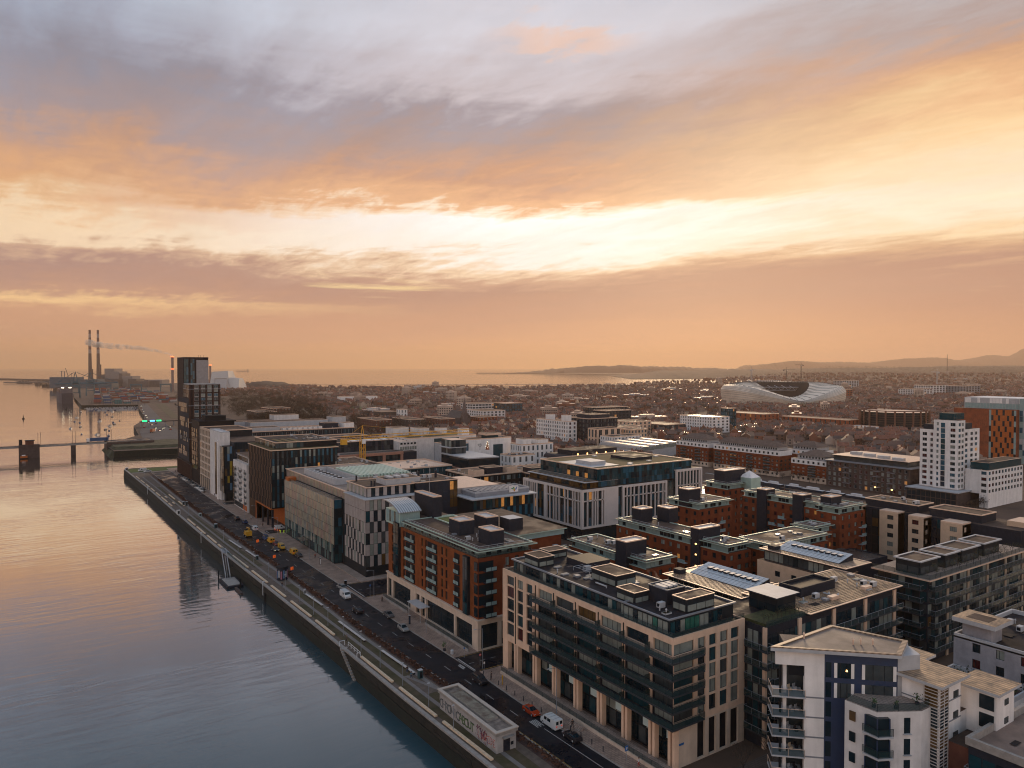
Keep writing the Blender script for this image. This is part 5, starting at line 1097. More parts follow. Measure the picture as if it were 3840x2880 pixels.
# ================================================================== generic mid-distance blocks
def block(label, x0, x1, y0, y1, h, m, nw=0, ns=0, nf=5, glass=None, roofm=None, frac=.5, stuff=True, cat='building', name='building', base=.6, par=.6, sill=.8, head=.6, lit=.02, extras=(), clutter=4, seed=0, top=None, pc=coping):
    t = thing(name, label, cat, (x0, y0, 0)); fh = (h-base)/max(1, nf); rows = floors(base, nf, fh, sill, head) if nf else []
    wall(t, 'W', x0, y0, y1, 0, h, even(y0, y1, nw, frac) if nw else [], rows if nw else [], m, .25, glass=glass, stuff=stuff, lit=lit, frame=dkmetal)
    wall(t, 'S', y0, x0, x1, 0, h, even(x0, x1, ns, frac) if ns else [], rows if ns else [], m, .25, glass=glass, stuff=stuff, lit=lit, frame=dkmetal)
    core(t, x0+.3, x1, y0+.3, y1, 0, h-.02, m, roofm or felt)
    if par: parapet(t, x0, x1, y0, y1, h, par, .35, pc)
    r = random.Random(seed+int(x0*7))
    for (a, b_, c, d, z0, z1, mm) in extras:
        nm = 'roof_storey' if (b_-a)*(d-c) > 60 else 'roof_room'
        MB().box(a, b_, c, d, z0, z1, 0, 1).build(nm, [mm, felt if mm is not zinc else coping], t); edge(t, a, b_, c, d, z1, .15, .25, pc)
    rooftop_kit(t, x0+1.5, x1-1.5, y0+1.5, y1-1.5, h, clutter, int(x0))
    return t
wg = [GD, GG, GB, GD]
# long low offices with pale plant roofs behind the tower
block('long dark glass office with dormer-like roof lights behind the finned office', 108, 187, 470, 490, 29.6, navy, 10, 30, 7, [GD, GD, GT], frac=.8, extras=[(118, 138, 474, 486, 29.6, 32, lgrey), (168, 178, 476, 486, 29.6, 33, navy), (180, 187, 471, 480, 22, 33, white)] + [(140+3.4*k, 142.2+3.4*k, 474, 478, 29.6, 31.2, white) for k in range(8)], clutter=10)
block('lower navy glass office strip before the long dark glass office', 111, 184, 440, 456, 26.6, navy, 8, 28, 6, [GD, GT], frac=.85, clutter=2)
block('wide office with pale silver roof decks and bright parapets behind the tower', 110, 196, 500, 545, 29.5, lgrey, 12, 26, 7, [GG, GD], frac=.6, roofm=zinc, extras=[(128, 182, 508, 522, 29.5, 33, lgrey), (120, 170, 526, 538, 29.5, 32.6, lgrey), (150, 168, 530, 541, 32.6, 36, white2), (184, 194, 504, 516, 29.5, 35, lgrey)], clutter=14)
block('grey office annexe with a stepped pale roof at the foot of the tower', 106, 128, 546, 560, 24, lgrey, 5, 8, 5, [GG, GD], roofm=zinc, clutter=3)
# brick framed block with crane
bfr = thing('apartment_building', 'dark glass block in a heavy terracotta stone frame behind the yellow crane', 'building', (150, 400, 0))
core(bfr, 150.6, 189, 400.8, 424, 0, 19.6, GD, pave2); core(bfr, 154.9, 191, 416.2, 440, 19.6, 25.6, navy, feltd, 'upper_storeys'); edge(bfr, 154.7, 191.2, 416, 440, 25.6, .3, .4, coping)
panels(bfr, 'S', 400.8, 151, 188.8, 20, 9, 19, 3, lambda i, j: rnd.choice([GD, GG, GD, GT]), .25); panels(bfr, 'W', 150.6, 401, 424, 10, 9, 19, 3, lambda i, j: rnd.choice([GD, GG]), .25); panels(bfr, 'S', 416.2, 155.2, 190.6, 18, 19.8, 25.4, 2, lambda i, j: rnd.choice([GD, GG, navy, GD]), .2)
for x in (150, 163.6, 176.8, 188.2): MB().box(x, x+1.7, 400, 401, 0, 19.2).build('stone_pier', pinkstone, bfr)
MB().box(150, 203.3, 399.9, 401, 12.4, 13.8).build('stone_beam', pinkstone, bfr); MB().box(150, 190, 399.8, 401.1, 18.4, 20).build('stone_beam', pinkstone, bfr); MB().box(201.6, 203.3, 400, 401, 0, 12.4).build('stone_pier', pinkstone, bfr)
core(bfr, 189.5, 203, 400.9, 424, 0, 12.6, GD, pave2, 'east_wing'); core(bfr, 189, 199.6, 401.5, 420, 13.8, 19.4, navy, felt, 'east_storey'); railing(bfr, [(150.4, 400.4), (189.8, 400.4)], 20, 1, 4, 'terrace_railing')
for k in range(6): MB().box(160+5*k, 163.6+5*k, 419, 424, 25.6, 26).build('solar_panel', white, bfr)
core(bfr, 191, 203, 408, 436, 13, 25, white2, coping, 'pale_wing'); panels(bfr, 'S', 408, 191.4, 202.8, 7, 19.6, 22, 1, lambda i, j: LITW if False else GP, .4); panels(bfr, 'S', 408, 191.4, 202.8, 5, 22.6, 24.6, 1, lambda i, j: GD, .9)
block('white office with sedum roof and box plant rooms behind the crane jib', 198, 247, 410, 450, 26, white2, 8, 0, 6, wg, roofm=greenroof, extras=[(200, 211, 436, 448, 26, 31, white2), (214, 222, 428, 440, 26, 30.5, white2), (229, 235, 428, 434, 26, 30, white), (236.5, 242, 410.5, 416, 26, 30.6, white), (223, 229, 424, 434, 26, 27.6, lgrey)], clutter=16)
b = MB(); b.box(216, 234, 409.85, 410, 9, 25.4); tag(b.build('glass_wall', GT), 'tall dark glass wall panel set in the blank white office front', 'window'); b.box(199, 209, 409.85, 410, 20.5, 25.4)
# glass pavilion building
gp = thing('office_building', 'curved dark office with pink floor lines and a bright glass rooftop pavilion', 'building', (198, 337, 0))
core(gp, 198.5, 201, 337.5, 366, 0, 21.4, GD, pave2); MB().prism([(198, 337), (216, 335), (216, 366), (198, 367)], 0, 21.4, 0, 1).build('main_block', [GD, pave2], gp)
for z in (9.5, 15.0, 21.2): MB().prism([(197.6, 336.6), (216.3, 334.6), (216.3, 367), (197.6, 367.4)], z, z+.6).build('floor_band', pinkstone if z < 20 else lgrey, gp)
core(gp, 199.1, 208.4, 357.2, 369, 21.5, 29.6, GG, coping, 'pavilion'); panels(gp, 'W', 199.1, 357.4, 368.8, 8, 21.8, 29.4, 2, lambda i, j: rnd.choice([GG, GP]), .15); panels(gp, 'S', 357.2, 199.2, 208.2, 7, 21.8, 29.4, 2, lambda i, j: rnd.choice([GG, GD]), .15); MB().box(197.4, 208.8, 356.8, 369.3, 25.2, 25.6).build('balcony', lgrey, gp)
block('white office with a tall teal window and a glowing flat canopy roof', 226, 257, 383.6, 395, 26, white, 0, 0, 0, roofm=felt, extras=[(238.4, 249.8, 384, 393, 28.2, 29.2, coping), (240, 248, 385, 392, 26, 28.2, GT)], clutter=3)
b = MB(); b.box(243.5, 250.5, 383.4, 383.6, 4, 22.4); tag(b.build('window_wall', GT), 'tall teal window wall in the white office front', 'window')
block('blank pale wall link with a navy band left of the teal window office', 208.8, 226, 384, 396, 24.5, lgrey, 0, 8, 2, [GB, navy], frac=.9, par=.2, clutter=2)
block('stepped white flats with roof terraces behind the dark restaurant roofs', 254, 278, 367.4, 380, 22.6, white, 5, 7, 5, wg, frac=.4, extras=[(256, 262, 369, 377, 22.6, 26, white), (268, 276, 370, 378, 22.6, 25, white)], clutter=4)
block('white studio house with small windows left of the barrel fronted dark hall', 236, 253, 352, 364, 18.5, white, 3, 4, 4, wg, frac=.35, clutter=3)
nv = thing('hall_building', 'dark hall with rounded upper edges and lamps along its terrace', 'building', (256.8, 323.3, 0))
core(nv, 257, 300, 323.6, 346, 0, 20, navy, feltd); b = MB()
for k in range(6):
    a0_, a1_ = pi/2*k/6, pi/2*(k+1)/6
    b.quad([(257-2.4*sin(a0_), 323, 17.6+2.4*cos(a0_)), (257-2.4*sin(a1_), 323, 17.6+2.4*cos(a1_)), (257-2.4*sin(a1_), 346, 17.6+2.4*cos(a1_)), (257-2.4*sin(a0_), 346, 17.6+2.4*cos(a0_))])
    b.quad([(257, 323.2-2.4*sin(a0_), 17.6+2.4*cos(a0_)), (300, 323.2-2.4*sin(a0_), 17.6+2.4*cos(a0_)), (300, 323.2-2.4*sin(a1_), 17.6+2.4*cos(a1_)), (257, 323.2-2.4*sin(a1_), 17.6+2.4*cos(a1_))])
b.build('rounded_cladding', slate, nv, smooth=True); MB().box(262, 296, 328, 342, 20, 22.5, 0, 1).build('roof_storey', [slate, feltd], nv)
for k in range(5): MB().box(264+7*k, 264.5+7*k, 325.5, 326, 20, 21).build('terrace_lamp', LITB, nv)
block('dark restaurant block with patio roofs and string lights, left part', 176, 205, 296, 322, 18.5, black, 8, 9, 5, [GD, GG, GT, GP], frac=.75, extras=[(178, 184, 298, 303, 18.5, 21, coping), (187, 196, 300, 308, 18.5, 21.5, slate), (198, 204, 299, 305, 18.5, 21, coping)], clutter=10, lit=.05)
block('dark apartment row with bronze strips and curtained glazing, right of the restaurant block', 206, 240, 290, 318, 18, slate, 8, 11, 5, [GD, GG, GA, GP], frac=.7, extras=[(208, 216, 292, 300, 18, 20.6, slate), (219, 228, 294, 302, 18, 20.8, coping), (230, 238, 292, 300, 18, 20.6, slate)], clutter=10, lit=.05)
block('low dark flats with planted balconies in front of the restaurant row', 158, 180, 262, 290, 16.5, slate, 8, 7, 5, [GD, GG, GT], frac=.6, extras=[(160, 166, 264, 272, 16.5, 19, coping), (170, 176, 266, 274, 16.5, 19, slate)], clutter=8)
block('glass fronted block with solar roof between brick frame and glass pavilion', 160, 190, 340, 372, 18, GT, 7, 8, 5, [GD, GT, GB], frac=.8, clutter=12, roofm=coping)
block('small grey services building beside the crane', 126, 148, 402, 424, 17, lgrey, 5, 6, 4, [GD, GG], clutter=6)
block('plain grey office behind the finned office', 124, 148, 330, 372, 22, grey, 9, 7, 6, [GD, GG], frac=.8, clutter=10, roofm=felt)
block('dark glass infill office east of the glass office', 132, 150, 268, 316, 19, GD, 10, 5, 5, [GD, GT], frac=.8, clutter=10)
# far side of the basin: white balconied block etc
ab_ = block('white apartment block of three bays with recessed balconies and roof boxes', 404, 414, 512, 560, 22, white, 14, 2, 6, [GD, GG, GM, GB], frac=.42, extras=[(405, 411, 540, 547, 22, 27, white), (405, 411, 516, 523, 22, 27.5, white)], clutter=3)
for k in range(2):
    for j in range(5): MB().box(403, 404, 527.5+15*k, 531.5+15*k, 3+3.6*j, 3.3+3.6*j).build('balcony', lgrey, ab_)
block('dark stepped office with a terracotta base right of the white apartment block', 418, 452, 500, 530, 24.5, slate, 6, 8, 6, [GD, GG], frac=.7, extras=[(424, 446, 504, 524, 24.5, 28, navy)], clutter=4)
block('peach stone office with two large square windows', 416, 444, 486, 499, 16.5, cream, 3, 4, 2, [GD, GT], frac=.5, clutter=3)
block('low white flats with small square windows beside the arched glass sheds', 414, 446, 462, 480, 11.5, white, 6, 8, 3, wg, frac=.4, clutter=3)
block('peach office wing with a dark side by the sheds', 448, 468, 478, 492, 15, beige, 4, 5, 4, wg, clutter=3)
gs_ = thing('train_shed', 'low pale shed of parallel arched glass roofs behind the dock', 'shed', (385, 405, 0))
for k in range(4):
    b = MB(); x0 = 388+15*k
    for q in range(8):
        t0, t1 = pi*q/8, pi*(q+1)/8
        b.quad([(x0+7.5-7.5*cos(t0), 404+4*k, 7+3.4*sin(t0)), (x0+7.5-7.5*cos(t1), 404+4*k, 7+3.4*sin(t1)), (x0+7.5-7.5*cos(t1), 452+4*k, 7+3.4*sin(t1)), (x0+7.5-7.5*cos(t0), 452+4*k, 7+3.4*sin(t0))])
    b.build('arched_roof', mat('shed_roof', (.34, .29, .26), .4, .2, var=.15, kind='ribsY'), gs_); MB().box(x0, x0+15, 404+4*k, 452+4*k, 0, 7).build('wall', lgrey, gs_)
    b = MB(); n_ = 8; i_ = len(b.v); b.v += [(x0+7.5-7.5*cos(pi*q/8), 403.9+4*k, 7+3.4*sin(pi*q/8)) for q in range(9)]; b.f.append(tuple(range(9))); b.m.append(0); b.build('gable_glass', GP, gs_)
# long brick and white residential ranges across the dock
def dockrange(label, x0, x1, y0, y1, h, seed):
    t = thing('apartment_building', label, 'building', (x0, y0, 0)); rows = floors(.9, 5, (h-3.4)/5, .7, .6); n = int((y1-y0)/3.3)
    cW = even(y0, y1, n, .42)
    wall(t, 'W', x0, y0, y1, 3.4, h-3.2, cW, rows, brick, .2, glass=[GP, GG, GD, GP], stuff=False, far=True, frame=lgrey)
    wall(t, 'W', x0-.05, y0, y1, 0, 3.4, cW, [(1.2, 2.6)], palestone, .2, glass=[GD, GG], name='base_wall'); wall(t, 'W', x0-.05, y0, y1, h-3.2, h, cW, [(h-2.5, h-1.0)], white, .2, glass=[GG, GD], name='white_band')
    nS = max(2, int((x1-x0)/3.3)); wall(t, 'S', y0, x0, x1, 3.4, h-3.2, even(x0, x1, nS, .4), rows, brick, .2, glass=[GG, GD]); MB().box(x0, x1, y0-.05, y0+.2, h-3.2, h).build('white_band', white, t); MB().box(x0, x1, y0-.05, y0+.2, 0, 3.4).build('base_wall', palestone, t)
    core(t, x0+.25, x1, y0+.25, y1, 0, h-.05, brickd, felt)
    r = random.Random(seed)
    for k in range(2, n-1, 4):
        y = y0+(y1-y0)*k/n
        for j in range(5): MB().box(x0-1, x0, y, y+5, 3.2+(h-6.4)/5*j, 3.4+(h-6.4)/5*j).build('balcony', grey, t); MB().box(x0-1, x0-.9, y, y+5, 3.4+(h-6.4)/5*j, 4.3+(h-6.4)/5*j).build('balcony_rail', railg, t)
    xm = (x0+x1)/2; yi = min((x1-x0)/2, (y1-y0)/2.2)
    b = MB(); R = [(x0+1.5, y0+2), (x1, y0+2), (x1, y1-2), (x0+1.5, y1-2)]; z = h+2.2; T1 = (xm, y0+yi+1, h+5.6); T2 = (xm, y1-yi-1, h+5.6)
    b.quad([(*R[0], z), (*R[1], z), T1]); b.quad([(*R[1], z), (*R[2], z), T2, T1]); b.quad([(*R[2], z), (*R[3], z), T2]); b.quad([(*R[3], z), (*R[0], z), T1, T2])
    b.build('hipped_roof', slateroof2, t); MB().box(x0+2.2, x1-.5, y0+3, y1-3, h-.1, h+2.3).build('attic_storey', lgrey, t)
    q = MB()
    for i in range(n*2-6): yy = y0+3.5+(y1-y0-7)*i/(n*2-6); q.box(x0+2.1, x0+2.2, yy, yy+.9, h+.5, h+1.8)
    q.build('attic_glazing', GD, t, kind='stuff')
    return t
dockrange('long red brick and white apartment range with hipped slate roof, across the dock', 402.8, 416, 292.5, 346, 16.6, 1)
dockrange('shorter red brick and white apartment block left of the long range', 402.5, 418, 350.5, 381, 16.6, 2)
dockrange('red brick and white apartment block with slate roof before the brown block', 400.5, 420, 258, 282, 13.8, 3)
dockrange('small brick and white block glimpsed behind the long range', 436, 452, 286, 310, 15, 4)
br = thing('apartment_building', 'brown brick block with a curved dark penthouse deck across the dock', 'building', (395, 206, 0))
wall(br, 'W', 396, 206, 255, 0, 15.4, even(206.5, 254.5, 15, .5), floors(.5, 5, 2.95, .6, .5), brown, .25, glass=[GP, GD, GG, GM], frame=lgrey, lit=.02)
core(br, 396.3, 430, 206.2, 254.8, 0, 15.3, brown, felt); wall(br, 'S', 206, 396, 430, 0, 15.4, even(398, 428, 9, .5), floors(.5, 5, 2.95, .6, .5), brown, .25, glass=[GD, GG])
P = [(394.8, 204.8)] + [(394.8, 204.8+50.8*k/8) for k in range(1, 9)] + [(430, 255.6), (430, 204.8)]
MB().prism(P, 15.4, 15.9).build('roof_deck', grey, br); core(br, 398.5, 428, 208.5, 252, 15.9, 18.6, GG, coping, 'penthouse'); MB().box(397.4, 429, 207.4, 253, 18.6, 18.95, 0, 1).build('roof_slab', [dkmetal, coping], br)
for k in range(4): MB().box(400+3*k, 403+3*k, 212+10*k, 218+10*k, 18.95, 20.4).build('roof_room', lgrey, br)
for y in (214, 222, 240): 
    for j in range(4): MB().box(394.6, 396, y, y+4, 3.4+2.95*j, 3.6+2.95*j).build('balcony', grey, br)
for i, (x, y) in enumerate(((393, 214), (394, 224), (395.5, 203))):
    b = MB(); b.bar((x, y, 0), (x, y, 3.4), .08, 0); b.cyl(x, y, 3.3, 3.9, .45, 6, 1); tag(b.build('quay_lamp', [slate, LITB]), ('amber quay lamp under the middle of the brown block', 'amber quay lamp below the left bays of the brown block', 'amber quay lamp at the right corner of the brown block')[i], 'lamp')
# white stepped tower
M = thing('tower_block', 'white stepped residential tower with punched windows on a dark podium', 'tower', (393, 180, 0))
mf = [(8.9+2.86*k, 10.6+2.86*k) for k in range(12)]; mf2 = mf[:10]
wall(M, 'W', 393, 180.5, 192.4, 8.3, 43.3, [(181.8, 184.2), (189.9, 191.0)], mf, white, .25, glass=[GD, GG, GM, GB, GD, GP], frame=lgrey); wall(M, 'S', 180.5, 393, 400.4, 8.3, 43.3, [(393.5, 396), (396.8, 399.2)], mf, white, .25, glass=[GD, GG, GP, GB], frame=lgrey)
core(M, 393.3, 400.4, 180.8, 192.4, 8, 43.2, white, felt); panels(M, 'W', 392.9, 186.6, 188.9, 1, 9, 42, 12, lambda i, j: rnd.choice([GT, navy, GB]), .3, .05, 'balcony_recess')
wall(M, 'W', 394.3, 192.4, 200, 8.3, 38, [(193.4, 194.7), (196.4, 198.7)], mf2, white, .25, glass=[GD, GG, GM, GD], frame=lgrey); core(M, 394.6, 400.4, 192.4, 200, 8, 37.9, white, felt, 'north_wing')
wall(M, 'S', 184, 402, 424, 8.3, 38, [(404.5, 406.2), (408, 411), (414, 417), (419, 421.6)], mf2, white, .25, glass=[GD, GG, GB, GT], frame=lgrey); core(M, 400.4, 424, 184.3, 200, 8, 37.9, white, felt, 'east_wing')
core(M, 397, 408, 184.5, 191.6, 43.3, 46.6, GT, felt, 'penthouse'); core(M, 396, 402, 194, 199, 38, 40.5, navy, felt, 'roof_room'); core(M, 403, 420, 186, 197, 38, 40.8, navy, felt, 'roof_room')
core(M, 386.5, 425, 177.5, 203, 0, 7.4, brown, feltd, 'podium'); panels(M, 'W', 386.5, 178, 202.6, 10, .4, 7, 2, lambda i, j: GD, .4); MB().box(385.6, 425, 176.8, 203, 7.4, 7.9).build('podium_slab', lgrey, M)
wb = block('white dockside flats with dark upper storey right of the white tower', 399, 438, 168.9, 172.9, 18.8, white, 1, 11, 4, [GD, GG, GB, GM], base=6.8, frac=.6, stuff=False, extras=[(401, 438, 169.6, 178, 18.8, 22.4, GT)], clutter=0, par=.1)
MB().box(400, 438, 172.9, 180, 6.8, 18.7).build('rear_block', white, wb)
# orange panelled tower
OT = thing('tower_block', 'rust orange panelled tower with a white glazed crown at the right edge', 'tower', (600, 235.7, 0))
core(OT, 600, 640, 235.7, 278.7, 0, 39.4, rust, felt); panels(OT, 'W', 600, 254.2, 278.6, 18, 2, 39.2, 1, lambda i, j: rust, .3, .15, 'cladding_strip')
panels(OT, 'W', 600, 236, 254, 12, 3, 39, 9, lambda i, j: ((GD if (i*5+j*3) % 7 < 2 else mintw if i in (0, 11) else orange), 'panel'), .12, .12)
core(OT, 606, 640, 226, 274, 39.4, 47.6, lgrey, white, 'crown'); panels(OT, 'W', 606, 226, 273.6, 22, 39.6, 47.4, 2, lambda i, j: (mintw if j == 0 else rnd.choice([lgrey, white])), .25, .15)
core(OT, 604, 640, 214, 235.6, 0, 47.6, mintw, white, 'glazed_wing'); panels(OT, 'W', 604, 214.5, 235.4, 10, 2, 39, 9, lambda i, j: rnd.choice([mintw, GB, lgrey]), .2, .12)
# round brown gasholder flats
G8 = thing('round_building', 'round dark apartment block standing inside a rust iron gasholder frame', 'building', vp(434, 829))
cx, cy, _ = vp(434, 829); MB().cyl(cx, cy, 0, 21, 34, 40, 0, top=1).build('drum', [brown, coping], G8)
for k in range(24):
    a = 2*pi*k/24; x, y = cx+35.5*cos(a), cy+35.5*sin(a); MB().box(x-.7, x+.7, y-.7, y+.7, 0, 23).build('iron_column', mat('iron_rust', (.16, .07, .045), .8, var=.2), G8)
for j in range(8):
    b = MB()
    for k in range(48):
        a, c = 2*pi*k/48, 2*pi*(k+1)/48
        b.quad([(cx+34.4*cos(a), cy+34.4*sin(a), 1+2.5*j), (cx+34.4*cos(c), cy+34.4*sin(c), 1+2.5*j), (cx+34.4*cos(c), cy+34.4*sin(c), 2.9+2.5*j), (cx+34.4*cos(a), cy+34.4*sin(a), 2.9+2.5*j)])
    b.build('glazing_ring', GD, G8)
b = MB()
for k in range(24):
    a, c = 2*pi*k/24, 2*pi*(k+1)/24; b.bar((cx+35.5*cos(a), cy+35.5*sin(a), 22.6), (cx+35.5*cos(c), cy+35.5*sin(c), 22.6), .5)
b.build('ring_beam', MATS['iron_rust'], G8)
# ================================================================== stadium
SD = thing('stadium', 'wavy translucent stadium with ribbed roof and an oval opening', 'stadium', vp(526, 1425))
shellm = mat('stadium_shell', (.84, .72, .60), .65, 0, var=.12, vs=.02); shell2 = mat('stadium_skin', (.66, .57, .48), .6, 0, var=.2, vs=.03)
NA = 96
def sring(a, u):
    """u 0 ground outside .. .5 crest .. 1 lip of the opening"""
    c, s_ = cos(a), sin(a)                      # c lateral, s_ depth (negative = towards the drone)
    dip = max(0, -s_)**1.4 * max(0, 1-abs(c-.05)**1.3)
    crest = 38-29*dip; lip = 42-27*max(0, -s_)**1.6
    R = 1/(abs(c)**2.6+abs(s_)**2.6)**(1/2.6)
    if u <= .5:
        t = u/.5; z = crest*sin(t*pi/2)**.85; k = 1.0+.05*sin(pi*t)-.10*t**3
        return (108*R*c*k, 92*R*s_*k, z)
    t = (u-.5)/.5; e = .9*R*(1-t)**1.0+.47*t
    return (108*c*e, 92*s_*e, crest+(lip-crest)*t+2*sin(pi*t))
ol, od = 526, 1425
def sp(a, u): x, y, z = sring(a, u); return vp(ol+x, od+y, max(z, 0))
for nm, us, m in (('outer_skin', [0, .12, .25, .38, .5], shell2), ('roof_shell', [.5, .56, .65, .8, 1.0], shellm)):
    b = MB()
    for i in range(NA):
        a, c = 2*pi*i/NA, 2*pi*(i+1)/NA
        for u0, u1 in zip(us, us[1:]): b.quad([sp(a, u0), sp(c, u0), sp(c, u1), sp(a, u1)])
    b.build(nm, m, SD)
ribm = mat('stadium_rib', (.09, .08, .075), .7)
for i in range(0, NA, 2):
    a = 2*pi*i/NA; b = MB()
    for u0, u1 in ((.5, .6), (.6, .8), (.8, 1.0)):
        p, q = Vector(sp(a, u0)), Vector(sp(a, u1)); b.bar(p+Vector((0, 0, .4)), q+Vector((0, 0, .4)), .38)
    b.build('roof_rib', ribm, SD)
for j in range(1, 12):
    b = MB(); u = .5*j/12
    for i in range(NA):
        a, c = 2*pi*i/NA, 2*pi*(i+1)/NA; b.bar(sp(a, u), sp(c, u), .22, n=3)
    b.build('skin_band', ribm, SD)
b = MB()
for i in range(NA):
    a, c = 2*pi*i/NA, 2*pi*(i+1)/NA; p, q = sring(a, 1), sring(c, 1)
    b.quad([vp(ol+p[0], od+p[1], p[2]), vp(ol+q[0], od+q[1], q[2]), vp(ol+q[0]*.7, od+q[1]*.7, 4), vp(ol+p[0]*.7, od+p[1]*.7, 4)])
b.build('stands', mat('stadium_seats', (.022, .018, .018), .9, var=.3, vs=.1), SD); MB().obox(vp(ol, od), -AZ, 70, 50, .5, 1.0).build('pitch', grassg, SD)
for k in range(-3, 4):
    b = MB(); b.bar(vp(ol+k*14, od+20, 32), vp(ol+k*14, od+44, 36), .5); b.bar(vp(ol+k*14-7, od+22, 26), vp(ol+k*14, od+20, 32), .35); b.bar(vp(ol+k*14+7, od+22, 26), vp(ol+k*14, od+20, 32), .35); b.build('roof_truss', lgrey, SD)
tr_ = MB(); tr_.bar(vp(ol-52, od+20, 32), vp(ol+52, od+20, 32), .6); tr_.bar(vp(ol-52, od+22, 26), vp(ol+52, od+22, 26), .5); tr_.build('roof_truss', lgrey, SD)
# ================================================================== further landmarks, each where it stands
block('long low white flats with green roof edge beyond the terraces', 612, 640, 528, 574, 17, white, 13, 4, 5, wg, frac=.4, roofm=mint, clutter=0)
block('grey-blue low workshops before the white flats', 560, 590, 545, 590, 10, navy, 6, 4, 2, [GG, GP], frac=.5, roofm=slateroof2, clutter=0)
block('narrow teal glass office tower among the terraces', 664, 676, 548, 560, 24, GT, 4, 4, 6, [GB, GD], frac=.8, clutter=1)
block('rust brick works with long ridged roofs', 740, 770, 560, 620, 14, rust, 8, 4, 3, [GD], frac=.3, roofm=slateroof2, clutter=3)
block('long rust brick warehouse left of the round block', 770, 792, 470, 556, 11, rust, 14, 3, 2, [GD], frac=.3, roofm=slateroof2, clutter=0)
block('low white retail shed before the round block', 756, 775, 436, 462, 6, white, 0, 0, 0, roofm=lgrey, clutter=0)
block('cream terrace apartments left of the white flats', 520, 550, 556, 590, 14, cream, 6, 5, 4, wg, frac=.4, clutter=2)
block('peach flats with balconies between white block and sheds', 456, 486, 505, 530, 15, palestone, 6, 6, 4, wg, frac=.45, clutter=3)
block('flat roofed beige courtyard block at the dock edge', 418, 446, 228, 250, 12, beige, 5, 6, 3, wg, frac=.4, clutter=4)
block('long dark row of walk-up flats with many small windows', 318, 338, 740, 790, 13, brickd, 14, 5, 4, [GP, GG, GD], frac=.3, clutter=2)
block('second dark row of walk-up flats, right of the first', 352, 372, 726, 770, 13, brown, 12, 5, 4, [GP, GG, GD], frac=.3, clutter=2)
block('third dark row of walk-up flats near the church', 386, 404, 716, 760, 13, brickd, 12, 5, 4, [GP, GG, GD], frac=.3, clutter=2)
block('dark flats with white stair strips left of the park', 282, 312, 1020, 1060, 14, brickd, 10, 7, 4, [GP, GG], frac=.4, clutter=2)
block('dark flats further left behind the silver roofs', 250, 276, 960, 1010, 13, brown, 10, 7, 4, [GP, GG], frac=.4, clutter=2)
block('blue-grey slate warehouse with white gable house', 392, 415, 895, 918, 12, slateroof, 0, 0, 0, roofm=slateroof, clutter=0)
block('bright white gable house beside the slate warehouse', 414, 424, 880, 892, 15, white, 2, 2, 3, wg, frac=.3, clutter=1)
block('long white sports hall beyond the green pitch', 540, 620, 1430, 1450, 11, white, 0, 0, 0, roofm=lgrey, clutter=0)
block('white office terraces with strip windows mid-right', 560, 610, 940, 975, 16, white2, 7, 9, 4, [GG, GD], frac=.8, clutter=4)
block('stepped cream institute with a balcony front', 486, 520, 790, 830, 15, white2, 7, 6, 4, [GG, GD], frac=.5, clutter=4)
block('glassy brown office with flat overhanging roof', 572, 604, 872, 900, 19, GG, 6, 7, 5, [GD, GB], frac=.8, roofm=coping, clutter=3)
block('red brick school wing beside the church', 450, 476, 742, 766, 11, brick, 5, 5, 3, [GP], frac=.3, clutter=0)
block('long dark office with horizontal bands behind the white apartment block', 596, 650, 700, 724, 20, slate, 5, 14, 5, [GD, GG], frac=.8, clutter=5)
block('dark blue office with pale roof right of the banded office', 560, 600, 640, 662, 20, navy, 5, 9, 5, [GD], frac=.7, clutter=4)
for i, (x, y, w, d, h) in enumerate(((1480, 930, 60, 40, 22), (1880, 930, 90, 40, 26), (1960, 890, 90, 50, 24), (1740, 895, 80, 40, 20), (2350, 1450, 90, 40, 26), (2000, 1500, 70, 40, 30))):
    block(('arched roof training hall right of the stadium', 'far hazy office slab with strip windows', 'second far hazy office slab', 'far pale roofed campus hall', 'distant grey slab block on the rise', 'pale twin slab block on the wooded rise')[i], x, x+w, y, y+d, h, (rust, white2, grey, white2, lgrey, white2)[i], 7, 6, 5, [GD, GG], frac=.6, clutter=0)
ch = thing('church', 'stone church with pitched roof and a slender spire among low houses', 'church', (420, 733, 0)); cst = mat('church_stone', (.12, .09, .085), .9, var=.3)
MB().box(420, 434, 733, 765, 0, 12).build('nave', cst, ch); b = MB()
b.quad([(419, 732, 12), (427, 732, 20), (427, 766, 20), (419, 766, 12)]); b.quad([(435, 732, 12), (427, 732, 20), (427, 766, 20), (435, 766, 12)]); b.quad([(419, 732, 12), (435, 732, 12), (427, 732, 20)]); b.build('roof', slateroof, ch)
MB().box(421, 427, 727, 733, 0, 18).build('belfry', cst, ch); MB().cyl(424, 730, 18, 36, 3.6, 8, 0, .05).build('spire', cst, ch); MB().box(425, 429, 732.6, 733, 4, 10).build('window', GD, ch)
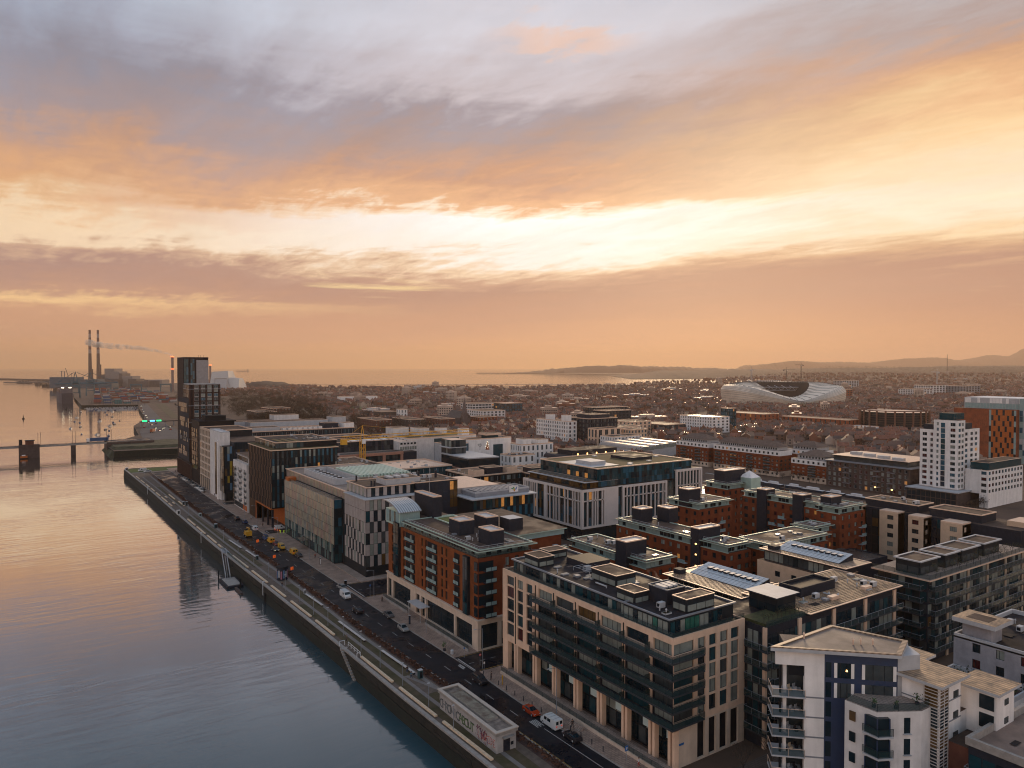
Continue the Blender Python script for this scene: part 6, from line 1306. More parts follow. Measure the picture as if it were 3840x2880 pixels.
# ================================================================== suburb: houses, trees
def house_mesh(i, r):
    w, d, h, k = r.uniform(6, 8), r.uniform(8, 11), r.uniform(5, 6.5), r.uniform(2.2, 3.4); b = MB(); b.box(-w/2, w/2, -d/2, d/2, -3, h, 0)
    b.quad([(-w/2-.3, -d/2, h-.1), (0, -d/2, h+k), (0, d/2, h+k), (-w/2-.3, d/2, h-.1)], 1); b.quad([(w/2+.3, -d/2, h-.1), (0, -d/2, h+k), (0, d/2, h+k), (w/2+.3, d/2, h-.1)], 1)
    b.quad([(-w/2, -d/2, h), (w/2, -d/2, h), (0, -d/2, h+k)], 0); b.quad([(-w/2, d/2, h), (w/2, d/2, h), (0, d/2, h+k)], 0); b.box(-.5, .5, d/2-1.2, d/2-.2, h, h+k+1.2, 2)
    for x in (-w/4, w/4):
        for z in (1.2, 3.8): b.quad([(x-.6, -d/2-.04, z), (x+.6, -d/2-.04, z), (x+.6, -d/2-.04, z+1.3), (x-.6, -d/2-.04, z+1.3)], 3)
    for y in (-d/4, d/4):
        for z in (1.2, 3.8): b.quad([(-w/2-.04, y-.6, z), (-w/2-.04, y+.6, z), (-w/2-.04, y+.6, z+1.3), (-w/2-.04, y-.6, z+1.3)], 3)
    if i % 3 != 1: b.box(-w/2-3.2, -w/2, -3, 3, -3, 4.6, 0); b.box(-w/2-3.4, -w/2, -3.1, 3.1, 4.6, 4.75, 4); b.box(-1.2, 1.2, -d/2+.6, -d/2+2.6, h, h+k*.75, 0); b.box(-1.4, 1.4, -d/2+.4, -d/2+2.8, h+k*.75, h+k*.75+.12, 4)
    return b
hw = [mat('house_brick', (.22, .085, .052), .9, var=.3, vs=.05), mat('house_render', (.46, .35, .29), .9, var=.2, vs=.05), mat('house_brown', (.15, .08, .055), .9, var=.3, vs=.05), mat('house_pebbledash', (.36, .26, .21), .9, var=.2, vs=.05)]
shiny = mat('wet_flat_roof', (.78, .6, .46), .16, 1.0, var=.3, vs=.05)
hr = [mat('house_slate', (.085, .058, .05), .8, var=.3, vs=.05), mat('house_slate_brown', (.14, .08, .06), .8, var=.3, vs=.05), mat('red_tile_roof', (.21, .085, .055), .8, var=.3)]
HM = []; rr = random.Random(3)
for i in range(12):
    b = house_mesh(i, rr); HM.append((b, b.mesh('house', [hw[i % 4], hr[i % 3], hw[0], GD, shiny])))
occupied = []
def free(x, y, r):
    for (a, b_, c, d) in BOX:
        if a-r < x < b_+r and c-r < y < d+r: return False
    return True
BOX = []
for o in COL.objects:
    if o.get('category') in ('building', 'tower', 'stadium', 'shed', 'church', 'garden'):
        xs = []; ys = []
        for c_ in o.children:
            if c_.type == 'MESH' and len(c_.data.vertices) < 400:
                g = c_.location
                for v in c_.data.vertices[:]: xs.append(v.co.x+g.x+o.location.x); ys.append(v.co.y+g.y+o.location.y)
        if xs: BOX.append((min(xs), max(xs), min(ys), max(ys)))
PARK = [(452, 560, 1120, 1250), (100, 250, 640, 1640)]
def inland(x, y):
    c = False; P_ = main
    for i in range(len(P_)):
        (x0, y0), (x1, y1) = P_[i], P_[i-1]
        if (y0 > y) != (y1 > y) and x < (x1-x0)*(y-y0)/(y1-y0)+x0: c = not c
    return c
def rel(x, y): return x*RT.x+y*RT.y, x*FW.x+y*FW.y
GH = [('terraced_house', 'small dark brick house with chimney in the crowded streets beyond the dock', 'dark brick houses in the streets beyond the dock'), ('rendered_house', 'small pale rendered house with pitched roof in the streets beyond the dock', 'pale rendered houses in the streets beyond the dock')]
hs = MB(); hsm = [hw[0], hw[1], hw[2], hw[3], hr[0], hr[1], hr[2], GD, shiny]; nh = 0; r = random.Random(11)
cand = []
for row in range(900):
    d0 = 560*(1.0021**(row*1.02)); 
    if d0 > 4300: break
pos = []
d = 540.0
while d < 4200:
    stepd = 15+d*.008; lat = -.40*d - 60
    while lat < .78*d:
        la = lat+r.uniform(-3, 3); de = d+r.uniform(-4, 4); x, y, _ = vp(la, de)
        if inland(x, y) and inland(x-12, y+5) and free(x, y, 8) and not (x < 262 and y < 800) and not (x < 250+.13*y and 640 < y < 1900) and x > 215+y*.03 and not (236 < x < 396 and y < 330) and not any(a < x < b_ and c < y < e for a, b_, c, e in PARK): pos.append((d, x, y))
        lat += r.choice([7.4, 7.6, 8.0, 8.4, 14]) + d*.003*r.random()
    d += stepd*r.choice([.8, 1, 1.3])
pos.sort(); DENS = lambda d: 1 if d < 1100 else .75 if d < 2000 else .5
def clump(x, y): return sin(x*.011+2)*sin(y*.009+1)+.5*sin(x*.031)*sin(y*.027+3)
pos = [p for p in pos if r.random() < DENS(p[0])*(1 if clump(p[1], p[2]) > -.5 else .3)]
for d, x, y in pos:
    i = r.randrange(12); a = -AZ+pi/2+(.25 if sin(x*.006+y*.004) > 0 else -.3)+r.choice([0, 0, 0, pi/2])
    if nh < 290:
        g = GH[1 if (i % 4) in (1, 3) else 0]; o = inst(g[0], HM[i][1], None, (x, y, 0), a); kd = '%s house, %s roof%s, beyond the dock' % (('dark brick', 'pale rendered', 'brown brick', 'pebbledashed')[i % 4], ('slate', 'brown slate', 'red tiled')[i % 3], '' if i % 3 == 1 else ' and side wing'); tag(o, 'small '+kd, 'house', kd)
    else:
        b, _m = HM[i]; ca, sa = cos(a), sin(a); base = len(hs.v); zz = 0
        la, de = rel(x, y)
        if de > 2900: zz = min(46, (de-2900)/1000*30)
        hs.v += [(x+p[0]*ca-p[1]*sa, y+p[0]*sa+p[1]*ca, p[2]+zz) for p in b.v]
        mm = {0: i % 4, 1: 4+i % 3, 2: 0, 3: 7, 4: 8}
        hs.f += [tuple(base+k for k in f) for f in b.f]; hs.m += [mm[k] for k in b.m]
    nh += 1
hs.build('houses', hsm, kind='stuff')
# larger pale and brick blocks scattered through the suburb
def slabmesh(w, d, h, m):
    b = MB(); b.box(-w/2, w/2, -d/2, d/2, -2, h, 0, 2)
    for k in range(max(2, int(h/3.2))):
        z = 1+3.1*k
        for q in range(int(w/3)): b.quad([(-w/2+3*q+.8, -d/2-.05, z), (-w/2+3*q+2.4, -d/2-.05, z), (-w/2+3*q+2.4, -d/2-.05, z+1.5), (-w/2+3*q+.8, -d/2-.05, z+1.5)], 1)
        for q in range(int(d/3)): b.quad([(-w/2-.05, -d/2+3*q+.8, z), (-w/2-.05, -d/2+3*q+2.4, z), (-w/2-.05, -d/2+3*q+2.4, z+1.5), (-w/2-.05, -d/2+3*q+.8, z+1.5)], 1)
    b.box(-w/4, w/6, -d/4, d/4, h, h+2.4, 0, 2); return b.mesh('suburban_block', [m, GD, coping])
SBM = [slabmesh(34, 14, 12, hw[1]), slabmesh(22, 13, 15, hw[3]), slabmesh(46, 16, 9, hw[1]), slabmesh(28, 12, 12, hw[0]), slabmesh(18, 18, 21, hw[1]), slabmesh(60, 18, 8, MATS['light_grey'])]
for k in range(110):
    dd = 900+3200*(k/110)**1.2; ll = r.uniform(-.30, .74)*dd; x, y, _ = vp(ll, dd); i = k % 6
    if inland(x, y) and inland(x-20, y) and free(x, y, 18) and not (x < 262 and y < 800) and x > 225+y*.03 and not any(a < x < b_ and c < y < e for a, b_, c, e in PARK):
        o = inst('suburban_block', SBM[i], None, (x, y, max(0, min(40, (dd-2900)/1000*30))), -AZ+r.choice([.25, -.3, 1.2])); tag(o, ('pale rendered low block among distant houses and trees', 'beige mid-height block among distant houses and trees', 'long pale low block among distant houses and trees', 'red-brown brick block among distant houses and trees', 'pale square small tower block among distant trees', 'long grey shed roofed block among distant houses and trees')[i], 'building', 'scattered blocks of the far suburb, kind %s' % 'abcdef'[i])
# trees: tapered trunk with limbs, crown of many small leaf or twig faces
TW = [mat('bare_twigs', (.034, .019, .013), 1, var=.45, vs=.05), mat('evergreen_leaf', (.012, .016, .007), 1, var=.4, vs=.05), mat('russet_twigs', (.055, .024, .013), 1, var=.45, vs=.05)]
bark = mat('bark', (.045, .034, .028), 1, var=.2)
def tree_mb(h, w, n, m, r, dens=.075):
    b = MB(); b.cyl(0, 0, -1, h*.55, .03*h, 5, 1, .014*h)
    for k in range(4):
        a = 1.6*k+r.random(); b.bar((0, 0, h*.35), (w*.32*cos(a), w*.32*sin(a), h*.7), .012*h, 1, 3)
    lobes = [(r.uniform(-.25, .25)*w, r.uniform(-.25, .25)*w, h*r.uniform(.5, .82), w*r.uniform(.18, .3)) for _ in range(6)]
    for k in range(n):
        lx, ly, lz, lr = lobes[k % 6]; v = Vector((r.gauss(0, 1), r.gauss(0, 1), r.gauss(0, .8))).normalized()*lr*(r.random()**.4)
        c = Vector((lx, ly, lz))+v; s = w*dens*r.uniform(.35, 1); t1 = Vector((r.uniform(-1, 1), r.uniform(-1, 1), r.uniform(-.6, 1))).normalized()*s; t2 = Vector((r.uniform(-1, 1), r.uniform(-1, 1), r.uniform(-1, 1))).normalized()*s*.6
        b.quad([c, c+t1, c+t2], 0)
    return b
rt_ = random.Random(5); TM = []
for i in range(9):
    k = i % 3; h = rt_.uniform(9, 14) if k != 1 else rt_.uniform(8, 12); b = tree_mb(h, h*rt_.uniform(.85, 1.15), 330, 0, rt_); TM.append((b, k, b.mesh('tree', [TW[k], bark])))
GT_ = [('bare_tree', 'leafless brown winter tree standing among the houses beyond the dock', 'bare trees beyond the dock'), ('evergreen_tree', 'dark evergreen tree standing among the houses beyond the dock', 'evergreen trees beyond the dock'), ('russet_tree', 'russet twigged winter tree standing among the houses beyond the dock', 'russet trees beyond the dock')]
ts = MB(); tsm = TW + [bark]; tp = []
d = 500.0
while d < 5200:
    lat = -.42*d-60
    while lat < .80*d:
        la = lat+r.uniform(-8, 8); de = d+r.uniform(-8, 8); x, y, _ = vp(la, de)
        if inland(x, y) and free(x, y, 3) and not any(a < x < b_ and c < y < e for a, b_, c, e in PARK) and not (x < 262 and y < 640) and x > 200+y*.03 and not (236 < x < 396 and y < 330):
            wood = (clump(x, y) < -.25 and d > 1000) or (x < 250+.13*y+30 and 640 < y < 2000) or d > 2600
            if r.random() < (.95 if wood else .15 if d < 1400 else .3): tp.append((d, x, y, de))
        lat += r.uniform(9, 17)+d*.0065
    d += 13+d*.010
for k in range(1300):
    de = 850+1150*r.random(); la = de*r.uniform(-.385, -.255); x, y, _ = vp(la, de)
    if inland(x, y) and inland(x-14, y) and free(x, y, 2) and x > 212+y*.03: tp.append((de, x, y, de))
tp.sort()
for n_, (d, x, y, de) in enumerate(tp):
    k = 1 if (r.random() < .2) else (2 if r.random() < .3 else 0); b, kk, me = TM[k+3*r.randrange(3)]; s = r.uniform(.7, 1.25)*(1.25 if (x < 250+.13*y+30 and 640 < y < 2000) else 1); a = r.uniform(0, 6.28)
    if n_ < 280:
        g = GT_[kk]; o = inst(g[0], me, None, (x, y, 0), a, (s, s, s)); tag(o, g[1], 'tree', g[2])
    else:
        ca, sa = cos(a)*s, sin(a)*s; base = len(ts.v); zz = min(60, max(0, (de-2900)/1000*30)) if de > 2900 else 0
        s2 = s*(1+max(0, de-1500)/3000); ca *= s2/s; sa *= s2/s
        st = 2 if de < 1500 else 4 if de < 2600 else 7
        fs = [(f, m_) for q, (f, m_) in enumerate(zip(b.f, b.m)) if m_ == 0 and q % st == 0]
        for f, m_ in fs:
            i0 = len(ts.v); ts.v += [(x+b.v[q][0]*ca-b.v[q][1]*sa, y+b.v[q][0]*sa+b.v[q][1]*ca, b.v[q][2]*s2+zz) for q in f]; ts.f.append(tuple(range(i0, i0+len(f)))); ts.m.append(kk)
ts.build('woodland', tsm, kind='stuff')
for k in range(16):
    x, y = (397+(k % 2)*2, 262+6*k) if k < 9 else (384+3*(k-9), 173-1.2*(k % 3)); o = inst('quay_tree', TM[(k % 3)*3][2], None, (x, y, 0), k*1.3, (.42+.06*(k % 3),)*3); tag(o, 'small bare tree on the far dock quay below the long brick ranges' if k < 9 else 'small bare tree at the foot of the white stepped tower podium', 'tree', 'small bare trees on the far dock quay' if k < 9 else 'small bare trees by the white tower podium')
b = MB(); b.box(376, 378, 200, 330, -.4, .35); struct('dock_wall', b, concrete)
r2 = random.Random(77)
for k in range(8):
    b = MB(); L_ = r2.uniform(9, 15); b.obox((372-1.2*(k % 2), 208+13*k), pi/2+.02, L_, 3, -.2, 1.4, 0, 1); b.obox((372-1.2*(k % 2), 208+13*k), pi/2+.02, L_*.5, 2, 1.4, 2.6, 1); tag(b.build('canal_barge', [navy, white2]), 'dark barge with pale cabin moored at the dock wall', 'barge', 'barges at the far dock wall')
struct('park_lawn', MB().quad([(452, 1150, .05), (482, 1140, .05), (540, 1225, .05), (500, 1250, .05)]) or tess([(440, 1150), (482, 1120), (545, 1225), (500, 1260)], .06), grassg)
# ================================================================== bridge across the river
BR = thing('road_bridge', 'low road bridge on dark piers with a control tower crossing the river', 'bridge', (0, 735, SEA))
b = MB(); b.prism([(-120, 726), (-15, 731), (62, 735), (62, 743), (-15, 739), (-120, 734)], 3.2, 4.6, 0, 1); b.build('deck', [concrete, asphalt], BR)
railing(BR, [(-120, 726), (-15, 731), (62, 735)], 4.6, 1.1, 5, 'railing', slate, False)
for x0, x1, y0, y1 in ((-2.6, 12, 726, 742), (35, 38.4, 734, 742), (-60, -56, 730, 740)): MB().box(x0, x1, y0, y1, SEA-1, 3.4 if x0 != -2.6 else 3.0).build('pier', brown, BR)
MB().box(-2.6, 12, 726, 732, 3, 6.2).build('control_base', brown, BR); MB().box(2, 8, 726.6, 731, 6.2, 9.4).build('control_cabin', brickd, BR); MB().box(1.6, 8.6, 726.2, 731.4, 9.4, 9.9).build('cabin_roof', slate, BR)
MB().cyl(-1.2, 728, 3, 10.6, 1.2, 8).build('navigation_light_tower', black, BR); MB().box(62, 100, 734, 760, SEA-1, 4.2, 0, 1).build('abutment', [brown, asphalt], BR)
for i, x in enumerate((-20, 11, 13, 36, 38.2, 62, 66)):
    b = MB(); b.bar((x, 736, 4.5), (x, 736, 15.5), .13); tag(b.build('bridge_lamp', slate), 'thin lamp post rising from the river bridge deck', 'street lamp', 'lamp posts along the river bridge')
b = MB(); b.box(-1.5, 3.4, 723.4, 725.4, -4.2, -2.6, 0); b.box(-.5, 2, 723.8, 725, -2.6, -1.8, 1); tag(b.build('orange_boat', [orange, white]), 'small orange lifeboat moored under the bridge control tower', 'boat')
eb = MB(); P0_ = [(60, 697), (110, 690), (160, 686), (174, 700), (124, 776), (60, 762)]; P1_ = [(66, 712), (112, 706), (150, 702), (158, 708), (116, 762), (66, 752)]
for k in range(6): eb.quad([(*P0_[k], SEA), (*P0_[(k+1) % 6], SEA), (*P1_[(k+1) % 6], 2.2), (*P1_[k], 2.2)])
eb.quad([(*p, 2.2) for p in P1_]); struct('embankment', eb, mat('bank_grass', (.055, .05, .026), 1, var=.6, vs=.2))
b = MB(); b.obox((86, 724), -.12, 26, 9, SEA-.2, -3.6); b.obox((80, 722), .3, 12, 4, -3.6, -2.6); b.obox((70, 719), -.6, 10, 3, SEA, -3.2); tag(b.build('pontoon', mat('pontoon_steel', (.10, .10, .12), .6, var=.3)), 'flat grey work pontoon moored in front of the bridge abutment', 'pontoon')
lm = MB()
def truck(name, label, x, y, rz, cabm, boxm, L_=13, sc=1, cat='lorry'):
    t = thing(name, label, cat, (x, y, .05), None, rz)
    ORG[t.name] = (0, 0, 0)
    b = MB(); b.box(-L_/2, L_/2-2.8, -1.25, 1.25, 1.1, 4.0); b.build('trailer', boxm, t)
    b = MB(); b.prism([(L_/2-2.4, -1.2), (L_/2-.2, -1.15), (L_/2-.2, 1.15), (L_/2-2.4, 1.2)], .6, 3.6); b.box(L_/2-.19, L_/2-.1, -1, 1, 2.0, 3.1, 1); b.build('cab', [cabm, GD], t)
    for k, wx in enumerate((L_/2-1.2, -L_/2+1.2, -L_/2+2.5)):
        for s_ in (-1, 1):
            w = MB(); n = 10
            for q in range(n):
                a, c = 2*pi*q/n, 2*pi*(q+1)/n; w.quad([(wx+.5*cos(a), s_*1.25, .5+.5*sin(a)), (wx+.5*cos(c), s_*1.25, .5+.5*sin(c)), (wx+.5*cos(c), s_*.95, .5+.5*sin(c)), (wx+.5*cos(a), s_*.95, .5+.5*sin(a))])
            w.v += [(wx+.5*cos(2*pi*q/n), s_*1.25, .5+.5*sin(2*pi*q/n)) for q in range(n)]; w.f.append(tuple(range(len(w.v)-n, len(w.v)))); w.m.append(0); w.build('wheel', black, t)
    t.scale = (sc, sc, sc); return t
bt = truck('articulated_lorry', 'blue articulated lorry crossing the bridge towards the toll plaza', 55, 738, pi+.04, white, mat('lorry_blue', (.02, .07, .17), .5), 17); bt.location.z = 4.6
truck('articulated_lorry', 'red-brown container lorry leaving the toll plaza', 118, 876, 1.2, white, rust, 14)
# ---- toll plaza
struct('toll_road', MB().prism([(96, 775), (128, 760), (146, 900), (150, 1010), (168, 1200), (200, 1550), (188, 1560), (152, 1210), (126, 1010), (108, 900)], .1, .14), mat('worn_asphalt', (.075, .065, .065), .8, var=.3, vs=.05))
struct('grass_verge', MB().prism([(172, 1100), (182, 1100), (232, 1560), (214, 1560)], .1, .16), grass)
struct('grass_verge', MB().prism([(130, 752), (160, 735), (172, 900), (152, 930)], .1, .3), grass)
TL = thing('toll_gantry', 'toll plaza canopy with three lit green lane signs', 'toll plaza', (128, 965, 0))
MB().box(116, 160, 962, 967, 5.6, 6.6, 0, 1).build('canopy', [slate, felt], TL)
for x in (117, 126, 135, 144, 153, 159): MB().box(x-.4, x+.4, 963, 966, 0, 5.6).build('column', grey, TL)
for x, m in ((118.2, LITG), (126.5, mat('blue_sign_glow', (.05, .2, .8), emit=(.1, .45, 1), es=2.5, var=0)), (133.6, LITG)): MB().box(x, x+5.2, 961.7, 962, 6.2, 7.9).build('lane_sign', m, TL)
# ---- simple road vehicles too far to show parts
def carmesh(m):
    b = MB(); b.box(-2.1, 2.1, -.9, .9, .25, .95, 0); b.prism([(-1.4, -.8), (1.0, -.8), (1.0, .8), (-1.4, .8)], .95, 1.5, 1); b.box(-1.2, .8, -.75, .75, 1.5, 1.52, 0)
    for x in (-1.3, 1.3):
        for y in (-.92, .92): b.box(x-.33, x+.33, y-.08, y+.08, 0, .62, 2)
    b.box(2.1, 2.14, -.8, -.45, .5, .72, 3); b.box(2.1, 2.14, .45, .8, .5, .72, 3); return b.mesh('car', [m, GD, black, LITW])
cpal = [mat('car_white', (.6, .6, .6), .35, var=0), mat('car_black', (.015, .015, .02), .3, var=0), mat('car_silver', (.32, .33, .34), .3, .4, var=0), mat('car_red', (.28, .02, .015), .3, var=0), mat('car_blue', (.02, .05, .14), .3, var=0), mat('car_grey', (.10, .105, .115), .3, .3, var=0)]
FC = [carmesh(m) for m in cpal]
r = random.Random(21)
for k, (x, y) in enumerate([(121, 905), (127, 893), (133, 912), (139, 899), (128, 930), (136, 925), (118, 945), (144, 940), (131, 985), (138, 1000), (134, 1030), (142, 1060), (139, 1100), (146, 1140), (150, 1185), (153, 1230), (160, 1290), (166, 1350), (172, 1410), (180, 1480)]):
    o = inst('queuing_car', FC[r.randrange(6)], None, (x, y, .15), -pi/2+.1 if k % 3 else pi/2+.1); tag(o, 'small car on the lanes of the distant toll plaza road', 'car', 'cars on the toll plaza road')
for k in range(70):
    q = k//2; o = inst('parked_car', FC[r.randrange(6)], None, (188+q*1.7+(k % 2)*9, 990+q*16+r.uniform(-2, 2), .05), .2); tag(o, 'small parked car in the long lot beside the port road', 'car', 'cars in the port car park')
for k in range(26):
    x, y, _ = vp(-40+k*2.2+r.uniform(-4, 4), 1720+k*34); o = inst('headlit_car', FC[r.randrange(6)], None, (x, y, .05), -AZ-pi/2-.2); tag(o, 'tiny car with lit headlamps on the distant straight road', 'car', 'cars with headlamps on the distant road')
# ---- container port
cmats = [rust, mat('container_red', (.22, .05, .04), .7), mat('container_blue', (.03, .07, .16), .7), mat('container_teal', (.04, .14, .15), .7), mat('container_grey', (.25, .23, .22), .7), mat('container_brown', (.14, .07, .05), .7), mat('container_white', (.45, .4, .38), .7)]
def contmesh(m):
    b = MB(); b.box(-6.1, 6.1, -1.25, 1.25, 0, 2.6)
    for k in range(12): b.box(-5.9+k, -5.6+k, -1.3, -1.25, .1, 2.5)
    return b.mesh('container', [m])
CM = [contmesh(m) for m in cmats]
nc = 0; cs = MB(); r = random.Random(8)
for gy in range(34):
    for gx in range(9):
        x = 122+gx*17+gy*2.2+r.uniform(-1, 1); y = 1620+gy*30+r.uniform(-2, 2)
        if x > 300 or r.random() < .3: continue
        for s_ in range(r.choice([1, 2, 2, 3, 3, 4])):
            mi = r.randrange(7)
            for q in range(2 if y < 2000 else 1):
                if nc < 280: o = inst('shipping_container', CM[mi], None, (x, y+q*3.0, 2.62*s_), 0.0); kd = '%s shipping container stacked in the container port' % ('rust orange', 'dark red', 'dark blue', 'teal', 'grey', 'brown', 'off-white')[mi]; tag(o, kd, 'container', kd); nc += 1
                else: cs.box(x-6.1, x+6.1, y-1.2+q*3, y+1.2+q*3, 2.62*s_, 2.62*s_+2.55, mi)
cs.build('containers', cmats, kind='stuff')
cranem = mat('crane_teal', (.035, .10, .13), .6, var=.15)
for i, (la, de, s_) in enumerate(((-1016, 1700, .93), (-1068, 1850, .9))):
    x, y, _ = vp(la, de); t = thing('gantry_crane', ('nearer teal ship-to-shore gantry crane over the container berth', 'second teal gantry crane behind the nearer one')[i], 'crane', (x, y, 0))
    for sx in (-9, 9):
        for sy in (-12, 12): b = MB(); b.bar((x+sx, y+sy, 0), (x+sx*.9, y+sy*.6, 46*s_), 1.0); b.build('leg', cranem, t)
    b = MB(); b.bar((x-40, y, 36*s_), (x+62, y, 36*s_), 1.3); b.build('boom', cranem, t)
    for q in (-38, 60): b = MB(); b.bar((x+(-3 if q < 0 else 3), y, 64*s_), (x+q, y, 37*s_), .5); b.build('stay', cranem, t)
    b = MB(); b.bar((x-6, y, 36*s_), (x, y, 66*s_), .8); b.bar((x+6, y, 36*s_), (x, y, 66*s_), .8); b.build('mast', cranem, t); MB().box(x-5, x+5, y-4, y+4, 37*s_, 42*s_).build('machine_house', cranem, t)
    for z in (14, 28): MB().box(x-9, x+9, y-12, y-11, z*s_, z*s_+1.4).build('cross_beam', cranem, t)
for k in range(5):
    x, y, _ = vp(-1210+62*k, 2010+50*k); t = thing('yard_crane', 'low blue-teal rubber tyred yard crane straddling container rows, number %s from the berth' % ('one', 'two', 'three', 'four', 'five')[k], 'crane', (x, y, 0))
    for sx in (-14, 14): MB().box(x+sx-1, x+sx+1, y-5, y+5, 0, 20).build('leg', cranem, t)
    MB().box(x-16, x+16, y-4, y+4, 20, 23.5).build('girder', cranem, t)
SH = thing('container_ship', 'dark container ship moored bow-on beside the port berth', 'ship', (80, 1870, SEA))
b = MB(); b.prism([(70, 1800), (90, 1800), (93, 1850), (93, 1990), (67, 1990), (67, 1850)], SEA-.5, 17); b.build('hull', mat('ship_hull', (.035, .03, .045), .7, var=.2), SH); b = MB(); b.box(69, 91, 1830, 1846, 17, 30); b.build('bridge_house', mat('ship_house', (.12, .10, .11), .7), SH)
MB().box(68, 92, 1850, 1980, 17, 24).build('deck_cargo', MATS['container_brown'], SH)
for x in (71, 73.5, 84, 87): MB().box(x, x+1.6, 1829, 1829.6, 27, 28.6).build('deck_light', LITW, SH)
# ---- chimneys, power station, incinerator
rw1 = mat('chimney_red', (.16, .085, .075), .8, var=.1); rw2 = mat('chimney_white', (.36, .28, .25), .8, var=.1)
for i, la in enumerate((-1674, -1647)):
    x, y, _ = vp(la, 2900+10*i); t = thing('power_station_chimney', ('left of two tall red and white banded chimneys', 'right of two tall red and white banded chimneys')[i], 'chimney', (x, y, 0))
    MB().cyl(x, y, 0, 128, 7.5, 20, 0, 5.6).build('concrete_shaft', mat('chimney_concrete', (.14, .095, .08), .9, var=.15), t)
    for k in range(6):
        z0 = 128+15.5*k; r0 = 5.6-.28*k; MB().cyl(x, y, z0, z0+15.5, r0, 20, 0, r0-.28).build('painted_band', rw2 if k % 2 == 0 else rw1, t)
    q = vp(la+8, 2898+10*i); MB().cyl(q[0], q[1], 0, 66+18*i, 4.5, 10).build('lift_shaft', MATS['chimney_concrete'], t)
PS = thing('power_station', 'grey power station of stacked cubic boiler halls at the foot of the chimneys', 'power station', vp(-1490, 2700))
psm = mat('power_hall', (.13, .11, .105), .9, var=.2, vs=.02); psl = mat('power_hall_pale', (.24, .21, .20), .9, var=.15, vs=.02)
for p0, p1, z, m in ((860, 895, 46, psm), (890, 972, 68, psl), (925, 1015, 57, psl), (1010, 1042, 50, psm), (1040, 1130, 40, psl), (1130, 1200, 30, psm), (855, 1045, 30, psm), (1190, 1400, 22, psm), (1300, 1420, 27, psl)):
    la = (p0+p1)/2*.4277-1892; x, y, _ = vp(la, 2700+(10 if z < 40 else 40)); MB().obox((x, y), -AZ, (p1-p0)*.4277, 60, 0, z).build('boiler_hall', m, PS)
for la, z in ((-1775, 58), (-1764, 57)): x, y, _ = vp(la, 2880); MB().cyl(x, y, 0, z-4, 1.6, 10).cyl(x, y, z-4, z, 3, 10).build('flue_stack', psl, PS)
BS = thing('port_sheds', 'long blue-grey transit sheds along the far berth', 'shed', vp(-1500, 2600))
for k, (la, w, z) in enumerate(((-1560, 90, 38), (-1480, 80, 30), (-1420, 60, 18))): q = vp(la, 2560); MB().obox(q[:2], -AZ, w, 50, 0, z).build('shed_hall', mat('shed_blue', (.05, .08, .11), .8, var=.3, vs=.02), BS)
LC = thing('luffing_crane', 'slim luffing crane jib rising left of the chimneys', 'crane', vp(-1634, 2700)); b = MB(); b.bar(vp(-1634, 2700, 20), vp(-1650, 2700, 70), .9); b.bar(vp(-1630, 2700, 20), vp(-1628, 2700, 52), .8); b.build('jib', psm, LC); MB().obox(vp(-1632, 2700)[:2], 0, 14, 14, 0, 22).build('slew_base', psm, LC)
IC = thing('waste_plant_chimney', 'slim chimney with red lamps trailing a long smoke plume', 'chimney', vp(-1022, 2200)); x, y, _ = vp(-1022, 2200)
MB().cyl(x, y, 0, 104, 3.9, 16, 0, 3.6).build('shaft', mat('plant_chimney', (.22, .15, .14), .8, var=.1), IC)
for z in (66, 103): MB().cyl(x, y, z, z+2.0, 4.3, 12).build('warning_lamp', LITR, IC)
x2, y2, _ = vp(-958, 2320); IC2 = thing('waste_plant_chimney', 'short second chimney with one red lamp just behind the tower block', 'chimney', (x2, y2, 0)); MB().cyl(x2, y2, 0, 78, 3.2, 12).build('shaft', MATS['plant_chimney'], IC2); MB().cyl(x2, y2, 78, 80.5, 3.6, 10).build('warning_lamp', LITR, IC2)
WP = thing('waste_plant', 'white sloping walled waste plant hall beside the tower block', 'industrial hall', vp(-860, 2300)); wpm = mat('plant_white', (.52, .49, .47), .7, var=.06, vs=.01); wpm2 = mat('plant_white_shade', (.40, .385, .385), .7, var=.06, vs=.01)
def slopebox(la0, la1, lt0, lt1, de, dd, z0a, z1a, m):
    b = MB(); v = [vp(la0, de), vp(la1, de), vp(la1+8, de+dd), vp(la0+8, de+dd), vp(lt0, de+14, z0a), vp(lt1, de+14, z1a), vp(lt1, de+dd-14, z1a), vp(lt0, de+dd-14, z0a)]
    b.v = [tuple(p) for p in v]
    for f in ((4, 5, 6, 7), (0, 1, 5, 4), (1, 2, 6, 5), (2, 3, 7, 6), (3, 0, 4, 7)): b.f.append(f); b.m.append(0)
    b.build('hall', m, WP)
slopebox(-954, -889, -951, -900, 2300, 70, 58, 61, wpm); slopebox(-896, -859, -893, -862, 2295, 60, 40, 37, wpm); slopebox(-935, -893, -933, -895, 2280, 26, 38, 38, wpm2)
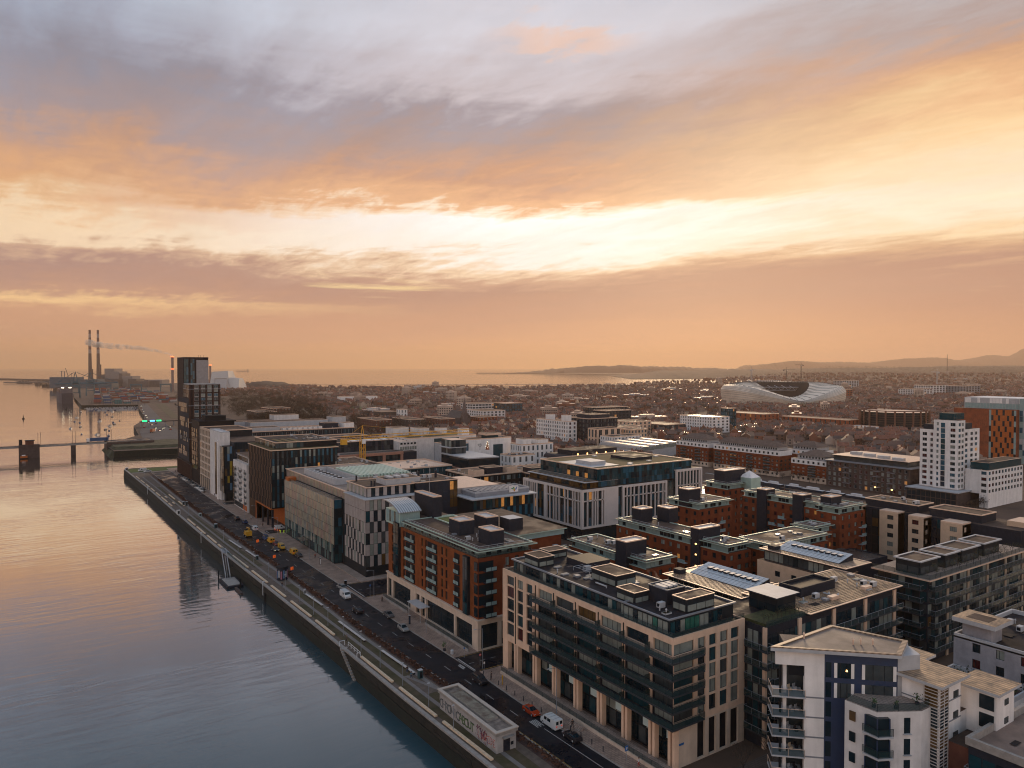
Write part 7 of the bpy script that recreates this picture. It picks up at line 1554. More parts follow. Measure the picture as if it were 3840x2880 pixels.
# smoke: a long drifting plume of real vapour
sm = bpy.data.materials.new('smoke'); sm.use_nodes = True; n = sm.node_tree.nodes; l = sm.node_tree.links; n.remove(n['Principled BSDF'])
pv = n.new('ShaderNodeVolumePrincipled'); pv.inputs['Color'].default_value = (.97, .95, .97, 1); pv.inputs['Anisotropy'].default_value = .5
tcn = n.new('ShaderNodeTexCoord'); nz = n.new('ShaderNodeTexNoise'); nz.inputs['Scale'].default_value = .085; nz.inputs['Detail'].default_value = 4; l.new(tcn.outputs['Object'], nz.inputs['Vector'])
mr = n.new('ShaderNodeMapRange'); mr.inputs[1].default_value = .38; mr.inputs[2].default_value = .66; mr.inputs[3].default_value = 0; mr.inputs[4].default_value = .16; l.new(nz.outputs[0], mr.inputs[0]); l.new(mr.outputs[0], pv.inputs['Density']); l.new(pv.outputs[0], n['Material Output'].inputs['Volume'])
b = MB(); r = random.Random(4); NSG = 26
ring = []
for k in range(NSG+1):
    t = k/NSG; la = -1020-235*t**.95; z = 107+40*t**.75+4*sin(t*6); rad = 2.2+8*t**.6; ring.append([vp(la+rad*.25*cos(2*pi*q/10), 2200-40*t+rad*cos(2*pi*q/10), z+rad*(1+.18*r.uniform(-1, 1))*sin(2*pi*q/10)) for q in range(10)])
for k in range(NSG):
    for q in range(10): b.quad([ring[k][q], ring[k][(q+1) % 10], ring[k+1][(q+1) % 10], ring[k+1][q]])
b.quad(ring[0][::-1]); b.quad(ring[-1])
o = b.build('smoke_plume', sm, kind='stuff')
mm_ = o.data; import bmesh
bm = bmesh.new(); bm.from_mesh(mm_); bmesh.ops.remove_doubles(bm, verts=bm.verts, dist=.05); bmesh.ops.recalc_face_normals(bm, faces=bm.faces); bm.to_mesh(mm_); bm.free()
# steam wisps from roofs
sw = bpy.data.materials.new('steam'); sw.use_nodes = True; n = sw.node_tree.nodes; l = sw.node_tree.links; n.remove(n['Principled BSDF'])
pv = n.new('ShaderNodeVolumePrincipled'); pv.inputs['Color'].default_value = (.98, .96, .95, 1); pv.inputs['Anisotropy'].default_value = .5
tcn = n.new('ShaderNodeTexCoord'); nz = n.new('ShaderNodeTexNoise'); nz.inputs['Scale'].default_value = .8; nz.inputs['Detail'].default_value = 4; l.new(tcn.outputs['Object'], nz.inputs['Vector'])
mr = n.new('ShaderNodeMapRange'); mr.inputs[1].default_value = .45; mr.inputs[2].default_value = .65; mr.inputs[3].default_value = 0; mr.inputs[4].default_value = .16; l.new(nz.outputs[0], mr.inputs[0]); l.new(mr.outputs[0], pv.inputs['Density']); l.new(pv.outputs[0], n['Material Output'].inputs['Volume'])
for (x, y, z, s_) in ((104, 236, 30, 1.3), (110, 332, 37, 1.4), (206, 240, 31, 1.5), (102, 99.5, 28.4, .8), (180, 540, 34, 1.5), (190, 436, 27, 1.2), (290, 420, 24, 2)):
    b = MB(); ring = []
    for k in range(9):
        t = k/8; rad = s_*(.3+1.0*t)*(1+.2*sin(k*2.1)); ring.append([(x-3.2*s_*t+rad*cos(2*pi*q/8), y+1.5*s_*t+rad*sin(2*pi*q/8)*.7, z+3.6*s_*t**.9+rad*.4*sin(2*pi*q/8)) for q in range(8)])
    for k in range(8):
        for q in range(8): b.quad([ring[k][q], ring[k][(q+1) % 8], ring[k+1][(q+1) % 8], ring[k+1][q]])
    b.quad(ring[0][::-1]); b.quad(ring[-1]); o = b.build('steam_wisp', sw, kind='stuff')
    bm = bmesh.new(); bm.from_mesh(o.data); bmesh.ops.remove_doubles(bm, verts=bm.verts, dist=.01); bmesh.ops.recalc_face_normals(bm, faces=bm.faces); bm.to_mesh(o.data); bm.free()
# jetties and far quay structures on the left
jt = mat('jetty', (.06, .045, .04), .9, var=.3)
for i, (px, py, w) in enumerate(((91, 1434, 52), (142, 1441, 16), (180, 1447, 40), (214, 1462, 22))):
    D_ = 72*2740/(py-1380); la = (px-1920)/2740*D_; b = MB(); q = vp(la, D_); ww = w/2740*D_; b.obox(q[:2], -AZ, ww, 14, SEA, 3); q2 = vp(la+ww*1.2, D_); b.obox(q2[:2], -AZ, ww*2.2, 3, 1.2, 2.4)
    for k in range(9): q3 = vp(la+ww*.25*k, D_); b.obox(q3[:2], -AZ, 1.5, 3, SEA, 1.2)
    for k in range(4): q3 = vp(la-ww*.3+ww*.2*k, D_); b.obox(q3[:2], -AZ, ww*.1, 4, 3, 5+2.5*(k % 2))
    tag(b.build('jetty', jt), ('farthest piled jetty at the left of the estuary', 'small square dolphin between two jetties', 'middle piled jetty left of the moored ship', 'short jetty right beside the moored ship')[i], 'jetty')
b = MB()
for k in range(12): p, q = vp(-4600+175*k, 5700-130*k), vp(-4600+175*(k+1), 5700-130*(k+1)); b.bar((p[0], p[1], -2), (q[0], q[1], -2), 5.5, 0, 4)
struct('sea_wall', b, jt)
fs_ = thing('cargo_ship', 'tiny low cargo ship with deck cranes on the sea horizon', 'ship', vp(-5900, 16000, SEA))
for nm, w, z0, z1, off in (('hull', 270, 0, 16, 0), ('bridge_house', 26, 16, 44, 110)): c = vp(-5900+off, 16000); MB().obox(c[:2], -AZ, w, 40, SEA+z0, SEA+z1).build(nm, psm, fs_)
for k in range(4): c = vp(-5900-100+48*k, 16000); MB().obox(c[:2], -AZ, 6, 6, SEA+16, SEA+44).build('deck_crane', psm, fs_)
# ---- moored boats
def boat_mb(L_, m=0, mast=True, cabin=True):
    b = MB(); w = L_*.16; P = [(-L_/2, -w*.8), (0, -w), (L_*.35, -w*.6), (L_/2, 0), (L_*.35, w*.6), (0, w), (-L_/2, w*.8)]
    b.prism(P, -.3, 1.0, 0, 1)
    if cabin: b.prism([(-L_*.25, -w*.55), (L_*.15, -w*.5), (L_*.15, w*.5), (-L_*.25, w*.55)], 1.0, 1.9, 1)
    if mast: b.cyl(L_*.05, 0, 1, L_*1.35, .08, 5, 2); b.bar((L_*.05, 0, 2.4), (-L_*.4, 0, 2.4), .06, 2)
    return b
bc = [[mat('boat_white', (.45, .42, .42), .5), mat('boat_deck', (.3, .27, .25), .7), slate], [mat('boat_blue', (.03, .05, .12), .5), MATS['boat_deck'], slate], [mat('boat_dark', (.05, .035, .04), .6), MATS['boat_white'], slate]]
BM = [boat_mb(9).mesh('boat', bc[0]), boat_mb(8).mesh('boat', bc[1]), boat_mb(7, mast=False).mesh('boat', bc[2]), boat_mb(6, mast=False, cabin=False).mesh('boat', bc[1])]
bl = [(49.9, 1050.8), (61.2, 1183.3), (61.8, 1074.7), (55.8, 955.9), (70, 937.7), (78.9, 915), (84.5, 1011.2), (86.1, 990.5), (94.3, 1068.4), (103.5, 1134.1), (102.2, 1100.4), (93.9, 1210.7), (90.8, 1171.4), (112.9, 1330.1), (115.3, 1268.6), (114.7, 1168.8), (69.2, 1277.6), (65.5, 1157.1), (82.6, 1423.5), (92.7, 1444.2), (128.4, 1412.3), (116.7, 1400.6)]
for i, (x, y) in enumerate(bl):
    o = inst('moored_boat', BM[i % 4], None, (x, y, SEA), 1.3+.3*sin(i*3)); k = i % 4
    tag(o, ('white yacht with a tall mast riding at a mooring off the marina', 'blue yacht with a mast riding at a mooring off the marina', 'dark cabin boat without mast at a mooring off the marina', 'open blue dinghy at a mooring off the marina')[k], 'boat', ('white yachts at moorings', 'blue yachts at moorings', 'dark cabin boats at moorings', 'open dinghies at moorings')[k])
r = random.Random(12)
for k in range(72):
    t = k % 24; row = k//24; o = inst('marina_yacht', BM[r.choice([0, 0, 0, 1])], None, (100+t*3.7+r.uniform(-1, 1), 1470+row*38+r.uniform(-3, 3), SEA), 1.5+r.uniform(-.1, .1), (1.3, 1.3, 1.3)); tag(o, 'masted yacht berthed in the crowded marina before the containers', 'boat', 'yachts berthed in the marina')
for row in range(3): struct('marina_pontoon', MB().box(96, 188, 1484+row*38, 1486+row*38, SEA, SEA+.6), concrete)
b = MB(); b.cyl(1.7, 1292.8, SEA, SEA+1.2, 1.6, 8); b.cyl(1.7, 1292.8, SEA+1.2, SEA+5.5, .7, 6, 0, .3); tag(b.build('channel_buoy', black), 'lone dark channel buoy on open water at the left', 'buoy')
b = MB(); b.cyl(66.8, 1536.9, SEA, SEA+1.2, 1.6, 8); b.cyl(66.8, 1536.9, SEA+1.2, SEA+5, .7, 6, 0, .3); tag(b.build('channel_buoy', black), 'dark channel buoy directly below the moored ship', 'buoy')
# ---- tower cranes
def towercrane(label, x, y, h, jib, back, rz, m, s_=1, name='tower_crane', mb=None):
    t = thing(name, label, 'crane', (x, y, 0)); w = .9*s_; mb_ = mb if mb is not None else 0
    b = MB()
    for sx in (-w, w):
        for sy in (-w, w): b.box(x+sx-.14*s_, x+sx+.14*s_, y+sy-.14*s_, y+sy+.14*s_, mb_, h)
    n = int((h-mb_)/(2.4*s_))
    for k in range(n):
        z0 = mb_+(h-mb_)*k/n; z1 = mb_+(h-mb_)*(k+1)/n
        for (a, c) in (((-w, -w), (w, -w)), ((w, -w), (w, w)), ((-w, w), (-w, -w)), ((w, w), (-w, w))): b.bar((x+a[0], y+a[1], z0), (x+c[0], y+c[1], z1), .09*s_, n=3)
    b.build('mast', m, t); ux, uy = cos(rz), sin(rz)
    def jb(nm, L0, L1):
        b = MB(); L_ = L1-L0; n = max(3, int(abs(L_)/(2.2*s_)))
        P0 = lambda q, o, z: (x+ux*q-uy*o, y+uy*q+ux*o, h+z)
        for o, z in ((-.7*s_, 0), (.7*s_, 0), (0, 1.5*s_)): b.bar(P0(L0, o, z), P0(L1, o, z), .17*s_)
        for k in range(n):
            q0 = L0+L_*k/n; q1 = L0+L_*(k+1)/n; b.bar(P0(q0, -.7*s_, 0), P0((q0+q1)/2, 0, 1.5*s_), .07*s_, n=3); b.bar(P0((q0+q1)/2, 0, 1.5*s_), P0(q1, .7*s_, 0), .07*s_, n=3); b.bar(P0(q0, .7*s_, 0), P0(q1, -.7*s_, 0), .07*s_, n=3)
        b.build(nm, m, t)
    jb('jib', 1, jib); jb('counter_jib', -1, -back)
    b = MB(); b.bar((x-w, y, h), (x, y, h+6*s_), .16*s_); b.bar((x+w, y, h), (x, y, h+6*s_), .16*s_); b.bar((x, y, h+6*s_), (x+ux*jib*.6, y+uy*jib*.6, h+1.5*s_), .05*s_); b.bar((x, y, h+6*s_), (x-ux*back*.9, y-uy*back*.9, h+.3), .05*s_); b.build('apex', m, t)
    MB().obox((x-ux*(back-1.5), y-uy*(back-1.5)), rz, 2.6*s_, 1.6*s_, h-2*s_, h+.3*s_).build('counterweight', m, t); MB().box(x-.8*s_, x+.8*s_, y-1.8*s_, y-.9*s_, h-2*s_, h).build('cab', white, t)
    return t
yel = mat('crane_yellow', (.72, .36, .03), .6, var=.1)
towercrane('yellow tower crane with a long jib in front of the terracotta framed block', 163.2, 398.0, 29, 76, 13, .05, yel, 1.3)
for i, (la, de, h, rz) in enumerate(((885, 2700, 62, .4), (1385, 3500, 84, 1.2), (1240, 3300, 62, -.3), (1600, 2750, 54, .9))): x, y, _ = vp(la, de); towercrane(('hazy tower crane straight above the stadium hall', 'tallest hazy tower crane on the suburb skyline', 'dark hazy tower crane right of the tallest one', 'pale hazy tower crane over the low offices')[i], x, y, h, 46, 16, rz, lgrey if i in (0, 3) else slate, 2.0)
x, y, _ = vp(2560, 4300); b = MB(); b.cyl(x, y, 0, 150, 2.2, 6, 0, 1.0); tag(b.build('radio_mast', slate), 'thin radio mast on the right skyline', 'mast')
# ================================================================== vehicles near the road (parts: body, cabin glass, wheels, lamps)
def loft(b, secs, m):     # secs: list of (x, halfwidth, z0, z1, tophalf)
    base = len(b.v)
    for x, w, z0, z1, tw in secs: b.v += [(x, -w, z0), (x, w, z0), (x, w, z0+(z1-z0)*.6), (x, tw, z1), (x, -tw, z1), (x, -w, z0+(z1-z0)*.6)]
    for k in range(len(secs)-1):
        for q in range(6): i = base+k*6; b.f.append((i+q, i+(q+1) % 6, i+6+(q+1) % 6, i+6+q)); b.m.append(m)
    b.f.append(tuple(base+q for q in range(6))); b.m.append(m); e = base+6*(len(secs)-1); b.f.append(tuple(e+q for q in range(5, -1, -1))); b.m.append(m)
def wheelmesh(r_=.33, w=.22):
    b = MB(); n = 14
    for rr_, m, o in ((r_, 0, 0), (r_*.58, 1, .012)):
        ring = [(rr_*cos(2*pi*q/n), rr_*sin(2*pi*q/n)) for q in range(n)]; i = len(b.v)
        b.v += [(x, -w/2-o, z) for x, z in ring] + [(x, w/2+o, z) for x, z in ring]
        for q in range(n): b.f.append((i+q, i+(q+1) % n, i+n+(q+1) % n, i+n+q)); b.m.append(0)
        b.f.append(tuple(i+q for q in range(n))); b.m.append(m); b.f.append(tuple(i+n+q for q in range(n-1, -1, -1))); b.m.append(m)
    return b.mesh('wheel', [black, lgrey])
WHm = wheelmesh(); CBG = {}
KIND = {
 'sedan': dict(L=4.6, body=[(-2.3,.75,.35,.85,.65),(-2.2,.88,.25,.98,.78),(-1.5,.9,.22,1.02,.8),(.9,.9,.22,.98,.8),(1.9,.88,.24,.86,.76),(2.28,.78,.32,.72,.66)], cab=[(-1.75,.76,.95,1.02,.72),(-1.05,.78,.95,1.42,.6),(.1,.78,.95,1.44,.6),(1.05,.78,.93,.98,.72)], roof=(-1.0,.1,1.45)),
 'hatch': dict(L=4.1, body=[(-2.05,.78,.35,.95,.7),(-1.95,.86,.25,1.0,.78),(.8,.87,.22,1.0,.8),(1.7,.85,.24,.88,.74),(2.03,.76,.32,.74,.66)], cab=[(-1.98,.76,.95,1.02,.7),(-1.5,.78,.95,1.46,.6),(.2,.78,.95,1.5,.6),(1.15,.78,.95,1.0,.72)], roof=(-1.4,.2,1.5)),
 'suv': dict(L=4.6, body=[(-2.3,.85,.4,1.1,.78),(-2.2,.94,.3,1.18,.86),(1.0,.94,.28,1.14,.86),(2.0,.92,.3,1.02,.8),(2.3,.82,.4,.86,.7)], cab=[(-2.2,.84,1.1,1.2,.8),(-1.9,.84,1.1,1.7,.68),(.3,.84,1.1,1.74,.68),(1.2,.84,1.08,1.16,.8)], roof=(-1.85,.3,1.75)),
 'coupe': dict(L=4.4, body=[(-2.2,.8,.35,.85,.7),(-2.1,.9,.22,.95,.8),(.7,.9,.2,.9,.82),(1.7,.88,.22,.78,.74),(2.18,.76,.3,.62,.62)], cab=[(-1.7,.72,.88,.94,.68),(-.8,.76,.88,1.26,.56),(-.1,.76,.88,1.27,.56),(.9,.76,.84,.9,.7)], roof=(-.85,-.1,1.28)),
 'van': dict(L=5.1, body=[(-2.5,.9,.3,2.0,.84),(-2.45,.96,.28,2.05,.88),(1.1,.96,.28,2.05,.86),(1.35,.95,.28,1.95,.82),(1.95,.94,.3,1.25,.84),(2.4,.9,.32,1.05,.78),(2.55,.8,.35,.85,.7)], cab=None, roof=None)}
def vehicle(name, label, kind, x, y, hd, paint, cat='car', z=.025, lights=False, s_=1.0, windows=False, group=None):
    K = KIND[kind]; t = thing(name, label, cat, (x, y, z), group, hd); ORG[t.name] = (0, 0, 0); t.scale = (s_, s_, s_)
    def bc_(key, f, mats):
        k = (kind, key, mats[0].name)
        if k not in CBG: b = MB(); f(b); CBG[k] = b.mesh(key, mats)
        return CBG[k]
    inst('body', bc_('body', lambda b: loft(b, K['body'], 0), [paint]), t, (0, 0, 0))
    if K['cab']:
        inst('cabin_glass', bc_('cabin_glass', lambda b: loft(b, K['cab'], 0), [GD]), t, (0, 0, 0)); a, c, h = K['roof']
        inst('roof', bc_('roof', lambda b: (b.box(a, c, -.6, .6, h-.03, h+.02), b.bar((c, -.62, h), (c+.85, -.76, h-.45), .04), b.bar((c, .62, h), (c+.85, .76, h-.45), .04)), [paint]), t, (0, 0, 0))
    else:
        def wg_(b):
            b.quad([(1.37, -.8, 1.93), (1.37, .8, 1.93), (1.93, .8, 1.3), (1.93, -.8, 1.3)])
            for s in (-1, 1): b.quad([(.3, s*.975, 1.2), (1.2, s*.975, 1.2), (1.1, s*.93, 1.8), (.3, s*.93, 1.8)])
            if windows:
                for s in (-1, 1): b.quad([(-.9, s*.975, 1.2), (.1, s*.975, 1.2), (.1, s*.93, 1.8), (-.9, s*.93, 1.8)])
            for q in (-.45, .45): b.quad([(-2.52, q-.3, 1.25), (-2.52, q+.3, 1.25), (-2.5, q+.3, 1.85), (-2.5, q-.3, 1.85)])
        b = MB(); wg_(b); b.build('cabin_glass', GD, t)
        for q in (-1.6, -.5, .5): MB().box(q-.05, q+.05, -.8, .8, 2.05, 2.12).build('roof_bar', lgrey, t)
    Lh = K['L']/2
    for wx in (-Lh*.60, Lh*.62):
        for wy in (-.84, .84): inst('wheel', WHm, t, (wx, wy, .33))
    hm_ = LITW if lights else lgrey
    zf = .62 if kind != 'van' else .8
    for wy in (-.6, .6):
        inst('headlight', PC.setdefault(('hl', hm_.name), MB().box(-.04, .04, -.17, .17, -.08, .08).mesh('headlight', hm_)), t, (Lh-.08 if kind != 'van' else Lh-.1, wy, zf))
        inst('taillight', PC.setdefault('tl', MB().box(-.04, .04, -.14, .14, -.09, .09).mesh('taillight', mat('tail_lamp', (.3, .01, .01), .3, var=0, emit=(1, .05, .02), es=.6))), t, (-Lh+.06, wy, zf+.1))
    return t
pw_ = cpal[0]; DN, UP = -pi/2-.02, pi/2      # towards the drone / away from it
vehicle('silver_hatchback', 'silver hatchback parked at the kerb by the chequered office corner', 'hatch', 83.6, 221.5, UP+.12, cpal[2])
vehicle('white_van', 'white van driving with headlamps lit near the chequered office', 'van', 81.3, 212.3, DN, pw_, 'van', lights=True)
vehicle('black_saloon', 'black saloon driving away in the near lane', 'sedan', 79.3, 197.5, UP+.04, cpal[1])
vehicle('grey_saloon', 'dark grey saloon parked before the red brick block', 'sedan', 85.1, 189.0, DN, cpal[5])
vehicle('silver_saloon', 'silver saloon in the road before the red brick block', 'sedan', 83.9, 177.0, DN-.05, cpal[2])
vehicle('black_suv', 'black off-road car waiting near the cream block corner', 'suv', 84.0, 138.0, DN, cpal[1])
vehicle('orange_coupe', 'orange-red sports coupe parked before the cream block', 'coupe', 85.1, 119.6, DN, mat('paint_orange', (.42, .045, .012), .25, var=0))
vehicle('white_minibus', 'white minibus van with roof bars parked before the cream block', 'van', 85.3, 113.2, UP, pw_, 'van', windows=True)
vehicle('black_sports_car', 'low black sports car behind the white minibus', 'coupe', 85.5, 107.0, UP, cpal[1])
vehicle('yellow_van', 'yellow van parked farthest up, beside a dark pickup', 'van', 82.4, 296.6, UP, mat('paint_yellow', (.52, .27, .02), .4, var=0), 'van')
vehicle('dark_pickup', 'dark blue vehicle parked ahead of the farthest yellow van', 'suv', 82.2, 302.6, DN, cpal[4])
vehicle('yellow_van', 'yellow van standing next to the car with lit headlamps', 'van', 83.0, 284.0, DN, MATS['paint_yellow'], 'van', s_=.92)
vehicle('yellow_van', 'yellow van parked alone nearest the chequered office', 'van', 84.3, 273.6, UP, MATS['paint_yellow'], 'van')
vehicle('lit_car', 'dark car with bright headlamps shining on wet asphalt', 'hatch', 80.0, 281.5, DN, cpal[5], lights=True)
vehicle('maroon_car', 'maroon car tucked between the yellow vans', 'sedan', 82.8, 290.4, DN, mat('paint_maroon', (.12, .015, .02), .3, var=0))
vehicle('dark_car', 'small dark car parked right behind the nearest yellow van', 'hatch', 84.6, 267.6, DN, cpal[1])
vehicle('white_van', 'white van parked on the forecourt before the orange portal', 'van', 83.0, 323.0, UP, pw_, 'van', s_=.9)
vehicle('black_car', 'black car farthest up at the kerb before the finned office', 'sedan', 82.0, 350.5, UP, cpal[1])
vehicle('blue_grey_car', 'blue grey car parked just behind the black one by the finned office', 'hatch', 83.0, 340.0, UP, cpal[4])
vehicle('white_van', 'white works van at the glass office corner beside two workmen', 'van', 92.2, 318.2, 0, pw_, 'van', z=.15, s_=.85)
vehicle('white_van', 'white van at the far grassy tip of the quay', 'van', 67.2, 549, pi+.2, pw_, 'van', z=.1)
vehicle('white_estate_car', 'white car just in front of the van at the quay tip', 'sedan', 69.6, 543, pi+.25, pw_, z=.1)
r = random.Random(2)
for k in range(12): y = 440+6.4*k; vehicle('parked_scooter_car', 'small pale car in the tight row parked below the white framed offices', 'hatch', 84.4-.1*k*.3, y, pi/2+.5, cpal[r.choice([0, 2, 5, 1])], group='row of cars below the white offices', z=.03)
# yellow wheeled excavator
ex = thing('wheeled_excavator', 'yellow wheeled works machine with folded boom on the quay road', 'excavator', (77.3, 312, .03), None, pi/2); ORG[ex.name] = (0, 0, 0); ey = MATS['paint_yellow']
MB().box(-2.6, 2.6, -1.1, 1.1, .7, 1.3).build('chassis', ey, ex); MB().box(-2.2, .9, -1.2, 1.2, 1.35, 2.5).build('engine_housing', ey, ex); MB().box(.5, 1.9, .1, 1.1, 1.3, 3.0).build('cab', GD, ex)
b = MB(); b.bar((.9, -.4, 1.8), (-1.2, -.4, 3.6), .28); b.bar((-1.2, -.4, 3.6), (2.9, -.4, 3.2), .22); b.build('boom', ey, ex); b = MB(); b.bar((2.9, -.4, 3.2), (3.3, -.4, 1.6), .2); b.box(3, 3.8, -.9, .1, .9, 1.7); b.build('bucket_arm', ey, ex)
for wx in (-1.8, 1.8):
    for wy in (-1.05, 1.05): inst('wheel', PC.setdefault('bw', wheelmesh(.55, .45)), ex, (wx, wy, .55))
# ================================================================== people
skin = mat('skin', (.35, .2, .14), .7, var=0)
def person(label, x, y, z, hd, top, bottom, pose='stand', hair=(.02, .015, .012), hold=False):
    t = thing('person', label, 'person', (x, y, z), None, hd); ORG[t.name] = (0, 0, 0); st = .22 if pose == 'walk' else .05
    def skinned(nm, verts, edges, m, sub=1):
        me = bpy.data.meshes.new(nm); me.from_pydata([v[:3] for v in verts], edges, []); me.materials.append(m)
        o = bpy.data.objects.new(nm, me); COL.objects.link(o); o.parent = t
        md = o.modifiers.new('skin', 'SKIN'); 
        for i, v in enumerate(verts): me.skin_vertices[0].data[i].radius = (v[3], v[3]*(v[4] if len(v) > 4 else 1))
        me.skin_vertices[0].data[0].use_root = True
        o.modifiers.new('sub', 'SUBSURF').levels = sub; o.modifiers['sub'].render_levels = sub; return o
    # one continuous body: pelvis, spine, neck, head, arms with hands, legs with feet (x forward)
    V = [(0, 0, .95, .13, 1.2), (0, 0, 1.2, .12, 1.3), (0, 0, 1.42, .13, 1.25), (0, 0, 1.52, .055), (0.01, 0, 1.60, .085), (.01, 0, 1.71, .085),
         (0, .19, 1.42, .055), (-.03+st*.4, .25, 1.14, .045), (.06+st, .24, .90, .034), (.09+st, .24, .80, .04),
         (0, -.19, 1.42, .055), (-.03-st*.4, -.25, 1.14, .045), (.06-st, -.24, .90, .034), (.09-st, -.24, .80, .04),
         (0, .10, .88, .09), (st*.6, .11, .50, .062), (st*.7, .11, .10, .045), (st*.7+.17, .12, .04, .04),
         (0, -.10, .88, .09), (-st*.3, -.11, .50, .062), (-st*1.2, -.11, .10, .045), (-st*1.2+.17, -.12, .04, .04)]
    Ed = [(0,1),(1,2),(2,3),(3,4),(4,5),(2,6),(6,7),(7,8),(8,9),(2,10),(10,11),(11,12),(12,13),(0,14),(14,15),(15,16),(16,17),(0,18),(18,19),(19,20),(20,21)]
    skinned('body', V, Ed, skin)
    s = 1.14; J = [(0, 0, .92, .15, 1.2), (0, 0, 1.2, .138, 1.3), (0, 0, 1.42, .145, 1.25), (0, .20, 1.42, .068), (-.03+st*.4, .25, 1.14, .056), (.05+st*.9, .24, .92, .045), (0, -.20, 1.42, .068), (-.03-st*.4, -.25, 1.14, .056), (.05-st*.9, -.24, .92, .045)]
    skinned('jacket', J, [(0,1),(1,2),(2,3),(3,4),(4,5),(2,6),(6,7),(7,8)], top)
    skinned('trousers', [(0, 0, .93, .14, 1.2), (0, .10, .86, .102), (st*.6, .11, .50, .076), (st*.7, .11, .12, .06), (0, -.10, .86, .102), (-st*.3, -.11, .50, .076), (-st*1.2, -.11, .12, .06)], [(0,1),(1,2),(2,3),(0,4),(4,5),(5,6)], bottom)
    b = MB(); b.cyl(-.02, 0, 1.68, 1.80, .10, 10, 0, .05); b.cyl(-.06, 0, 1.56, 1.70, .085, 8); b.build('hair', mat('hair_%d' % int(hair[0]*1000), hair, .8, var=0), t)
    b = MB(); b.box(.09, .115, -.012, .012, 1.62, 1.66); b.box(.085, .1, -.04, -.025, 1.665, 1.68); b.box(.085, .1, .025, .04, 1.665, 1.68); b.box(.086, .1, -.02, .02, 1.585, 1.592); b.build('face', mat('face_dark', (.12, .06, .045), .8, var=0), t)
    return t
ck = mat('cloth_black', (.015, .015, .02), .95, var=0); cn = mat('cloth_navy', (.03, .05, .09), .95, var=0); cw = mat('cloth_white', (.55, .55, .55), .9, var=0); cb = mat('cloth_blue', (.06, .18, .26), .9, var=0); hv = mat('hi_vis', (.45, .62, .05), .7, var=0, emit=(.6, .9, .05), es=.12)
person('person in black walking on the pavement by the brick block corner', 88.6, 201.5, .15, DN, ck, ck, 'walk')
person('person in dark coat with white stripe beside the black off-road car', 86.8, 137.6, .15, pi, ck, ck)
person('person in black standing by the long grey bench', 72.6, 151.2, .08, 1.2, ck, cn)
person('person in pale blue by the end of the long grey bench', 72.0, 147.9, .08, 2.2, cb, cn, 'walk')
person('person in dark jacket looking out near the river steps', 68.2, 177.4, .08, 3.0, ck, ck)
person('person in dark clothes in front of the orange entrance recess', 87.4, 327.0, .15, 2.0, ck, ck, 'walk')
person('workman in yellow high visibility suit, left of the pair', 90.0, 309.6, .15, 1, hv, hv)
person('workman in yellow high visibility suit, right of the pair', 91.2, 308.6, .15, 2, hv, hv)
person('person in dark clothes crossing the empty middle of the quay road', 77.5, 384.0, .03, 0, ck, ck, 'walk')
person('person in white top with dark bag at the foot of the cream colonnade', 88.9, 92.6, .15, 2.6, cw, mat('cloth_red', (.3, .03, .02), .9, var=0), 'walk')
person('person in dark clothes beside the podium of the tall tower', 84.9, 530.0, .15, 2.6, ck, ck)
# ================================================================== quay furniture
bm_ = PC.setdefault('beam', MB().box(-.28, .28, 0, 1, .10, .46).mesh('timber_beam', timber))
beams = [(108.6, 125.8, 'beside the graffitied pump house'), (128.6, 144.6, 'just before the graffitied pump house'), (148.2, 165.4, 'below the river steps'), (183.0, 196.4, 'just past the river steps'), (200.3, 216.8, 'level with the grey car'), (222, 236, 'level with the painted kiosk'), (240, 257, 'above the painted kiosk'), (262, 282, 'by the gangway railing'), (296, 303, 'short one at the gangway head'), (306, 322, 'just past the gangway head'), (326, 342, 'level with the yellow machine'), (346, 362, 'before the white ladder hood')]
beams += [(372+12*i*1.0, 380+12*i*1.0, None) for i in range(0)]
far_b = [(401, 410), (414, 432), (436, 449), (454, 468), (472, 486), (490, 505), (509, 524)]
def beam(y0, y1, x0, x1, lab, grp=None):
    c = inst('timber_beam', bm_, None, (x0, y0, .1), math.atan2(-(x1-x0), y1-y0), (1, hypot(y1-y0, x1-x0), 1)); tag(c, lab, 'beam', grp); return c
for y0, y1, w in beams: beam(y0, y1, qx(y0)+1.35, qx(y1)+1.35, 'long pale timber edge beam %s' % w)
for i, (y0, y1) in enumerate(far_b): beam(y0, y1, qx(y0)+1.3, qx(y1)+1.3, '%s pale edge beam counted back from the quay tip' % ('seventh', 'sixth', 'fifth', 'fourth', 'third', 'second', 'first')[i])
for i, (y0, y1, x) in enumerate(((398, 413, 67.6), (421, 438, 66.9), (407, 412, 64.6), (428, 433, 64.2))): beam(y0, y1, x, x-.2, ('nearer long timber bench on the far promenade', 'farther long timber bench on the far promenade', 'nearer short timber bench on the far promenade', 'farther short timber bench on the far promenade')[i])
benchm = mat('bench_concrete', (.5, .46, .44), .7, var=.12)
for i, (y0, y1, x0, x1) in enumerate(((149.6, 166, 73.6, 72.9), (174.6, 192, 72.0, 71.6), (207.6, 221, 72.5, 71.9), (273, 287, 71.0, 70.4), (292, 308, 69.8, 69.0))):
    t = thing('long_bench', 'long grey bench %s' % ('with two people at its near end', 'opposite the river steps', 'beside a small post near the kiosk path', 'far one beside a dark cabinet', 'farthest one on the gravel')[i], 'bench', (x0, y0, .06), None, math.atan2(-(x1-x0), y1-y0)); ORG[t.name] = (0, 0, 0); L_ = hypot(y1-y0, x1-x0)
    MB().box(-.3, .3, 0, L_, .38, .5).build('seat', benchm, t)
    for k in range(int(L_/2.5)+1): MB().box(-.2, .2, k*2.5, k*2.5+.25, 0, .38).build('leg', slate, t)
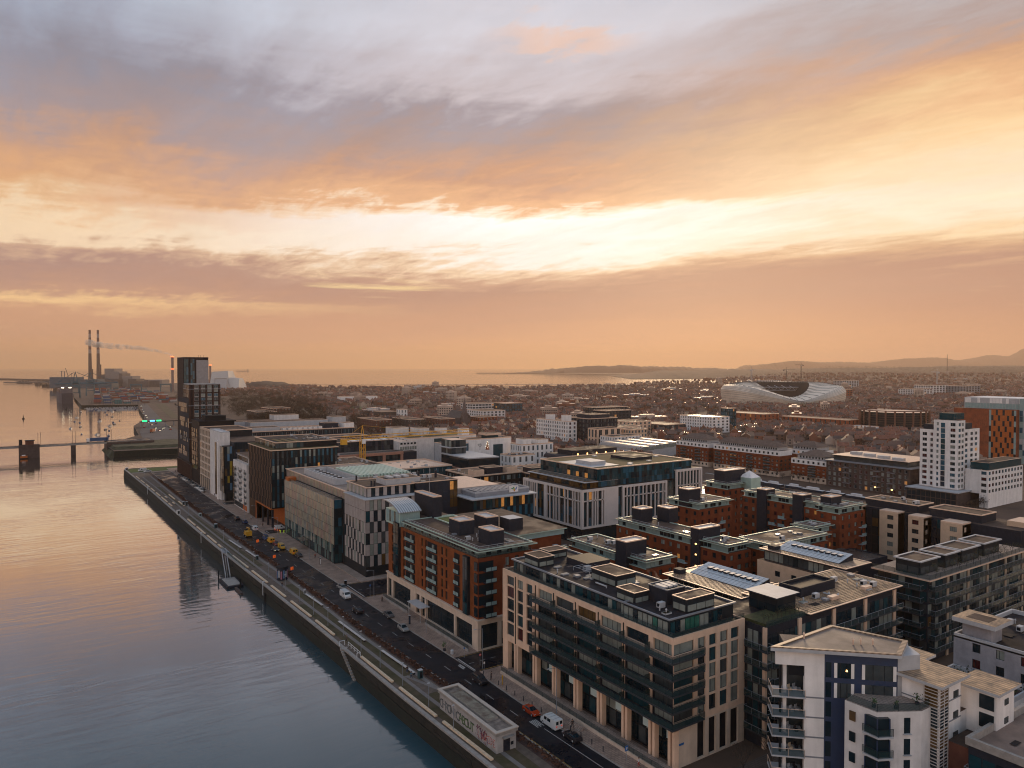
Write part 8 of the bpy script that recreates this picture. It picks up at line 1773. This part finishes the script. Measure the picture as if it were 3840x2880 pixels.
def cabinet(label, x, y, w, d, h, m=slate, extra=None, name='cabinet'):
    t = thing(name, label, 'cabinet', (x, y, .06)); MB().box(x-w/2, x+w/2, y-d/2, y+d/2, .06, h).build('body', m, t); MB().box(x-w/2-.05, x+w/2+.05, y-d/2-.05, y+d/2+.05, h, h+.1).build('lid', lgrey, t)
    MB().box(x-w*.35, x+w*.35, y-d/2-.03, y-d/2, .3, h-.3).build('door', extra or dkmetal, t)
tealm = mat('cabinet_teal', (.02, .07, .08), .6)
cabinet('dark teal cabinet at the near end of the long bench with people', 73.9, 147.2, .9, .9, 1.9, tealm)
cabinet('small grey post cabinet at the far end of the bench near the kiosk', 72.0, 222.3, .5, .5, 1.5, lgrey); cabinet('dark teal cabinet beside the far long bench', 70.6, 272, .8, .8, 1.6, tealm)
cabinet('pale green box on the gravel promenade, upper of two', 69.3, 367.4, 1.1, 1.1, 1.4, mintw); cabinet('green glazed box on the gravel promenade, lower of two', 69.7, 336, 1.2, 1.2, 1.9, tealm)
cabinet('left of two dark green cabinets by the far bench', 67.6, 400, .9, .9, 2.2, tealm); cabinet('right of two dark green cabinets by the far bench', 69.0, 399.4, .9, .9, 2.2, tealm)
cabinet('black litter bin on the corner of the chequered office', 86.2, 225, .7, .7, 1.3, black, name='litter_bin'); cabinet('slim black post sign by the chequered office plaza', 87.4, 252.2, .45, .3, 2.6, black, white, name='post_sign'); cabinet('slim black post sign in front of the brick block', 87.2, 180, .45, .3, 2.4, black, cn, name='post_sign'); cabinet('slim black post by the row of parked cars', 84.2, 435, .5, .4, 3.2, black, name='post_sign')
# painted kiosk (round advertising drum)
kx, ky = 70.9, 242; KK = thing('round_kiosk', 'dark round kiosk with painted doodle panels on the promenade', 'kiosk', (kx, ky, .06)); MB().cyl(kx, ky, .06, 4.2, 1.75, 14).build('drum', navy, KK); MB().cyl(kx, ky, 4.2, 4.5, 2.0, 14, 0, 1.9).build('cap', black, KK)
dood = [mat('doodle_pink', (.3, .12, .18), .7), mat('doodle_blue', (.08, .16, .3), .7), mat('doodle_white', (.35, .35, .38), .7)]
for k in range(14):
    a = 2*pi*k/14; b = MB(); b.obox((kx+1.78*cos(a+.22), ky+1.78*sin(a+.22)), a+.22+pi/2, .5, .04, .5+.3*(k % 3), 3.4-.3*(k % 2)); b.build('painted_panel', dood[k % 3], KK)
# road works signs
for i, (x, y) in enumerate(((77.3, 296.8), (75.9, 268.8), (76.4, 249.4))):
    t = thing('roadworks_sign', ('orange roadworks sign standing in the road by the yellow machine', 'orange roadworks sign by the hedge above the painted kiosk', 'orange roadworks sign nearest the painted kiosk')[i], 'sign', (x, y, .03)); b = MB(); b.bar((x-.4, y, 0), (x, y, 1.5), .04, 0); b.bar((x+.4, y, 0), (x, y, 1.5), .04, 0); b.build('legs_frame', slate, t)
    MB().obox((x, y), .3, 1.1, .06, .6, 1.7).build('board', mat('sign_orange', (.6, .10, .02), .6, var=0, emit=(1, .15, .02), es=.25), t)
for i, (x, y) in enumerate(((91.0, 314.4), (90.6, 316), (90.0, 317.4))): b = MB(); b.box(x-.25, x+.25, y-.25, y+.25, .15, .2); b.cyl(x, y, .2, .95, .2, 8, 0, .04); tag(b.build('traffic_cone', MATS['sign_orange']), 'orange traffic cone by the works van', 'cone', 'cones by the works van')
# street lamps
def lamp(label, x, y, h=5.2, z=.06, arm=0, lit=False, name='street_lamp', adir=-1):
    t = thing(name, label, 'street lamp', (x, y, z)); b = MB(); b.cyl(x, y, z, h, .085, 6, 0, .05); b.build('pole', grey, t)
    if arm: b = MB(); b.bar((x, y, h-.1), (x+adir*arm, y, h+.25), .045); b.build('arm', grey, t)
    MB().box(x+adir*arm-.35, x+adir*arm+.2, y-.12, y+.12, h+.12, h+.26).build('lamp_head', LITB if lit else lgrey, t); return t
for i, (x, y) in enumerate(((68.3, 121.9), (68.9, 133.4), (68.9, 145.8), (68.7, 157.5), (68.8, 169.3), (69.0, 181.8), (68.2, 191.1), (68.0, 202.3), (68.2, 215.6), (68.0, 229), (67.6, 246), (67.4, 264), (66.8, 284), (66.4, 306), (65, 372), (63, 440), (62.6, 500))):
    lamp('slim promenade lamp post, %s from the near end' % ('first', 'second', 'third', 'fourth', 'fifth', 'sixth', 'seventh', 'eighth', 'ninth', 'tenth', 'eleventh', 'twelfth', 'thirteenth', 'fourteenth', 'fifteenth', 'sixteenth', 'seventeenth')[i], x, y, 4.9)
for i, (x, y, h) in enumerate(((89.0, 116.4, 9.5), (88.2, 143.6, 9.5), (87.9, 171.5, 9.0), (87.5, 205, 9.0), (86.6, 262, 9), (86.2, 300, 9), (86, 331, 9), (85.8, 352, 9), (85.6, 396, 9), (85.4, 426, 9))):
    lamp(('tall street lamp before the cream colonnade', 'tall street lamp at the side street by the cream corner', 'tall street lamp by the brick block steps', 'tall street lamp on the brick block corner', 'tall street lamp by the glass office, nearest', 'tall street lamp by the glass office far corner', 'tall street lamp before the orange portal', 'tall street lamp by the finned office far end', 'tall street lamp at the white offices junction', 'tall street lamp before the white framed office')[i], x, y, h, .15, 2.0)
def signpost(label, x, y, h, m, w=.6, hh=.6, name='road_sign', cat='sign', z=.15, disc=False):
    t = thing(name, label, cat, (x, y, z)); b = MB(); b.bar((x, y, z), (x, y, h), .05); b.build('pole', grey, t); b = MB()
    if disc:
        n = 12; b.v = [(x+.32*cos(2*pi*q/n), y-.07, h-.3+.32*sin(2*pi*q/n)) for q in range(n)] + [(x+.32*cos(2*pi*q/n), y-.03, h-.3+.32*sin(2*pi*q/n)) for q in range(n)]; b.f = [tuple(range(n)), tuple(range(2*n-1, n-1, -1))]; b.m = [0, 0]
    else: b.box(x-w/2, x+w/2, y-.06, y-.02, h-hh, h)
    b.build('plate', m, t); return t
def text(name, s, loc, size, m, rot, parent=None):
    cu = bpy.data.curves.new(name, 'FONT'); cu.body = s; cu.size = size; cu.extrude = .01; cu.align_x = 'CENTER'; cu.align_y = 'CENTER'; cu.materials.append(m)
    tmp = bpy.data.objects.new(name, cu); COL.objects.link(tmp); dg = bpy.context.evaluated_depsgraph_get(); me = bpy.data.meshes.new_from_object(tmp.evaluated_get(dg)); bpy.data.objects.remove(tmp)
    o = bpy.data.objects.new(name, me); COL.objects.link(o)
    if parent: g = ORG[parent.name]; o.parent = parent; o.location = (loc[0]-g[0], loc[1]-g[1], loc[2]-g[2])
    else: o.location = loc
    o.rotation_euler = rot; return o
blues = mat('sign_blue', (.02, .12, .35), .5, var=0)
p = signpost('blue and white parking sign by the cream colonnade', 88.6, 95.4, 2.8, blues, .7, .95, 'parking_sign'); text('letter', 'P', (88.6, 95.3, 2.3), .7, white, (pi/2, 0, 0), p)
nr = signpost('round red no entry sign at the side street corner', 88.6, 145.4, 3.0, mat('sign_red', (.5, .02, .02), .5, var=0), disc=True, name='no_entry_sign'); MB().box(88.38, 88.82, 145.3, 145.33, 2.64, 2.76).build('bar', white, nr)
signpost('small white sign plate on a pole by the black off-road car', 87.4, 141.6, 2.6, white, .35, .5); signpost('slim blue-grey sign pole on the brick block corner pavement', 87.8, 151.4, 2.7, blues, .35, .4); signpost('blue square sign high on a pole at the chequered office crossing', 87.2, 207.2, 4.2, blues, .5, .5)
b = MB(); b.cyl(87.3, 133.8, .15, 1.2, .1, 6); b.cyl(87.3, 133.8, 1.2, 2.2, .18, 6); tag(b.build('yellow_post', MATS['paint_yellow']), 'thin yellow marker post on the pavement before the cream block', 'post')
b = MB(); b.cyl(86.6, 155.2, .15, .9, .42, 10); b.cyl(86.6, 155.2, .9, 1.15, .46, 10, 0, .3); tag(b.build('litter_bin', lgrey), 'pale round litter bin beside the potted palm', 'bin')
b = MB(); b.cyl(86.0, 158, .15, .7, .35, 8, 1)
for k in range(60): a = rnd.uniform(0, 6.3); q = rnd.uniform(.1, .75); z = rnd.uniform(.6, 2.0); b.quad([(86+.1*q*cos(a), 158+.1*q*sin(a), z), (86+q*cos(a), 158+q*sin(a), z+.3), (86+q*cos(a+.25), 158+q*sin(a+.25), z+.2)])
tag(b.build('potted_plant', [mat('palm_leaf', (.04, .10, .015), .9, var=.3), slate]), 'bright green potted plant on the pavement by the brick block', 'plant')
b = MB(); b.bar((87.6, 201, .15), (87.6, 201, 1.2), .06)
# river steps with white rails, ladders, gangway
SR_ = thing('river_steps', 'concrete river steps with white railings cut into the quay wall', 'steps', (66, 172, 0))
for k in range(12): MB().box(65.2, 67.0, 173.4-1.0*k*.75, 174.15-1.0*k*.75, -.42*k-.45, -.42*k-.02 if k else .1).build('step', concrete, SR_)
whr = mat('white_rail', (.6, .6, .62), .5, var=0)
b = MB()
for y in (166, 168, 170, 172, 174): b.bar((67.3, y, .1), (67.3, y, 1.25), .07)
b.bar((67.3, 166, 1.25), (67.3, 174, 1.25), .07); b.bar((67.3, 166, .7), (67.3, 174, .7), .05); b.bar((65.6, 175.4, .1), (65.6, 175.4, 1.3), .08); b.bar((66.9, 175.4, .1), (66.9, 175.4, 1.3), .08); b.bar((65.6, 175.4, 1.3), (66.9, 175.4, 1.3), .08); b.bar((66.4, 166, .1), (66.4, 166, 1.2), .08); b.bar((66.4, 166, 1.2), (67.3, 166, 1.2), .07)
b.build('railing', whr, SR_)
for i, y in enumerate((239.8, 326.5, 470)):
    x = qx(y)-.2; b = MB()
    for dy in (-.25, .25): b.bar((x, y+dy, -3.5), (x, y+dy, 1.0), .06); b.bar((x, y+dy, 1.0), (x+.7, y+dy, 1.0), .06)
    for k in range(9): b.bar((x, y-.25, -3.2+.4*k), (x, y+.25, -3.2+.4*k), .03)
    tag(b.build('quay_ladder', whr), ('white quay wall ladder level with the painted kiosk', 'white quay wall ladder level with the yellow machine', 'white quay wall ladder nearest the quay tip')[i], 'ladder')
GW = thing('gangway', 'sloping steel gangway with rails down to a floating pontoon', 'gangway', (62, 288, 0))
b = MB(); b.quad([(63.6, 291, .3), (63.6, 293, .3), (59.6, 269, -4.0), (59.4, 267.4, -4.0)]); b.prism([(62.4, 288), (64.6, 288), (64.6, 295), (62.4, 295)], .15, .4); 
for dx in (0, 1.5): b.bar((62.2+dx, 290, .4), (58.8+dx, 268, -4), .12)
b.build('ramp', grey, GW)
for dx in (0, 1.5): b = MB(); b.bar((62.2+dx, 290, 1.5), (58.8+dx, 268, -2.9), .07); [b.bar((62.2+dx-3.4*k/7, 290-22*k/7, .4-4.4*k/7), (62.2+dx-3.4*k/7, 290-22*k/7, 1.5-4.4*k/7), .05) for k in range(8)]; b.build('handrail', lgrey, GW)
b = MB(); b.box(57, 62.4, 258, 270, SEA+.1, SEA+.8); b.box(57.6, 61.8, 259, 269, SEA+.8, SEA+.9, 1); tag(b.build('floating_pontoon', [slate, concrete]), 'floating pontoon at the foot of the gangway', 'pontoon')
b = MB(); b.box(59.2, 60.0, 249, 257, SEA, SEA+.6); tag(b.build('mooring_float', brown), 'low red-brown mooring float beside the pontoon', 'float')
for i, (x, y) in enumerate(((57, 271), (61, 256.6), (63.6, 236))): b = MB(); b.cyl(x, y, SEA-1, SEA+3.4, .22, 8); tag(b.build('mooring_pile', black), ('dark mooring pile at the pontoon outer corner', 'dark mooring pile at the pontoon near end', 'dark pile with a cross arm by the quay wall')[i], 'pile')
qr = thing('quay_railing', 'pale teal railing along the quay edge by the gangway', 'railing', (63.9, 265, 0)); railing(qr, [(63.4, 296), (63.9, 262)], .1, 1.1, 2.0, m=mintw)
# white life ring hood on the far quay corner
cabinet('white hooded box on the quay corner by the far wall step', 61.6, 378, 1.4, 1.4, 2.0, white)
cabinet('pale concrete block at the very tip of the quay', 59.2, 562, 1.6, 2.2, 1.6, lgrey)
b = MB(); b.cyl(60.5, 566, 0, 5.5, .08, 6); tag(b.build('tip_pole', grey), 'thin bare pole at the quay tip corner', 'pole')
# ================================================================== pump house with graffiti
PH = thing('pump_house', 'low flat roofed pump house covered in graffiti on the river side', 'pump house', (70.6, 110, 0))
x0, x1, y0, y1, h = 70.6, 74.9, 110.2, 131.8, 3.9
MB().box(x0, x1, y0, y1, .05, h-.55).build('wall', mat('pump_concrete', (.38, .35, .34), .9, var=.2, vs=.4, kind='streak'), PH)
MB().box(x0+.3, x1-.3, y0+.3, y1-.3, h-.6, h-.35).build('roof', mat('stained_deck', (.20, .155, .13), .9, var=.5, vs=.6), PH)
parapet(PH, x0-.25, x1+.25, y0-.25, y1+.25, h-.6, .75, .5, concrete); edge(PH, x0-.4, x1+.4, y0-.4, y1+.4, h+.0, .16, .75, mat('pump_coping', (.48, .40, .34), .7, var=.1))
MB().box(x0+1.0, x1-.8, y0+5, y0+19, h-.35, h+.15, 0, 1).build('raised_deck', [concrete, mat('lichen_deck', (.30, .27, .21), .9, var=.6, vs=.5, col2=(.10, .06, .045))], PH)
MB().box(x0+1.5, x0+2.9, y0-.1, y0, .1, 2.6).build('door', slate, PH); MB().box(x0+1.2, x0+3.6, y0-.7, y0, 2.65, 2.85).build('door_canopy', concrete, PH); MB().box(x1-1.2, x1-.6, y0-.06, y0, .9, 1.5).build('vent', dkmetal, PH)
bd = thing('roadside_board', 'black board standing on the road side of the pump house', 'board', (76, 124, 0)); MB().box(75.6, 75.75, 122.6, 124.2, 2.0, 4.8).build('panel', black, bd); MB().box(75.6, 75.75, 123.3, 123.5, 0, 2).build('post', slate, bd)
gcol = [mat('graffiti_grey', (.16, .17, .18), .8, var=.1), mat('graffiti_dark', (.02, .025, .03), .8, var=0), mat('graffiti_green', (.09, .15, .06), .8, var=0), mat('graffiti_maroon', (.12, .015, .05), .8, var=0), mat('graffiti_purple', (.05, .02, .12), .8, var=0), mat('graffiti_white', (.5, .46, .46), .8, var=0), mat('graffiti_red', (.42, .04, .02), .8, var=0)]
def gtext(s, y, z, size, m, off, tilt=0): 
    o = text('graffiti', s, (x0-.012-off, y, z), size, m, (pi/2, tilt, -pi/2), PH); return o
txt = 'CHRONICABOUT'
for k, chh in enumerate(txt):
    y = 131.0-1.12*k; gtext(chh, y, 1.4+.08*sin(k*2), 2.5, gcol[1], .0); gtext(chh, y-.04, 1.42+.08*sin(k*2), 2.1, gcol[0] if k < 7 else gcol[2], .02)
b = MB(); b.v = []; r = random.Random(6)
for k in range(46):
    y = 117.6-rnd.uniform(0, 4.4); z = rnd.uniform(.3, 2.7); a = rnd.uniform(.6, 1.4); L_ = rnd.uniform(.5, 1.3); w = .16
    dy, dz = -cos(a)*L_, sin(a)*L_*(-1 if k % 3 else 1); xx = x0-.02-.002*k
    if z+dz > 3.1 or z+dz < .15: dz = 0
    b.quad([(xx, y, z), (xx, y-w, z-.05), (xx, y+dy-w, z+dz-.05), (xx, y+dy, z+dz)], k % 3)
b.build('graffiti', [gcol[3], gcol[4], gcol[6]], PH)
for k, chh in enumerate('CONE'): gtext(chh, 112.9-.62*k, 1.5+.1*(k % 2), 1.9, gcol[6], .01); gtext(chh, 112.9-.62*k, 1.52+.1*(k % 2), 1.6, gcol[5], .03)
# small street name plates
for x, y, z, f in ((94.4, 88.45, 4.0, 'S'),): o = MB().box(x, x+1.3, y-.05, y, z, z+.35).build('name_plate', blues, A)
# bare plaza trees, patio trees, christmas tree
for i, (x, y, s) in enumerate(((106, 78, .62), (111, 74, .7), (120, 76, .75), (126, 72, .7), (133, 76, .7), (141, 72, .65), (101, 80, .5))):
    b = MB(); r = random.Random(40+i); h = 8.5*s+2; b.cyl(x, y, .1, h*.5, .12, 6, 0, .07)
    def br_(p, d, l, rad, n):
        q = p+d*l; b.bar(p, q, rad, 0, 3)
        if n:
            for _ in range(3): br_(q, (d+Vector((r.uniform(-.6, .6), r.uniform(-.6, .6), r.uniform(-.1, .4)))).normalized(), l*.72, rad*.62, n-1)
    for k in range(5): a = 1.26*k; br_(Vector((x, y, h*(.3+.05*k))), Vector((cos(a)*.55, sin(a)*.55, .8)).normalized(), h*.24, .05, 3)
    tag(b.build('bare_tree', bark), 'bare young street tree in the dark plaza, %s' % ('nearest the cream block corner', 'second from the cream block', 'third along the plaza', 'fourth along the plaza', 'fifth along the plaza', 'sixth and farthest right', 'smallest one by the cream block side')[i], 'tree')
o = inst('terrace_tree', TM[1][2], None, (228, 374, 21), 0, (.35, .35, .35)); tag(o, 'round dark tree on a roof terrace before the white office', 'tree')
b = MB(); b.cyl(232, 372, 21, 26.5, 1.3, 8, 0, .05); 
for k in range(14): a = k*2.2; z = 21.4+.33*k; rr_ = 1.25*(1-(z-21)/5.6); b.box(232+rr_*cos(a)-.1, 232+rr_*cos(a)+.1, 372+rr_*sin(a)-.1, 372+rr_*sin(a)+.1, z, z+.2, 1)
tag(b.build('lit_cone_tree', [rust, LITW]), 'small cone shaped red christmas tree with tiny lights on a roof terrace', 'tree')
# roof garden shrubs on the dark terraced block, one per planter
shm = [tree_mb(2.6, 2.4, 60, 0, random.Random(k), .14).mesh('roof_shrub', [mat('garden_shrub', (.05, .05, .018), 1, var=.5), bark]) for k in range(3)]
for k in range(26):
    x = 180+1.85*k; y = 87.9 if k % 2 else 89.2
    o = inst('roof_shrub', shm[k % 3], None, (x, y, 20.15), k, (.6+.25*(k % 3),)*3); tag(o, 'bushy shrub in the planter edging the dark block roof garden', 'shrub', 'shrubs edging the dark block roof garden')
for k in range(9):
    o = inst('terrace_shrub', shm[k % 3], None, (113.5+1.3*k, 85.4, 22.9), k, (.7,)*3); tag(o, 'shrub on the planted terrace beside the ribbed roof', 'shrub', 'shrubs on the terrace by the ribbed roof')
# ---- yachts masts in the inner dock
for i, (x, y) in enumerate(((252, 92), (258, 88), (270, 150))): b = MB(); b.cyl(x, y, 0, 17, .22, 6); tag(b.build('flag_mast', lgrey), ('left tall pale mast at the dock edge', 'right tall pale mast at the dock edge', 'dock mast farther off between flats and tower')[i], 'mast')
# litter bins, bollards, cycle stands and a few more passers-by
for i in range(14):
    x, y = 86.6-.06*i, 100+3.1*i; inst('bollard', PC.setdefault('bol', MB().cyl(0, 0, 0, .95, .09, 8).cyl(0, 0, .95, 1.02, .11, 8, 0, .05).mesh('bollard', slate)), None, (x+.55, y, .14)); tag(COL.objects[-1] if False else bpy.data.objects['bollard' if i == 0 else 'bollard.%03d' % i], 'slim dark kerb bollard before the cream block', 'bollard', 'kerb bollards before the cream block')
for lab, x, y, tp_, bt_, h_ in (('person in grey coat strolling on the promenade path by the kiosk', 68.2, 233, ck, cn, 1.2), ('person in red top on the pavement outside the glass office', 88.8, 262, MATS['cloth_red'], ck, -1.4), ('person in white top walking beside the finned office', 87.0, 345, cw, ck, 1.5), ('person in navy walking below the white framed offices', 86.8, 420, cn, cn, 1.6), ('person in black on the pavement before the cream colonnade steps', 88.0, 110, ck, ck, 1.5)):
    person(lab, x, y, .15, h_, tp_, bt_, 'walk')
# ---- haze
hz_ = bpy.data.materials.new('haze'); hz_.use_nodes = True; n = hz_.node_tree.nodes; l = hz_.node_tree.links; n.remove(n['Principled BSDF'])
pv = n.new('ShaderNodeVolumePrincipled'); pv.inputs['Color'].default_value = (.96, .70, .52, 1); pv.inputs['Density'].default_value = HAZE_D; pv.inputs['Anisotropy'].default_value = .35
l.new(pv.outputs[0], n['Material Output'].inputs['Volume'])
b = MB(); b.box(-27000, 27000, -700, 30000, SEA-3, 640); o = b.build('haze', hz_, kind='stuff'); o.rotation_euler = (0, 0, -AZ)
